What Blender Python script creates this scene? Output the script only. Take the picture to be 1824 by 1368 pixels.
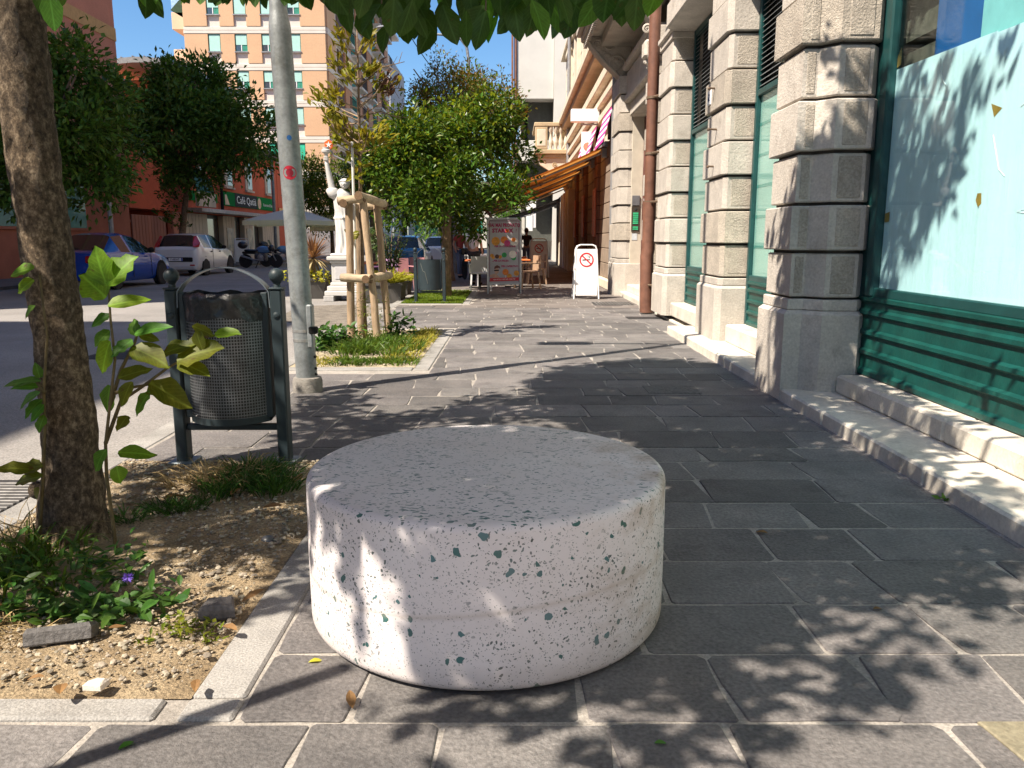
import bpy, bmesh, math, random
from mathutils import Vector, Matrix
R = random.Random(7)
SC = bpy.context.scene
COL = SC.collection
for _o in list(bpy.data.objects): bpy.data.objects.remove(_o)

# ------------------------------------------------------------------ camera
F_PX, PITCH, EYE, PCX, PCY = 1420.0, math.radians(10.26), 1.27, 911.0, 684.0
CT, ST = math.cos(PITCH), math.sin(PITCH)
cam_d = bpy.data.cameras.new('camera'); cam = bpy.data.objects.new('camera', cam_d); COL.objects.link(cam)
cam.location = (0, 0, EYE); cam.rotation_euler = (math.pi/2-PITCH, 0, 0)
cam_d.sensor_fit = 'HORIZONTAL'; cam_d.sensor_width = 36.0; cam_d.lens = 36.0*F_PX/1824.0
cam_d.shift_x = (912-PCX)/1824.0
cam_d.clip_start = 0.05; cam_d.clip_end = 1500
SC.camera = cam
# ------------------------------------------------------------------ sky, sun, exposure
SUN_EL = math.radians(52); SUN_XY = Vector((0.78, 0.602)).normalized()     # travel direction of the light over the ground
w = bpy.data.worlds.new('World'); SC.world = w; w.use_nodes = True
nt = w.node_tree; bg = nt.nodes['Background']
sky = nt.nodes.new('ShaderNodeTexSky'); sky.sky_type = 'NISHITA'; sky.sun_disc = False
sky.sun_elevation = SUN_EL; sky.sun_rotation = math.atan2(-SUN_XY.x, -SUN_XY.y)
sky.altitude = 50; sky.air_density = 1.0; sky.dust_density = 0.5; sky.ozone_density = 3.5
hs_ = nt.nodes.new('ShaderNodeHueSaturation'); hs_.inputs['Saturation'].default_value = 1.2; nt.links.new(sky.outputs[0], hs_.inputs['Color']); nt.links.new(hs_.outputs[0], bg.inputs[0]); bg.inputs[1].default_value = 0.082
sl = bpy.data.lights.new('sun', 'SUN'); sl.energy = 5.0; sl.angle = math.radians(0.5); sl.color = (1.0, 0.89, 0.75)
so = bpy.data.objects.new('sun', sl); COL.objects.link(so)
sd = Vector((SUN_XY.x*math.cos(SUN_EL), SUN_XY.y*math.cos(SUN_EL), -math.sin(SUN_EL)))
so.rotation_euler = sd.to_track_quat('-Z', 'Y').to_euler(); so.location = (-8, -8, 14)
SC.view_settings.view_transform = 'Standard'; SC.view_settings.look = 'None'
SC.view_settings.exposure = 1.12; SC.view_settings.gamma = 1.0; SC.view_settings.use_curve_mapping = False
SC.render.engine = 'CYCLES'
SC.cycles.use_denoising = True
SC.cycles.max_bounces = 8; SC.cycles.transparent_max_bounces = 12; SC.cycles.sample_clamp_indirect = 6
SC.cycles.caustics_reflective = True; SC.cycles.caustics_refractive = False

# ------------------------------------------------------------------ measuring from the photograph
def ray(px, py):
    x = (px-PCX)/F_PX; u = -(py-PCY)/F_PX
    return x, CT+u*ST, -ST+u*CT
def gp(px, py, Z=0.0):
    d = ray(px, py); t = (Z-EYE)/d[2]; return Vector((d[0]*t, d[1]*t, Z))
def yp(px, py, Y):
    d = ray(px, py); t = Y/d[1]; return Vector((d[0]*t, Y, EYE+d[2]*t))
def xp(px, py, X):
    d = ray(px, py); t = X/d[0]; return Vector((X, d[1]*t, EYE+d[2]*t))
def proj(p):
    z = p[2]-EYE; dep = p[1]*CT-z*ST; up = p[1]*ST+z*CT
    if dep < .05: return None
    return PCX+F_PX*p[0]/dep, PCY-F_PX*up/dep

# ------------------------------------------------------------------ materials
MATS = {}
def _n(nt, t, **k):
    n = nt.nodes.new(t)
    for a, b in k.items(): setattr(n, a, b)
    return n
def rgba(c): return (c[0], c[1], c[2], 1)
def mat(name, c, rough=.7, var=.25, scale=6.0, c2=None, fine=0.0, fscale=60., bump=0.0, bscale=40., metal=0.0, rnd=0.0, coat=0.0, spec=.5, trans=0.0, island=0.0, emit=None, huev=0.0, stretch=None, stain=None, stscale=2.0, stlo=.55, sthi=.7, veins=False, spots=None):
    """one procedural surface: two scales of colour noise, optional stain, bump, per-object / per-island variation"""
    if name in MATS: return MATS[name]
    m = bpy.data.materials.new(name); m.use_nodes = True; nt = m.node_tree; L = nt.links.new
    p = nt.nodes['Principled BSDF']; out = nt.nodes['Material Output']
    tc = _n(nt, 'ShaderNodeTexCoord'); co = tc.outputs['Object']
    if stretch:
        mp = _n(nt, 'ShaderNodeMapping'); mp.inputs['Scale'].default_value = stretch; L(co, mp.inputs[0]); co = mp.outputs[0]
    nz = _n(nt, 'ShaderNodeTexNoise'); nz.inputs['Scale'].default_value = scale; nz.inputs['Detail'].default_value = 5; nz.inputs['Roughness'].default_value = .62; L(co, nz.inputs['Vector'])
    rp = _n(nt, 'ShaderNodeValToRGB'); a = [max(0, v*(1-var)) for v in c]; b = c2 if c2 else [min(1, v*(1+var)) for v in c]
    if c2: a = c
    rp.color_ramp.elements[0].color = rgba(a); rp.color_ramp.elements[1].color = rgba(b); rp.color_ramp.elements[0].position = .33; rp.color_ramp.elements[1].position = .67
    L(nz.outputs[0], rp.inputs[0]); col = rp.outputs[0]
    def mixc(fac, c1, c2, mode='MIX'):
        mx = _n(nt, 'ShaderNodeMix', data_type='RGBA', blend_type=mode)
        if isinstance(fac, (int, float)): mx.inputs[0].default_value = fac
        else: L(fac, mx.inputs[0])
        for s, i in ((c1, 6), (c2, 7)):
            if isinstance(s, (tuple, list)): mx.inputs[i].default_value = rgba(s)
            else: L(s, mx.inputs[i])
        return mx.outputs[2]
    if stain:
        sn = _n(nt, 'ShaderNodeTexNoise'); sn.inputs['Scale'].default_value = stscale; sn.inputs['Detail'].default_value = 8; sn.inputs['Roughness'].default_value = .7; L(co, sn.inputs['Vector'])
        sr = _n(nt, 'ShaderNodeMapRange'); sr.inputs[1].default_value = stlo; sr.inputs[2].default_value = sthi; L(sn.outputs[0], sr.inputs[0])
        col = mixc(sr.outputs[0], col, stain)
    if fine > 0:
        fn = _n(nt, 'ShaderNodeTexNoise'); fn.inputs['Scale'].default_value = fscale; fn.inputs['Detail'].default_value = 3; L(co, fn.inputs['Vector'])
        fr = _n(nt, 'ShaderNodeMapRange'); fr.inputs[1].default_value = .3; fr.inputs[2].default_value = .7; fr.inputs[3].default_value = 1-fine; fr.inputs[4].default_value = 1+fine; L(fn.outputs[0], fr.inputs[0])
        cc = _n(nt, 'ShaderNodeCombineColor')
        for i in range(3): L(fr.outputs[0], cc.inputs[i])
        col = mixc(1.0, col, cc.outputs[0], 'MULTIPLY')
    if spots:                                              # (colour, scale, radius, share kept)
        vo = _n(nt, 'ShaderNodeTexVoronoi'); vo.inputs['Scale'].default_value = spots[1]; L(co, vo.inputs['Vector'])
        vs_ = _n(nt, 'ShaderNodeSeparateColor'); L(vo.outputs['Color'], vs_.inputs[0])
        v1 = _n(nt, 'ShaderNodeMath', operation='GREATER_THAN'); v1.inputs[1].default_value = 1-spots[3]; L(vs_.outputs[0], v1.inputs[0])
        v2 = _n(nt, 'ShaderNodeMapRange'); v2.inputs[1].default_value = spots[2]*.7; v2.inputs[2].default_value = spots[2]*1.2; v2.inputs[3].default_value = .75; v2.inputs[4].default_value = 0; L(vo.outputs['Distance'], v2.inputs[0])
        v3 = _n(nt, 'ShaderNodeMath', operation='MULTIPLY'); L(v1.outputs[0], v3.inputs[0]); L(v2.outputs[0], v3.inputs[1]); col = mixc(v3.outputs[0], col, spots[0])
    if veins:                                              # midrib, side veins and brown specks in leaf coordinates
        uvn = _n(nt, 'ShaderNodeUVMap'); us = _n(nt, 'ShaderNodeSeparateXYZ'); L(uvn.outputs[0], us.inputs[0])
        ab = _n(nt, 'ShaderNodeMath', operation='ABSOLUTE'); L(us.outputs[1], ab.inputs[0])
        mrb = _n(nt, 'ShaderNodeMapRange'); mrb.inputs[1].default_value = .03; mrb.inputs[2].default_value = .10; mrb.inputs[3].default_value = 1; mrb.inputs[4].default_value = 0; L(ab.outputs[0], mrb.inputs[0])
        sv = _n(nt, 'ShaderNodeMath', operation='MULTIPLY_ADD'); L(ab.outputs[0], sv.inputs[0]); sv.inputs[1].default_value = -.42; L(us.outputs[0], sv.inputs[2])
        sm = _n(nt, 'ShaderNodeMath', operation='MULTIPLY'); L(sv.outputs[0], sm.inputs[0]); sm.inputs[1].default_value = 50
        si = _n(nt, 'ShaderNodeMath', operation='SINE'); L(sm.outputs[0], si.inputs[0])
        sr_ = _n(nt, 'ShaderNodeMapRange'); sr_.inputs[1].default_value = .75; sr_.inputs[2].default_value = 1; sr_.inputs[4].default_value = .5; L(si.outputs[0], sr_.inputs[0])
        mxv = _n(nt, 'ShaderNodeMath', operation='MAXIMUM'); L(mrb.outputs[0], mxv.inputs[0]); L(sr_.outputs[0], mxv.inputs[1])
        fv = _n(nt, 'ShaderNodeMath', operation='MULTIPLY'); L(mxv.outputs[0], fv.inputs[0]); fv.inputs[1].default_value = .45
        col = mixc(fv.outputs[0], col, [min(1, v*2.6+.02) for v in c])
        bn_ = _n(nt, 'ShaderNodeTexNoise'); bn_.inputs['Scale'].default_value = 26; bn_.inputs['Detail'].default_value = 5; L(co, bn_.inputs['Vector'])
        br_ = _n(nt, 'ShaderNodeMapRange'); br_.inputs[1].default_value = .66; br_.inputs[2].default_value = .72; br_.inputs[4].default_value = .8; L(bn_.outputs[0], br_.inputs[0]); col = mixc(br_.outputs[0], col, (.09, .05, .015))
    if rnd or island or huev:
        src = _n(nt, 'ShaderNodeObjectInfo').outputs['Random'] if rnd or (huev and not island) else _n(nt, 'ShaderNodeNewGeometry').outputs['Random Per Island']
        hs = _n(nt, 'ShaderNodeHueSaturation'); k = rnd or island
        mr = _n(nt, 'ShaderNodeMapRange'); mr.inputs[3].default_value = 1-k; mr.inputs[4].default_value = 1+k; L(src, mr.inputs[0]); L(mr.outputs[0], hs.inputs['Value'])
        if huev:
            wn = _n(nt, 'ShaderNodeTexWhiteNoise', noise_dimensions='1D'); L(src, wn.inputs['W'])
            mh = _n(nt, 'ShaderNodeMapRange'); mh.inputs[3].default_value = .5-huev; mh.inputs[4].default_value = .5+huev; L(wn.outputs[0], mh.inputs[0]); L(mh.outputs[0], hs.inputs['Hue'])
        L(col, hs.inputs['Color']); col = hs.outputs[0]
    L(col, p.inputs['Base Color'])
    p.inputs['Roughness'].default_value = rough; p.inputs['Metallic'].default_value = metal
    p.inputs['Specular IOR Level'].default_value = spec; p.inputs['Coat Weight'].default_value = coat; p.inputs['Coat Roughness'].default_value = .04
    if bump:
        bn = _n(nt, 'ShaderNodeTexNoise'); bn.inputs['Scale'].default_value = bscale; bn.inputs['Detail'].default_value = 6; bn.inputs['Roughness'].default_value = .65; L(co, bn.inputs['Vector'])
        bp = _n(nt, 'ShaderNodeBump'); bp.inputs['Strength'].default_value = min(1, bump); bp.inputs['Distance'].default_value = .02*max(1, bump); L(bn.outputs[0], bp.inputs['Height']); L(bp.outputs[0], p.inputs['Normal'])
    if emit: p.inputs['Emission Color'].default_value = rgba(emit); p.inputs['Emission Strength'].default_value = 1
    if trans:
        tl = _n(nt, 'ShaderNodeBsdfTranslucent'); ms = _n(nt, 'ShaderNodeMixShader'); ms.inputs[0].default_value = trans
        tcx = mixc(1.0, col, (1.5, 1.45, .7), 'MULTIPLY'); L(tcx, tl.inputs[0])
        L(p.outputs[0], ms.inputs[1]); L(tl.outputs[0], ms.inputs[2]); L(ms.outputs[0], out.inputs[0])
    MATS[name] = m; return m
def glass(name, tint=(.9, 1, .98), refl=1.0, rough=.02):
    if name in MATS: return MATS[name]
    m = bpy.data.materials.new(name); m.use_nodes = True; nt = m.node_tree; L = nt.links.new
    nt.nodes.remove(nt.nodes['Principled BSDF']); out = nt.nodes['Material Output']
    t = _n(nt, 'ShaderNodeBsdfTransparent'); t.inputs[0].default_value = rgba(tint)
    g = _n(nt, 'ShaderNodeBsdfGlossy'); g.inputs['Roughness'].default_value = rough
    lw = _n(nt, 'ShaderNodeLayerWeight'); pw = _n(nt, 'ShaderNodeMath', operation='POWER'); pw.inputs[1].default_value = 5; L(lw.outputs['Facing'], pw.inputs[0])
    mu = _n(nt, 'ShaderNodeMath', operation='MULTIPLY_ADD'); mu.inputs[1].default_value = .9*refl; mu.inputs[2].default_value = .035*refl; L(pw.outputs[0], mu.inputs[0])
    ms = _n(nt, 'ShaderNodeMixShader'); L(mu.outputs[0], ms.inputs[0]); L(t.outputs[0], ms.inputs[1]); L(g.outputs[0], ms.inputs[2]); L(ms.outputs[0], out.inputs[0])
    MATS[name] = m; return m

# ------------------------------------------------------------------ mesh builder
class B:
    def __init__(s): s.v = []; s.f = []; s.uv = {}
    def add(s, vs, fs):
        o = len(s.v); s.v += [tuple(v) for v in vs]; s.f += [tuple(i+o for i in f) for f in fs]; return s
    def box(s, x0, x1, y0, y1, z0, z1, b=0.0):
        if x0 > x1: x0, x1 = x1, x0
        if y0 > y1: y0, y1 = y1, y0
        if z0 > z1: z0, z1 = z1, z0
        b = min(b, (x1-x0)*.45, (y1-y0)*.45, (z1-z0)*.45)
        if b <= 0:
            return s.add([(x, y, z) for z in (z0, z1) for y in (y0, y1) for x in (x0, x1)], [(0, 2, 3, 1), (4, 5, 7, 6), (0, 1, 5, 4), (1, 3, 7, 5), (3, 2, 6, 7), (2, 0, 4, 6)])
        return s.prism([(x0+b, y0), (x1-b, y0), (x1, y0+b), (x1, y1-b), (x1-b, y1), (x0+b, y1), (x0, y1-b), (x0, y0+b)], z0, z1, b)
    def prism(s, poly, z0, z1, b=0.0, b0=None, top=None, M=None):
        """plan polygon (counter-clockwise) raised from z0 to z1 with chamfered rims"""
        n = len(poly); b0 = b if b0 is None else b0
        def inset(d):
            if not d: return list(poly)
            r = []
            for i in range(n):
                a, c, e = Vector(poly[i-1]), Vector(poly[i]), Vector(poly[(i+1) % n])
                d1 = (c-a).normalized(); d2 = (e-c).normalized(); n1 = Vector((-d1.y, d1.x)); n2 = Vector((-d2.y, d2.x))
                m = n1+n2; k = d/max(.4, m.dot(n1)) if m.length > 1e-6 else 0
                r.append((c.x+m.x*k, c.y+m.y*k))
            return r
        rings = []
        if b0: rings.append((inset(b0), z0))
        rings.append((poly, z0+b0)); rings.append((poly, z1-b))
        if b: rings.append((inset(b), z1))
        vs = [(p[0], p[1], z) for r, z in rings for p in r]
        if M is not None: vs = [tuple(M @ Vector(v)) for v in vs]
        fs = [tuple(reversed(range(n)))] + [(k*n+i, k*n+(i+1) % n, (k+1)*n+(i+1) % n, (k+1)*n+i) for k in range(len(rings)-1) for i in range(n)] + [tuple((len(rings)-1)*n+i for i in range(n))]
        return s.add(vs, fs)
    def bar(s, a, c, wd, h=None, up=(0, 0, 1)):
        """rectangular bar from a to c"""
        a, c = Vector(a), Vector(c); h = h or wd; d = (c-a).normalized(); u = Vector(up)
        if abs(d.dot(u)) > .95: u = Vector((0, 1, 0))
        x = d.cross(u).normalized(); y = x.cross(d).normalized()
        q = [(-1, -1), (1, -1), (1, 1), (-1, 1)]
        return s.add([p+x*i*wd/2+y*j*h/2 for p in (a, c) for i, j in q], [(0, 1, 2, 3), (7, 6, 5, 4)]+[(i, i+4, (i+1) % 4+4, (i+1) % 4) for i in range(4)])
    def tube(s, pts, rad, n=8, caps=True):
        pts = [Vector(p) for p in pts]; m = len(pts); rr = rad if isinstance(rad, (list, tuple)) else [rad]*m
        ref = Vector((0.13, .21, 1)).normalized(); rings = []
        for i in range(m):
            d = (pts[min(m-1, i+1)]-pts[max(0, i-1)]).normalized()
            if abs(d.dot(ref)) > .96: u = d.cross(Vector((1, 0, 0))).normalized() if i == 0 or not rings else (pu-d*pu.dot(d)).normalized()
            else: u = d.cross(ref).normalized() if i == 0 else (pu-d*pu.dot(d)).normalized()
            pu = u; v2 = d.cross(u)
            rings.append([pts[i]+(u*math.cos(2*math.pi*k/n)+v2*math.sin(2*math.pi*k/n))*rr[i] for k in range(n)])
        fs = [(i*n+k, i*n+(k+1) % n, (i+1)*n+(k+1) % n, (i+1)*n+k) for i in range(m-1) for k in range(n)]
        if caps: fs += [tuple(reversed(range(n))), tuple((m-1)*n+k for k in range(n))]
        return s.add([p for r in rings for p in r], fs)
    def lathe(s, prof, c=(0, 0, 0), n=24, M=None):
        c = Vector(c); vs = []; m = len(prof)
        for r, z in prof:
            for k in range(n):
                a = 2*math.pi*k/n; p = Vector((r*math.cos(a), r*math.sin(a), z))
                vs.append((M @ p if M is not None else p)+c)
        fs = [(i*n+k, i*n+(k+1) % n, (i+1)*n+(k+1) % n, (i+1)*n+k) for i in range(m-1) for k in range(n)]
        if prof[0][0] > 1e-5: fs.append(tuple(reversed(range(n))))
        if prof[-1][0] > 1e-5: fs.append(tuple((m-1)*n+k for k in range(n)))
        return s.add(vs, fs)
    def ball(s, c, r, n=12, m=8, sc=(1, 1, 1)):
        M = Matrix.Diagonal((sc[0], sc[1], sc[2]))
        return s.lathe([(max(1e-6, r*math.sin(math.pi*i/m)), -r*math.cos(math.pi*i/m)) for i in range(m+1)], c, n, M)
    def quad(s, a, b, c, d): return s.add([a, b, c, d], [(0, 1, 2, 3)])
    def strip(s, pts, wv, th=None):
        """flat ribbon along pts, wv = width vector, th = thickness"""
        pts = [Vector(p) for p in pts]; wv = Vector(wv)/2; n = len(pts); vs = []
        for i in range(n):
            d = (pts[min(n-1, i+1)]-pts[max(0, i-1)]).normalized(); nn = d.cross(wv).normalized()*(th or .004)/2
            vs += [pts[i]-wv-nn, pts[i]+wv-nn, pts[i]+wv+nn, pts[i]-wv+nn]
        fs = [(0, 1, 2, 3), tuple((n-1)*4+k for k in (3, 2, 1, 0))]+[(i*4+k, i*4+4+k, i*4+4+(k+1) % 4, i*4+(k+1) % 4) for i in range(n-1) for k in range(4)]
        return s.add(vs, fs)
    def leaf(s, p, d, nrm, L, W, fold=.25, droop=.15, detail=True):
        """one leaf from its stalk p along d; nrm is the upper side"""
        p = Vector(p); d = Vector(d).normalized(); nrm = Vector(nrm); sd_ = d.cross(nrm)
        if sd_.length < 1e-4: sd_ = d.cross(Vector((.3, .8, .1)))
        sd_.normalize(); nn = sd_.cross(d)
        def q(t, w_): return p+d*L*t+sd_*w_*W*.5+nn*(abs(w_)*fold*W*.5-droop*L*t*t)
        if not detail:
            return s.add([q(0, 0), q(.45, 1), q(1, 0), q(.45, -1)], [(0, 1, 2), (0, 2, 3)])
        rows = [(.18, .55), (.45, 1.0), (.72, .8), (.9, .38)]
        vs = [q(0, 0)]
        for t, ww in rows: vs += [q(t, -ww), q(t, 0), q(t, ww)]
        vs.append(q(1, 0)); fs = [(0, 2, 1), (0, 3, 2)]
        for i in range(3):
            o = 1+i*3; fs += [(o, o+1, o+4, o+3), (o+1, o+2, o+5, o+4)]
        o = 10; fs += [(o, o+1, 13), (o+1, o+2, 13)]
        o = len(s.v); s.uv[o] = (0, 0); s.uv[o+13] = (1, 0)
        for i, (t, ww) in enumerate(rows):
            for k in range(3): s.uv[o+1+i*3+k] = (t, (k-1)*ww)
        return s.add(vs, fs)
OFF = {}
def mesh_of(b, name, m, smooth=False, off=None):
    me = bpy.data.meshes.new(name)
    used = sorted({i for f in b.f for i in f})
    if len(used) < len(b.v):
        ix = {u: i for i, u in enumerate(used)}; c = B(); c.v = [b.v[u] for u in used]; c.f = [tuple(ix[i] for i in f) for f in b.f]; b = c
    vs = b.v if off is None else [(v[0]-off[0], v[1]-off[1], v[2]-off[2]) for v in b.v]
    me.from_pydata(vs, [], b.f); me.update()
    if b.uv:
        ul = me.uv_layers.new(name='leaf').data
        for lp_ in me.loops: ul[lp_.index].uv = b.uv.get(lp_.vertex_index, (0, 0))
    for x in (m if isinstance(m, (list, tuple)) else [m]): me.materials.append(x)
    if smooth:
        for p in me.polygons: p.use_smooth = True
        if smooth is not True:
            try: me.set_sharp_from_angle(angle=math.radians(smooth))
            except Exception: pass
    return me
def part(name, b, m, parent, smooth=False, label=None, kind=None):
    off = OFF.get(parent.name) if parent else None
    o = bpy.data.objects.new(name, mesh_of(b, name, m, smooth, off)); COL.objects.link(o)
    if parent:
        o.parent = parent
        if off is not None: OFF[o.name] = off
    if label: o['label'] = label
    if kind: o['kind'] = kind
    return o
def tag(o, label, cat=None, group=None, kind=None):
    o['label'] = label
    if cat: o['category'] = cat
    if group: o['group'] = group
    if kind: o['kind'] = kind
    return o
def thing(name, label, cat, loc=(0, 0, 0), rz=0, group=None, world=False, kind=None):
    """an Empty at the thing's base; with world=True its parts are given in scene coordinates"""
    o = bpy.data.objects.new(name, None); COL.objects.link(o); o.location = loc; o.rotation_euler = (0, 0, rz); o.empty_display_size = .2
    if world: OFF[o.name] = tuple(loc)
    return tag(o, label, cat, group, kind)
def single(name, b, m, label, cat=None, group=None, smooth=False, kind=None, loc=None):
    """a thing that is one mesh; its origin sits at loc"""
    o = bpy.data.objects.new(name, mesh_of(b, name, m, smooth, loc)); COL.objects.link(o)
    if loc: o.location = loc
    return tag(o, label, cat, group, kind)
def dup(root, loc, rz=0.0, label=None, sc=None):
    c = root.copy(); COL.objects.link(c); c.location = loc; c.rotation_euler = (0, 0, rz)
    if sc: c.scale = (sc, sc, sc)
    if label: c['label'] = label
    for ch in root.children:
        d = ch.copy(); COL.objects.link(d); d.parent = c
        for g in ch.children:
            e = g.copy(); COL.objects.link(e); e.parent = d
    return c
def text_mesh(name, txt, size, m, parent, M, label=None, ext=.002, sx=1.0, bold=0.0, align='CENTER'):
    cu = bpy.data.curves.new(name, 'FONT'); cu.body = txt; cu.size = size; cu.extrude = ext; cu.align_x = align; cu.align_y = 'CENTER'; cu.offset = bold; cu.resolution_u = 2
    t = bpy.data.objects.new('tmp', cu); COL.objects.link(t); bpy.context.view_layer.update()
    me = bpy.data.meshes.new_from_object(t.evaluated_get(bpy.context.evaluated_depsgraph_get())); bpy.data.objects.remove(t)
    me.name = name; me.materials.clear(); me.materials.append(m)
    off = OFF.get(parent.name)
    T = Matrix.Translation(Vector((-off[0], -off[1], -off[2]))) if off else Matrix.Identity(4)
    me.transform(T @ M @ Matrix.Diagonal((sx, 1, 1, 1)))
    o = bpy.data.objects.new(name, me); COL.objects.link(o); o.parent = parent
    return o
def frame(origin, ex, ey):
    ex = Vector(ex).normalized(); ey = Vector(ey).normalized(); ez = ex.cross(ey)
    M = Matrix((ex, ey, ez)).transposed().to_4x4(); M.translation = Vector(origin); return M
# ================================================================== GROUND
M_ASPH = mat('asphalt', (.235, .222, .21), rough=.9, var=.14, scale=.7, fine=.35, fscale=90, bump=.35, bscale=130, stain=(.17, .16, .15), stscale=.6, stlo=.6, sthi=.75)
M_MORT = mat('mortar', (.31, .285, .255), rough=.95, var=.2, scale=5, fine=.25, fscale=120, bump=.4, bscale=90, stain=(.20, .18, .16), stscale=1.4, stlo=.55, sthi=.72)
M_PAVE = mat('porphyry', (.108, .102, .101), rough=.75, var=.28, scale=2.6, c2=(.165, .153, .147), fine=.30, fscale=75, bump=.55, bscale=55, rnd=.30, huev=.018, stain=(.080, .074, .074), stscale=3.2, stlo=.52, sthi=.7, spots=((.05, .047, .045), 3.6, .10, .22))
M_KERB = mat('kerb_granite', (.27, .26, .245), rough=.85, var=.2, scale=3, fine=.3, fscale=160, bump=.35, bscale=120, rnd=.08, stain=(.14, .13, .12), stscale=2.2, stlo=.55, sthi=.72)
def sheet(x0, x1, y0, y1, z): return B().quad((x0, y0, z), (x1, y0, z), (x1, y1, z), (x0, y1, z))
road = single('road', sheet(-500, 500, -300, 900, -.06), M_ASPH, 'grey asphalt road running past the parked cars', kind='structure')
pavement = single('pavement', B().box(-2.26, 2.9, -6, 75, -.2, -.0045), M_MORT, 'brown stone slab pavement with pale mortar joints', kind='structure')
BEDS = [(-2.3, -.735, 1.925, 4.5), (-2.3, -.80, 7.72, 11.45), (-2.3, -.83, 16.0, 20.4)]
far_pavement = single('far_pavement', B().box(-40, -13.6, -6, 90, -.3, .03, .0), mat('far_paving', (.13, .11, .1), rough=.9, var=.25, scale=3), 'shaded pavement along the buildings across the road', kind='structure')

ys = [.55, .9, 1.24, 1.585, 1.935, 2.294, 2.644, 3.03, 3.40, 3.75, 4.13, 4.485, 4.80, 5.22, 5.68, 6.1]
while ys[-1] < 64: ys.append(ys[-1]+R.uniform(.34, .43))
stones = []
for i in range(len(ys)-1):
    y0, y1 = ys[i], ys[i+1]; xr = 2.14 if y0 < 10.9 else 2.5
    x = -2.235-R.uniform(0, .4)
    jit = .010 if y0 < 12 else .006
    while x < xr-.02:
        ln = R.choice((.34, .42, .5, .55, .6, .66))*R.uniform(.92, 1.08)*(1 if y0 < 30 else 2.2)
        x0, x1 = max(x, -2.235), min(x+ln, xr)
        if xr-x1 < .16: x1 = xr
        x = x1 if x1 == xr else x+ln
        cx = (x0+x1)/2
        segs = [(x0, x1)]
        for bx0, bx1, by0, by1 in BEDS:
            if y1 > by0+.03 and y0 < by1-.03:
                n2 = []
                for a, b in segs:
                    if b <= bx1+.02: continue
                    n2.append((max(a, bx1), b))
                segs = n2
        for a, b in segs:
            if b-a > .07: stones.append((a, b, y0, y1))
def stone_geo(b_, s, jit):
    a, b, y0, y1 = s; g = R.uniform(.004, .0095) if y0 < 14 else .006
    sk = R.uniform(-.02, .02)
    c = [(a+g+sk, y0+g), (b-g+sk, y0+g), (b-g-sk, y1-g), (a+g-sk, y1-g)]
    if a <= -2.23 or any(abs(a-q[1]) < .01 for q in BEDS): c[0] = (a+.003, y0+g); c[3] = (a+.003, y1-g)
    if b >= 2.13 and b in (2.14, 2.5): c[1] = (b, y0+g); c[2] = (b, y1-g)
    pl = []
    for k in range(4):
        p, q, r = Vector(c[k-1]), Vector(c[k]), Vector(c[(k+1) % 4]); rr = R.uniform(.006, .022)
        u, v = (p-q).normalized(), (r-q).normalized()
        pl += [tuple(q+u*rr), tuple(q+v*rr)]
        mid = q.lerp(r, R.uniform(.4, .6)); nn = Vector((-(r-q).y, (r-q).x)).normalized(); pl.append(tuple(mid+nn*R.uniform(-jit, jit)*.7))
    return pl
stuff_b = B()
STN = 0
for s in sorted(stones, key=lambda s: s[2]):
    near = s[2] < 12
    pl = stone_geo(None, s, .010 if near else .004); zt = R.uniform(-.003, .0025)
    if s[2] >= 1.2 and STN < 298:
        STN += 1; b = B().prism(pl, -.03, zt, .003, 0)
        tx, ty = R.uniform(-.006, .006), R.uniform(-.006, .006); mx, my = (s[0]+s[1])/2, (s[2]+s[3])/2
        b.v = [(v[0], v[1], v[2]+((v[0]-mx)*tx+(v[1]-my)*ty if v[2] > -.02 else 0)) for v in b.v]
        part('paving_stone', b, M_PAVE, pavement)
    else: stuff_b.prism(pl, -.03, zt, .004, 0)
M_PAVE2 = mat('porphyry_far', (.125, .108, .100), rough=.75, var=.28, scale=2.6, c2=(.175, .157, .143), fine=.25, fscale=75, bump=.4, bscale=55, island=.2)
part('paving_stones', stuff_b, M_PAVE2, pavement, kind='stuff')

# kerb to the road and the stone rims of the tree beds
kerb = single('kerb', B().box(-2.43, -2.25, -6, 75, -.3, -.014), M_MORT, 'pale granite kerb between pavement and road', kind='structure')
y = .4
while y < 60:
    ln = R.uniform(.85, 1.1)*(1 if y < 25 else 3)
    part('kerb_stone', B().box(-2.425+R.uniform(-.004, .004), -2.255, y+.006, y+ln-.006, -.2, R.uniform(-.004, .004), .012), M_KERB, kerb); y += ln
def rim(pieces):
    for x0, x1, y0, y1 in pieces:
        along_y = (y1-y0) > (x1-x0); n = max(1, round(max(x1-x0, y1-y0)/.9)); 
        for i in range(n):
            if along_y: a, b = y0+(y1-y0)*i/n, y0+(y1-y0)*(i+1)/n; q = (x0+.004, x1-.004, a+.004, b-.004)
            else: a, b = x0+(x1-x0)*i/n, x0+(x1-x0)*(i+1)/n; q = (a+.004, b-.004, y0+.004, y1-.004)
            part('rim_stone', B().box(*q, -.1, .006+R.uniform(-.002, .003), .008), M_KERB, pavement)
rim([(-.905, -.745, 2.05, 4.5), (-2.25, -.96, 1.94, 2.045)])
rim([(-.745-.16, -.745, 1.94, 2.045)])
rim([(-.975, -.815, 7.78, 11.4), (-2.25, -.98, 7.76, 7.93), (-2.25, -.98, 11.31, 11.42)])
rim([(-.98, -.84, 16.1, 20.3), (-2.25, -.99, 15.98, 16.1)])

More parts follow.
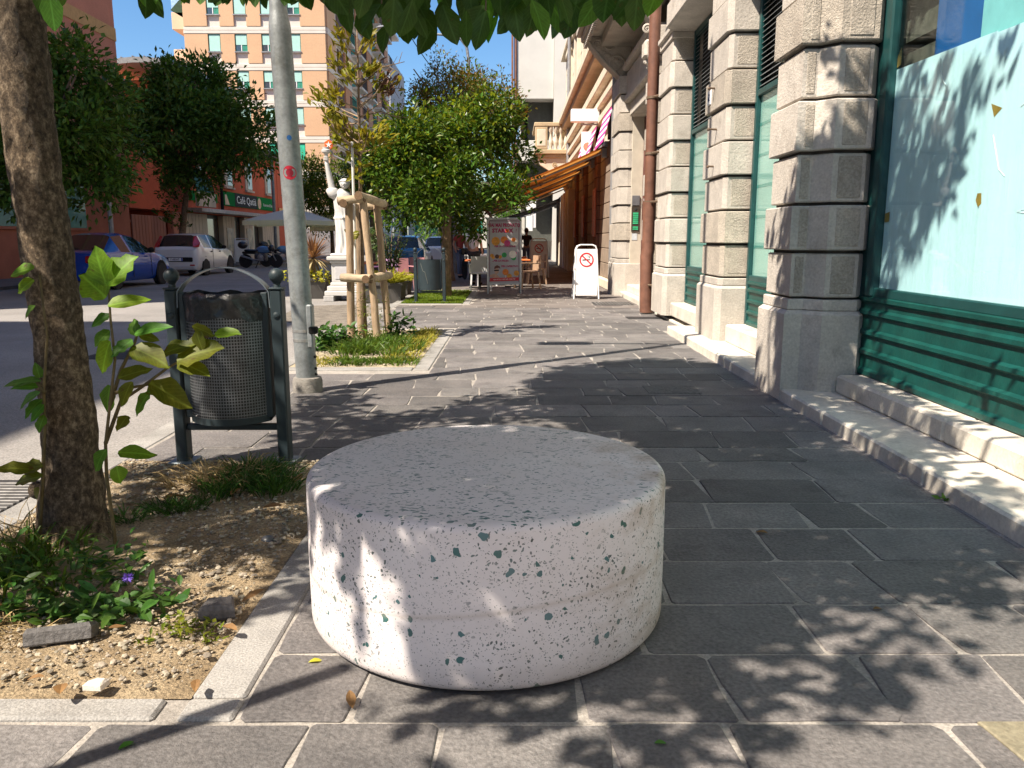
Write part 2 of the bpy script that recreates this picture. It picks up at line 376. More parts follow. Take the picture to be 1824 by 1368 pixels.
# drain grate in the road by the tree, covers in the pavement
M_IRON = mat('cast_iron', (.05, .05, .052), rough=.6, var=.3, scale=20, metal=.6, bump=.2)
dg = thing('drain_grate', 'cast iron drain grate in the road beside the near kerb', 'drain grate', (-2.8, 3.85, -.06), world=True)
part('frame', B().box(-3.25, -2.47, 3.5, 4.3, -.1, -.054, .004), M_IRON, dg)
for k in range(14): part('bar', B().box(-3.2, -2.52, 3.56+k*.05, 3.585+k*.05, -.06, -.044, .003), mat('grate_bar', (.16, .155, .15), rough=.6, var=.3, scale=15, metal=.5), dg)
cg = thing('pavement_grate', 'dotted iron cover plate in the pavement before the blank sign', 'grate', (1.95, 16.2, 0), world=True)
part('plate', B().box(1.65, 2.42, 15.7, 16.5, -.03, .006, .004), M_IRON, cg)
bb = B()
for i in range(11):
    for j in range(11): bb.box(1.69+i*.064, 1.725+i*.064, 15.74+j*.067, 15.775+j*.067, .004, .011)
part('studs', bb, mat('stud', (.25, .24, .23), rough=.5, metal=.5), cg, kind='stuff')
single('cover_plate', B().box(1.15, 1.6, 6.55, 6.9, -.03, .007, .004), mat('cover_stone', (.12, .115, .11), rough=.9, var=.4, scale=40, bump=.6, bscale=90), 'small rough square cover set into the shaded pavement near the dark pilaster', 'cover plate')
single('cover_plate', B().box(1.9, 2.45, 12.9, 13.3, -.03, .006, .004), M_IRON, 'small iron cover set into the sunlit pavement by the downpipe', 'cover plate')
single('manhole_cover', B().box(-4.9, -4.2, 8.9, 9.6, -.08, -.052, .004), M_IRON, 'dark square manhole cover in the sunlit road behind the bin', 'manhole cover')
# litter and repair patch by the statue
single('asphalt_patch', B().prism([(-2.46, 12.2), (-2.46, 15.6), (-3.2, 16.6), (-4.3, 16.2), (-4.0, 13.4), (-3.1, 12.4)], -.1, -.054), mat('patch', (.16, .14, .115), rough=.95, var=.35, scale=5, fine=.4, fscale=60, bump=.5), 'sandy worn patch of asphalt in front of the statue', 'asphalt patch', kind='structure')

# ================================================================== STONE BUILDING (right)
M_STONE = mat('limestone', (.48, .44, .39), rough=.85, var=.13, scale=3.5, fine=.12, fscale=55, bump=.5, bscale=45, rnd=.07, stain=(.25, .215, .18), stscale=1.8, stlo=.56, sthi=.80)
M_STONE_T = mat('limestone_tooled', (.46, .41, .345), rough=.9, var=.16, scale=3.5, fine=.2, fscale=60, bump=1.1, bscale=70, rnd=.07, stain=(.25, .21, .17), stscale=1.8, stlo=.56, sthi=.80)
M_STEP = mat('white_step', (.58, .54, .47), rough=.7, var=.14, scale=3, fine=.1, bump=.2, stain=(.34, .31, .26), stscale=2.5, stlo=.56, sthi=.74)
M_GREEN = mat('green_paint', (.003, .056, .048), rough=.45, var=.25, scale=4, fine=.1, bump=.12, bscale=30, stain=(.010, .085, .068), stscale=3, stlo=.5, sthi=.75)
M_TEAL = mat('teal_frame', (.008, .052, .052), rough=.4, var=.2, scale=5, bump=.05)
M_DARK = mat('dark_inside', (.02, .022, .022), rough=.9, var=.2)
M_FILM = mat('blinded_film', (.72, .88, .90), rough=.5, var=.035, scale=1.3, fine=.03, fscale=90, bump=.6, bscale=2.2, stain=(.58, .80, .78), stretch=(2.5, 2.5, .5), stscale=2.6, stlo=.55, sthi=.85)
M_PANE = glass('shop_pane', (.9, .97, .98), 1.0)
sb = thing('stone_building', 'pale rusticated stone building with green framed shop windows', 'building', (2.6, 10, 0), world=True)
XW = 2.75
# core behind everything
part('wall', B().box(3.3, 14, -14, 20.0, 0, 13.5).box(2.72, 3.31, -14, 14.7, 4.35, 13.4).box(2.72, 3.31, 14.9, 20.0, 5.9, 13.4), M_STONE, sb)
def blocks(poly, z0, levels, plinth_h, proud=.036, plinth=.05, matl=M_STONE):
    """rusticated pier: a plinth with a moulded top and alternately proud courses, each block its own mesh"""
    n = len(poly)
    def grow(d):
        r = []
        for i in range(n):
            a, c, e = Vector(poly[i-1]), Vector(poly[i]), Vector(poly[(i+1) % n])
            d1 = (c-a).normalized(); d2 = (e-c).normalized(); n1 = Vector((d1.y, -d1.x)); n2 = Vector((d2.y, -d2.x)); m = n1+n2
            k = d/max(.4, m.dot(n1)); r.append((c.x+m.x*k, c.y+m.y*k))
        return r
    part('pier_core', B().prism(grow(-.03), z0, levels[-1]), mat('joint_dark', (.05, .044, .038), rough=.95, var=.3), sb)
    part('plinth', B().prism(grow(plinth), z0, plinth_h-.10, .03, 0).prism(grow(.02), plinth_h-.098, plinth_h-.012, .008), matl, sb)
    for i in range(len(levels)-1):
        g = proud if i % 2 else .004
        part('stone_block', B().prism(grow(g), levels[i]+.006, levels[i+1]-.020, .009), M_STONE_T if R.random() < .25 else matl, sb)
lv = [.822, 1.184, 1.547, 1.931, 2.32, 2.70, 3.08, 3.46, 3.84, 4.3]
P1 = [(2.2, 6.90), (2.2, 6.33), (2.31, 6.33), (2.42, 6.20), (2.665, 6.20), (2.79, 6.34), (2.79, 6.90)]
blocks(P1, .0, lv, .822)
# tooled inset panels on the faces that look at the camera
for i in range(len(lv)-1):
    g = .036 if i % 2 else .004
    z0, z1 = lv[i]+.035, lv[i+1]-.042
    b = B().box(2.46, 2.64, 6.2-g-.006, 6.22, z0, z1, .006)
    part('tooled_panel', b, M_STONE_T, sb)
    part('tooled_panel', B().box(2.225, 2.292, 6.33-g-.005, 6.35, z0, z1, .005), M_STONE_T, sb)
P2 = [(2.43, 10.25), (2.43, 9.42), (2.47, 9.36), (2.79, 9.36), (2.79, 10.25)]
blocks(P2, .09, [.84]+[.84+.385*k for k in range(1, 11)], .84)
P3 = [(2.43, 13.55), (2.43, 12.7), (2.47, 12.64), (2.79, 12.64), (2.79, 13.55)]
blocks(P3, .09, [.84]+[.84+.385*k for k in range(1, 10)], .84)
for z in [.84+.385*k for k in range(0, 9)]:
    part('tooled_panel', B().box(2.51, 2.74, 9.352, 9.37, z+.04, z+.34, .005), M_STONE_T, sb)
    part('tooled_panel', B().box(2.51, 2.74, 12.632, 12.65, z+.04, z+.34, .005), M_STONE_T, sb)
P0 = [(2.2, 1.2), (2.2, .1), (2.79, .1), (2.79, 1.2)]
blocks(P0, .0, [.82, 1.3, 1.8, 2.3, 2.8, 3.4, 4.3], .82)
P4 = [(2.45, 15.0), (2.45, 14.3), (2.95, 14.3), (2.95, 15.0)]
blocks(P4, .0, [.85]+[.85+.4*k for k in range(1, 11)], .85)
P5 = [(2.42, 19.7), (2.42, 18.55), (2.62, 18.5), (3.3, 18.5), (3.3, 19.7)]
blocks(P5, .0, [.85]+[.85+.4*k for k in range(1, 11)], .85)
# imposts of the piers and the string course above the shop fronts
part('impost', B().box(2.36, 2.8, 12.55, 13.62, 4.32, 4.42, .02).box(2.40, 2.8, 12.6, 13.58, 4.23, 4.32, .01), M_STONE, sb)
part('lintel_course', B().box(2.30, 2.9, -2, 12.6, 4.34, 4.7, .03), M_STONE, sb)
# kerb step and sills
y = -1.0
while y < 11.0:
    ln = R.uniform(1.1, 1.6); y1 = min(y+ln, 11.05)
    if y1 > 10.4: y1 = 11.05
    part('step_stone', B().box(2.16+R.uniform(-.004, .004), 2.56, y+.004, y1-.004, -.1, .094+R.uniform(-.003, .003), .014), M_STEP, sb); y = y1
part('step_stone', B().box(2.5, 3.2, 14.9, 18.6, -.1, .10, .012), M_STEP, sb)
part('step_stone', B().box(2.66, 3.2, 15.0, 18.5, .1, .26, .012), M_STEP, sb)
part('step_stone', B().box(2.5, 2.8, 11.06, 14.3, -.1, .03, .01), M_STEP, sb)
for a, b in ((1.25, 2.9), (2.9, 4.55), (4.55, 6.13), (6.96, 9.3), (10.3, 12.58)):
    part('sill', B().box(2.53 if b < 8 else 2.5, 2.86, a+.004, b-.004, .09, .236 if b < 8 else .3, .018), M_STEP, sb)
def shopfront(y0, y1, zs, zp, zt, ztop, kind):
    f = part('shop_window', B().box(XW-.03, XW+.05, y0, y0+.075, zs, ztop, .008).box(XW-.03, XW+.05, y1-.075, y1, zs, ztop, .008).box(XW-.025, XW+.05, y0+.076, y1-.076, zp, zp+.07, .008).box(XW-.028, XW+.05, y0+.076, y1-.076, zt-.03, zt+.04, .008).box(XW-.02, XW+.05, y0+.076, y1-.076, ztop-.08, ztop), M_TEAL, sb)
    pb = B().box(XW-.012, XW+.05, y0+.076, y1-.076, zs, zp)
    part('panel', pb, M_GREEN, f)
    h = zp-zs
    for k, (t, th) in enumerate(((.045, .035), (.30, .028), (.55, .028), (.80, .03), (.97, .03))):
        z = zs+h*t; o = B()
        pts = [(XW-.012, z-th), (XW-.036, z-th*.45), (XW-.036, z+th*.45), (XW-.012, z+th)]
        yy0, yy1 = y0+.10+(k in (1, 2))*.07, y1-.10
        o.add([(x, yy, zz) for yy in (yy0, yy1) for x, zz in pts], [(0, 1, 2, 3), (7, 6, 5, 4), (0, 4, 5, 1), (1, 5, 6, 2), (2, 6, 7, 3)])
        part('moulding', o, M_GREEN, f)
    part('pane', B().box(XW+.004, XW+.009, y0+.07, y1-.07, zp+.06, zt-.02), M_PANE, f)
    return f
# big near window: milky film behind the glass, dark strip and coloured panels standing for reflections and posters above it
f1 = shopfront(1.25, 6.37, .236, .845, 3.02, 4.32, 'film')
MF2 = mat('film_patch', (.73, .87, .87), rough=.5, var=.05, scale=2, bump=.3, bscale=3)
def film(pts, x, m): return part('film', B().add([(x, a, z) for a, z in pts]+[(x+.004, a, z) for a, z in pts], [tuple(range(len(pts))), tuple(reversed([i+len(pts) for i in range(len(pts))]))]+[(i, i+len(pts), (i+1) % len(pts)+len(pts), (i+1) % len(pts)) for i in range(len(pts))]), m, f1)
part('frame_strip', B().box(XW-.045, XW+.03, 6.03, 6.15, .845, 4.3, .012).box(XW-.02, XW+.03, 6.152, 6.29, .845, 4.3, .006), M_TEAL, f1)
film([(6.04, .9), (4.75, .9), (4.82, 2.44), (6.04, 2.47)], XW+.016, M_FILM)
film([(4.80, .9), (1.3, .9), (1.3, 2.36), (4.86, 2.43)], XW+.012, mat('blinded_film_b', (.76, .895, .92), rough=.5, var=.03, scale=1.1, bump=.5, bscale=2, stain=(.60, .82, .81), stretch=(2.5, 2.5, .4), stscale=2.6, stlo=.55, sthi=.85))
film([(6.03, 2.02), (5.2, 1.97), (5.05, 1.5), (5.4, 1.42), (6.03, 1.5)], XW+.0215, MF2)
for pts in ([(4.80, 2.04), (4.76, 1.96), (4.69, 2.0)], [(4.85, 1.54), (4.81, 1.54), (4.80, 1.48), (4.83, 1.46), (4.86, 1.50)], [(6.02, 1.46), (5.95, 1.47), (5.95, 1.40), (6.02, 1.395)], [(6.02, 2.56), (5.97, 2.61), (5.96, 2.49), (6.02, 2.48)]):
    part('tape', B().add([(XW+.0115, a, z) for a, z in pts]+[(XW+.0105, a, z) for a, z in pts], [tuple(range(len(pts))), tuple(range(len(pts), 2*len(pts)))]), mat('tape', (.38, .22, .04), rough=.5), f1)
for pts in ([(5.42, 2.42), (5.39, 2.3), (5.33, 2.24)], [(4.75, 1.86), (4.66, 1.66), (4.6, 1.62)], [(5.9, 1.22), (5.86, 1.0)], [(4.3, 2.06), (4.52, 1.98)], [(4.33, 1.44), (4.45, 1.42), (4.3, 1.40)]):
    part('crease', B().tube([(XW+.0115, a, z) for a, z in pts], .003, 5), mat('crease', (.8, .9, .9), rough=.4), f1)
M_BLUE = mat('blue_panel', (.01, .10, .30), rough=.5, var=.1); 
part('sheet', B().box(XW+.06, XW+.07, 5.05, 5.6, 1.2, 3.0), M_BLUE, f1)  # this panel and the next two colour in reflections and posters of the glass
part('sheet', B().box(XW+.05, XW+.055, 4.45, 5.05, 2.3, 3.0), mat('aqua_panel', (.30, .62, .58), rough=.5, var=.08), f1)
part('sheet', B().box(XW+.05, XW+.055, 2.0, 4.44, 2.2, 3.0), mat('lime_panel', (.30, .50, .22), rough=.5, var=.08), f1)
part('shelf', B().box(XW+.09, XW+.4, 5.55, 6.3, 2.66, 3.0).box(XW+.09, XW+.4, 5.6, 6.3, 2.3, 2.58), mat('back_panel', (.10, .085, .06), rough=.7, var=.4, scale=9), f1)
part('interior', B().box(XW+.35, XW+.5, 1.3, 6.35, .3, 4.3), M_DARK, f1)
part('fascia', B().box(XW+.02, XW+.06, 1.33, 6.29, 3.07, 4.24), M_DARK, f1)
M_BLIND = mat('pale_green_blind', (.50, .70, .60), rough=.35, var=.05, scale=1.5, coat=.6)
M_BLIND2 = mat('green_blind_band', (.16, .42, .35), rough=.35, var=.05, coat=.6)
for (a, b) in ((6.96, 9.32), (10.3, 12.6)):
    f = shopfront(a, b, .30, .80, 2.86, 4.32, 'blind')
    for k in range(6):
        z = .87+k*.335; part('blind', B().box(XW+.02, XW+.03, a+.06, b-.06, z, z+.30), M_BLIND, f)
        part('blind_band', B().box(XW+.018, XW+.031, a+.06, b-.06, z+.30, z+.335), M_BLIND2, f)
    n = 24
    for k in range(n):
        z = 2.93+k*.056; part('slat', B().add([(XW-.01, a+.076, z), (XW-.01, b-.076, z), (XW+.03, b-.076, z+.03), (XW+.03, a+.076, z+.03), (XW-.01, a+.076, z+.006), (XW-.01, b-.076, z+.006), (XW+.03, b-.076, z+.036), (XW+.03, a+.076, z+.036)], [(0, 3, 2, 1), (4, 5, 6, 7), (0, 1, 5, 4), (2, 3, 7, 6), (1, 2, 6, 5), (3, 0, 4, 7)]), mat('louvre_slat', (.22, .24, .25), rough=.4, metal=.3), f)
    part('interior', B().box(XW+.1, XW+.15, a+.05, b-.05, .5, 4.3), M_DARK, f)
# iron pegs on the second pier, shadows fall down the stone
M_PEG = mat('peg', (.12, .08, .05), rough=.6, var=.3)
for y_, z_ in ((9.85, 3.02), (9.8, 2.55), (9.75, 2.12)):
    part('peg', B().tube([(2.44, y_, z_), (2.33, y_, z_+.005)], .012, 8).ball((2.325, y_, z_), .018, 8, 6), M_PEG, sb)
# house number plates
MW = mat('white_enamel', (.75, .76, .78), rough=.3, var=.04); MNB = mat('number_blue', (.02, .03, .12), rough=.4)
def number(txt, y_, z_, x_, hgt):
    pl = part('number_plate', B().box(x_-.02, x_, y_-.08, y_+.08, z_-hgt/2, z_+hgt/2, .006), MW, sb)
    text_mesh('numeral', txt, hgt*.7, MNB, pl, frame((x_-.022, y_, z_), (0, -1, 0), (0, 0, 1)), sx=.8)
number('62', 10.08, 2.95, 2.402, .17)
number('60', 14.62, 2.62, 2.42, .26)
# doorway: jambs, architrave, intercom on the far reveal
part('door_architrave', B().box(2.60, 2.95, 15.02, 15.2, .1, 4.1, .01).box(2.62, 3.1, 15.2, 18.45, 3.95, 4.25, .03).box(2.5, 3.3, 14.95, 18.5, 4.25, 4.4, .02).box(2.55, 3.3, 14.95, 18.5, 4.42, 4.9, .02).box(2.44, 3.3, 14.95, 18.5, 4.92, 5.05, .03), M_STONE, sb)
part('reveal_panel', B().box(2.70, 2.96, 18.46, 18.51, .3, 4.0, .008), mat('smooth_stone', (.50, .45, .37), rough=.8, var=.1, scale=4, bump=.1), sb)
dr = part('door', B().box(3.2, 3.3, 15.2, 18.5, .2, 4.0), mat('door_wood', (.09, .045, .028), rough=.5, var=.3, scale=6, stretch=(1, 1, .1)), sb)
part('jamb', B().box(2.96, 3.0, 18.3, 18.46, .26, 3.95).box(2.96, 3.02, 15.2, 15.3, .26, 3.95), mat('jamb_red', (.14, .045, .035), rough=.6, var=.2), sb)
ic = part('intercom', B().box(2.72, 2.9, 18.43, 18.46, 1.45, 2.02, .006), mat('bronze', (.10, .085, .07), rough=.35, metal=.6, var=.2), sb)
for k in range(9):
    if k != 2: part('name_tag', B().box(2.75, 2.87, 18.422, 18.431, 1.49+k*.044, 1.522+k*.044), mat('green_tag', (.05, .42, .20), rough=.3), ic)
part('speaker', B().lathe([(.03, -.006), (.03, .0), (.02, .004)], (2.81, 18.425, 1.95), 10, Matrix.Rotation(math.pi/2, 3, 'X')), M_DARK, ic)
part('camera_hood', B().box(2.725, 2.895, 18.42, 18.458, 2.03, 2.25, .005), mat('grey_cover', (.12, .12, .13), rough=.5), sb)
part('notice', B().box(2.74, 2.86, 18.452, 18.459, 1.26, 1.41), mat('notice', (.5, .53, .56), rough=.4), sb)
# balcony over the door: slab with dentils and two carved scroll brackets
bl = part('balcony', B().box(1.5, 2.8, 14.3, 19.6, 5.86, 6.02, .03).box(1.6, 2.8, 14.4, 19.5, 5.72, 5.855, .03).box(2.0, 2.8, 14.5, 19.4, 5.5, 5.715, .02), M_STONE, sb)
for k in range(34):
    part('dentil', B().box(1.66, 1.74, 14.5+k*.148, 14.58+k*.148, 5.60, 5.72), M_STONE, bl)
for k in range(8):
    part('dentil', B().box(1.9+k*.1, 1.95+k*.1, 19.3, 19.42, 5.42, 5.5), M_STONE, bl)
part('parapet', B().box(1.55, 1.75, 14.35, 19.55, 6.02, 7.1, .02), M_STONE, bl)
def scroll_bracket(yc, parent, z1=5.7, dx=1.0, dz=1.35, x0=2.62):
    wd = .3; pts = []
    for i in range(13):
        t = i/12; pts.append((x0-dx*(1-t)**1.5*.98, z1-dz*(t**.9)-.06*math.sin(t*2*math.pi)))
    n = len(pts); low = [(x, z) for x, z in pts]; vs = []
    for yy in (yc-wd/2, yc+wd/2):
        vs += [(x, yy, z) for x, z in low]+[(x0+.05, yy, low[-1][1]), (x0+.05, yy, z1)]
    m = n+2
    b = B().add(vs, [tuple(range(m)), tuple(reversed(range(m, 2*m)))]+[(i, i+m, (i+1) % m+m, (i+1) % m) for i in range(m)])
    br = part('scroll_bracket', b, M_STONE, parent)
    # raised rim and volutes
    o = B()
    for yy in (yc-wd/2-.01, yc+wd/2+.01): o.tube([(x, yy, z+.03) for x, z in pts], .028, 6)
    part('bracket_rim', o, M_STONE, br)
    def vol(cx, cz, r0, name='volute', s=1):
        for yy in (yc-wd/2-.012,):
            q = [(cx+r0*(1-t/26)*math.cos(t*.48*s), yy, cz+r0*(1-t/26)*math.sin(t*.48*s)) for t in range(25)]
            part(name, B().tube(q, [.026*(1-.6*t/24) for t in range(25)], 5), M_STONE, br)
    vol(x0-dx*.28, z1-dz*.42, .2); vol(x0-dx*.72, z1-.15, .11); vol(x0-.13, z1-dz*.86, .08); vol(x0-dx*.45, z1-.16, .12, s=-1)
    for k in range(7):
        a = k*.9; part('acanthus', B().ball((x0-dx*.18-.1*k, yc-wd/2-.01, z1-.2-.11*(6-k)*.55), .05, 8, 5, (1.5, .4, .9)), M_STONE, br)
    part('pendant', B().box(x0-.16, x0+.04, yc-.17, yc+.17, z1-dz-.32, z1-dz-.02, .04).ball((x0-.06, yc, z1-dz-.36), .07, 8, 6), M_STONE, br)
    return br
scroll_bracket(18.95, bl); scroll_bracket(14.75, bl, dx=.55, dz=1.0, x0=2.46)
part('pier_capital', B().box(2.36, 3.0, 14.2, 15.1, 4.36, 4.44, .02).box(2.41, 3.0, 14.25, 15.05, 4.26, 4.35, .02), M_STONE, sb)
# stone plaque and sticker
single('street_sign', B().box(2.385, 2.40, 14.42, 14.75, 1.9, 2.0), MW, 'small white plate fixed on the pier beside the brown downpipe', 'sign')
# brown downpipe
M_PIPE = mat('brown_pipe', (.16, .075, .05), rough=.45, var=.25, scale=6, bump=.1, bscale=12)
dp = thing('downpipe', 'tall brown metal downpipe on the stone front beside the doorway', 'downpipe', (2.36, 13.95, 0), world=True)
part('pipe', B().tube([(2.36, 13.95, 1.85), (2.36, 13.95, 12)], .095, 14), M_PIPE, dp, smooth=40)
part('boot', B().tube([(2.36, 13.95, .02), (2.34, 13.95, 1.0), (2.36, 13.95, 1.1), (2.36, 13.95, 1.9)], [.115, .115, .112, .112], 14), M_PIPE, dp, smooth=40)
for z in (.5, 1.9, 2.7, 3.6, 5.2): part('bracket', B().tube([(2.36, 13.83, z), (2.5, 13.6, z)], .02, 6).lathe([(.108, -.02), (.108, .02)], (2.36, 13.95, z), 14), M_PEG, dp)
# ================================================================== AWNING BUILDING (right, beyond the doorway)
M_CREAM = mat('cream_stone', (.62, .55, .44), rough=.85, var=.12, scale=2, fine=.08, bump=.2, stain=(.42, .35, .26), stscale=1.2, stlo=.56, sthi=.76)
M_TAN = mat('tan_stone', (.45, .35, .22), rough=.85, var=.15, scale=2, bump=.2)
M_WHITE = mat('white_paint', (.78, .78, .78), rough=.45, var=.05)
M_GREYP = mat('grey_pipe', (.30, .30, .31), rough=.4, var=.15, metal=.3)
ab = thing('awning_building', 'cream fronted building with heavy cornice beyond the doorway', 'building', (2.6, 30, 0), world=True)
part('wall', B().box(2.72, 12, 20.05, 41.8, 0, 14), M_CREAM, ab)
# rusticated ground floor in the awning's shade
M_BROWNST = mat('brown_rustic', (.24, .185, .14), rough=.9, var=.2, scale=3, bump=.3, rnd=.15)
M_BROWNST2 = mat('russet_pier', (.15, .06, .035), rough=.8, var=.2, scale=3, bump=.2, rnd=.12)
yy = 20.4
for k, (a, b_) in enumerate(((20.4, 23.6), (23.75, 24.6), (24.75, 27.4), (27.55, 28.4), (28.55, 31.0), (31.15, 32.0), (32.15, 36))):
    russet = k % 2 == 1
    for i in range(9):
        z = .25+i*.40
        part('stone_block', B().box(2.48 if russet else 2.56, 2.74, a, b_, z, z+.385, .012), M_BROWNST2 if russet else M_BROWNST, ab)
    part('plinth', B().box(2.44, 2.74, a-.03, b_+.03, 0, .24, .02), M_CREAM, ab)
M_PLAQ = mat('red_plaque', (.38, .085, .035), rough=.5, var=.15)
M_GILT = mat('plaque_edge', (.50, .30, .2), rough=.5)
for y_ in (24.15, 27.95, 31.55):
    pq = part('plaque', B().box(2.43, 2.47, y_-.36, y_+.36, 1.35, 2.75, .008), M_PLAQ, ab)
    o = B()
    for dy in (-.33, .33): o.box(2.422, 2.432, y_+dy-.012, y_+dy+.012, 1.39, 2.71)
    for dz in (1.39, 2.69): o.box(2.422, 2.432, y_-.31, y_+.31, dz, dz+.022)
    part('plaque_border', o, M_GILT, pq)
    text_mesh('plaque_text', 'PASTICCERIA', .17, M_GILT, pq, frame((2.428, y_, 2.05), (0, 0, -1), (0, -1, 0)))
# string courses and cornices running along the front
for z0, z1, x0, m in ((4.55, 4.75, 2.5, M_CREAM), (4.76, 4.95, 2.58, M_TAN), (4.96, 5.15, 2.46, M_CREAM), (5.2, 5.45, 2.6, M_TAN), (5.46, 5.72, 2.42, M_CREAM), (6.1, 6.32, 2.25, M_TAN), (6.33, 6.55, 2.1, M_CREAM), (9.9, 10.1, 2.45, M_CREAM), (13.2, 13.5, 2.0, M_CREAM), (13.0, 13.2, 2.2, M_TAN)):
    part('cornice_band', B().box(x0, 2.75, 20.1, 41.6, z0, z1, .02), m, ab)
for k in range(5):
    yc = 22.2+k*4
    w_ = part('window', B().box(2.60, 2.75, yc-.85, yc-.62, 7.2, 9.5, .01).box(2.60, 2.75, yc+.62, yc+.85, 7.2, 9.5, .01).box(2.52, 2.75, yc-1, yc+1, 9.5, 9.75, .03).box(2.36, 2.75, yc-1, yc+1, 7.0, 7.18, .03), M_CREAM, ab)
    part('pane', B().box(2.70, 2.715, yc-.6, yc+.6, 7.2, 9.5), mat('far_glass', (.05, .07, .09), rough=.08, coat=1), w_)
    for s in (-.8, .8): part('sill_bracket', B().box(2.45, 2.75, yc+s-.08, yc+s+.08, 6.7, 7.0, .04), M_TAN, w_)
    for j in range(4): part('wall_joint', B().box(2.712, 2.722, yc+1.1, yc+2.9, 6.9+j*.75, 6.93+j*.75), M_TAN, ab)
part('corner_pipe', B().tube([(2.5, 20.15, 0), (2.5, 20.15, 14)], .075, 8), M_GREYP, ab)
part('corner_pipe', B().tube([(2.5, 36.4, 0), (2.5, 36.4, 14)], .075, 8), M_GREYP, ab)
for k in range(5): part('shutter', B().box(2.62, 2.7, 21.2+k*3.2, 22.6+k*3.2, 3.95, 4.5, .01), M_DARK, ab)
# bright pink striped blinds and box sign high over the awning
M_PINK = mat('pink_cloth', (.55, .04, .30), rough=.7, var=.1); M_WSTR = mat('white_stripe', (.8, .76, .78), rough=.7, var=.05)
for y0 in (20.7, 24.4, 27.9):
    pk = thing('striped_blind', f'pink and white striped window blind, {["nearest the grey pipe", "second beyond the box sign", "farthest and smallest of the three"][(20.7, 24.4, 27.9).index(y0)]}', 'window blind', (2.5, y0+1, 3.9), world=True, group='pink striped blinds over the awning')
    for i in range(12):
        z = 3.62+i*.1; part('stripe', B().bar((2.58-.30*(1-i/11), y0+1, z+.05), (2.58-.30*(1-(i+1)/11), y0+1, z+.15), 2.0, .012, up=(1, 0, 0)), M_PINK if i % 2 == 0 or i == 11 else M_WSTR, pk)
bs = thing('box_sign', 'blank white box sign on a bracket above the orange awning', 'sign', (2.3, 24.5, 4.5), world=True)
part('box', B().box(1.72, 2.55, 24.0, 24.22, 4.62, 4.98, .02), M_WHITE, bs)
part('arm', B().tube([(2.0, 24.1, 4.56), (2.72, 24.1, 4.56)], .025, 6), M_GREYP, bs)
ls = thing('blade_sign', 'white and pink projecting shop sign under the box sign', 'sign', (2.4, 23, 4), world=True)
part('board', B().box(2.2, 2.58, 26.0, 26.08, 3.7, 4.6, .01), M_WSTR, ls)
part('emblem', B().lathe([(.13, -.01), (.13, .01)], (2.39, 25.99, 4.15), 12, Matrix.Rotation(math.pi/2, 3, 'X')), mat('salmon', (.75, .2, .12), rough=.5), ls)
# red flowers on a sill
fl = thing('flower_box', 'red flowers in a box on an upper window sill', 'flower box', (2.3, 21.8, 7.2), world=True)
part('box', B().box(2.2, 2.4, 21.5, 22.9, 7.19, 7.36, .01), mat('terracotta', (.3, .1, .05), rough=.8), fl)
fb = B()
for _ in range(260):
    p = Vector((R.gauss(2.25, .1), R.uniform(21.4, 22.9), 7.4+abs(R.gauss(.15, .18)))); fb.leaf(p, (R.gauss(0, 1), R.gauss(0, 1), R.gauss(.3, 1)), (0, 0, 1), .12, .1, detail=False)
part('blossoms', fb, mat('red_petal', (.62, .02, .03), rough=.6, var=.2, island=.3, trans=.2), fl, kind='stuff')
# stone balcony with balusters farther on
bc = thing('stone_balcony', 'weathered stone balcony with balusters beyond the awning', 'balcony', (1.8, 38, 4.9), world=True)
BY0, BY1 = 37.0, 40.5
part('slab', B().box(1.02, 2.75, BY0, BY1, 5.05, 5.25, .03).box(1.12, 2.75, BY0+.1, BY1-.1, 4.9, 5.045, .02), M_TAN, bc)
part('rail', B().box(1.02, 2.6, BY0, BY0+.25, 6.25, 6.42, .02).box(1.02, 1.27, BY0+.26, BY1, 6.25, 6.42, .02), M_TAN, bc)
part('corner_post', B().box(1.06, 1.62, BY0+.02, BY0+.24, 5.26, 6.24, .02), M_TAN, bc)
part('post_panel', B().box(1.14, 1.54, BY0+.005, BY0+.03, 5.4, 6.12, .015), M_CREAM, bc)
for k in range(4):
    part('baluster', B().lathe([(.08, 5.26), (.06, 5.34), (.12, 5.5), (.11, 5.62), (.05, 5.85), (.05, 5.98), (.10, 6.05), (.10, 6.24)], (1.76+k*.23, BY0+.13, 0), 10), M_CREAM, bc, smooth=50)
scroll = B().add([(x, yy2, z) for yy2 in (BY0+.2, BY0+.5) for x, z in ((1.15, 4.89), (1.3, 4.6), (1.7, 4.35), (2.1, 4.1), (2.3, 3.7), (2.5, 3.4), (2.72, 3.4), (2.72, 4.89))], [tuple(range(8)), tuple(reversed(range(8, 16)))]+[(i, i+8, (i+1) % 8+8, (i+1) % 8) for i in range(8)])
part('bracket', scroll, M_CREAM, bc)
for cx, cz, r_ in ((2.3, 4.3, .2), (1.95, 4.6, .13), (1.5, 4.75, .08)): part('volute', B().lathe([(r_, -.03), (r_*.7, .02), (r_*.4, .0), (r_*.3, .03)], (cx, BY0+.19, cz), 12, Matrix.Rotation(math.pi/2, 3, 'X')), M_TAN, bc)
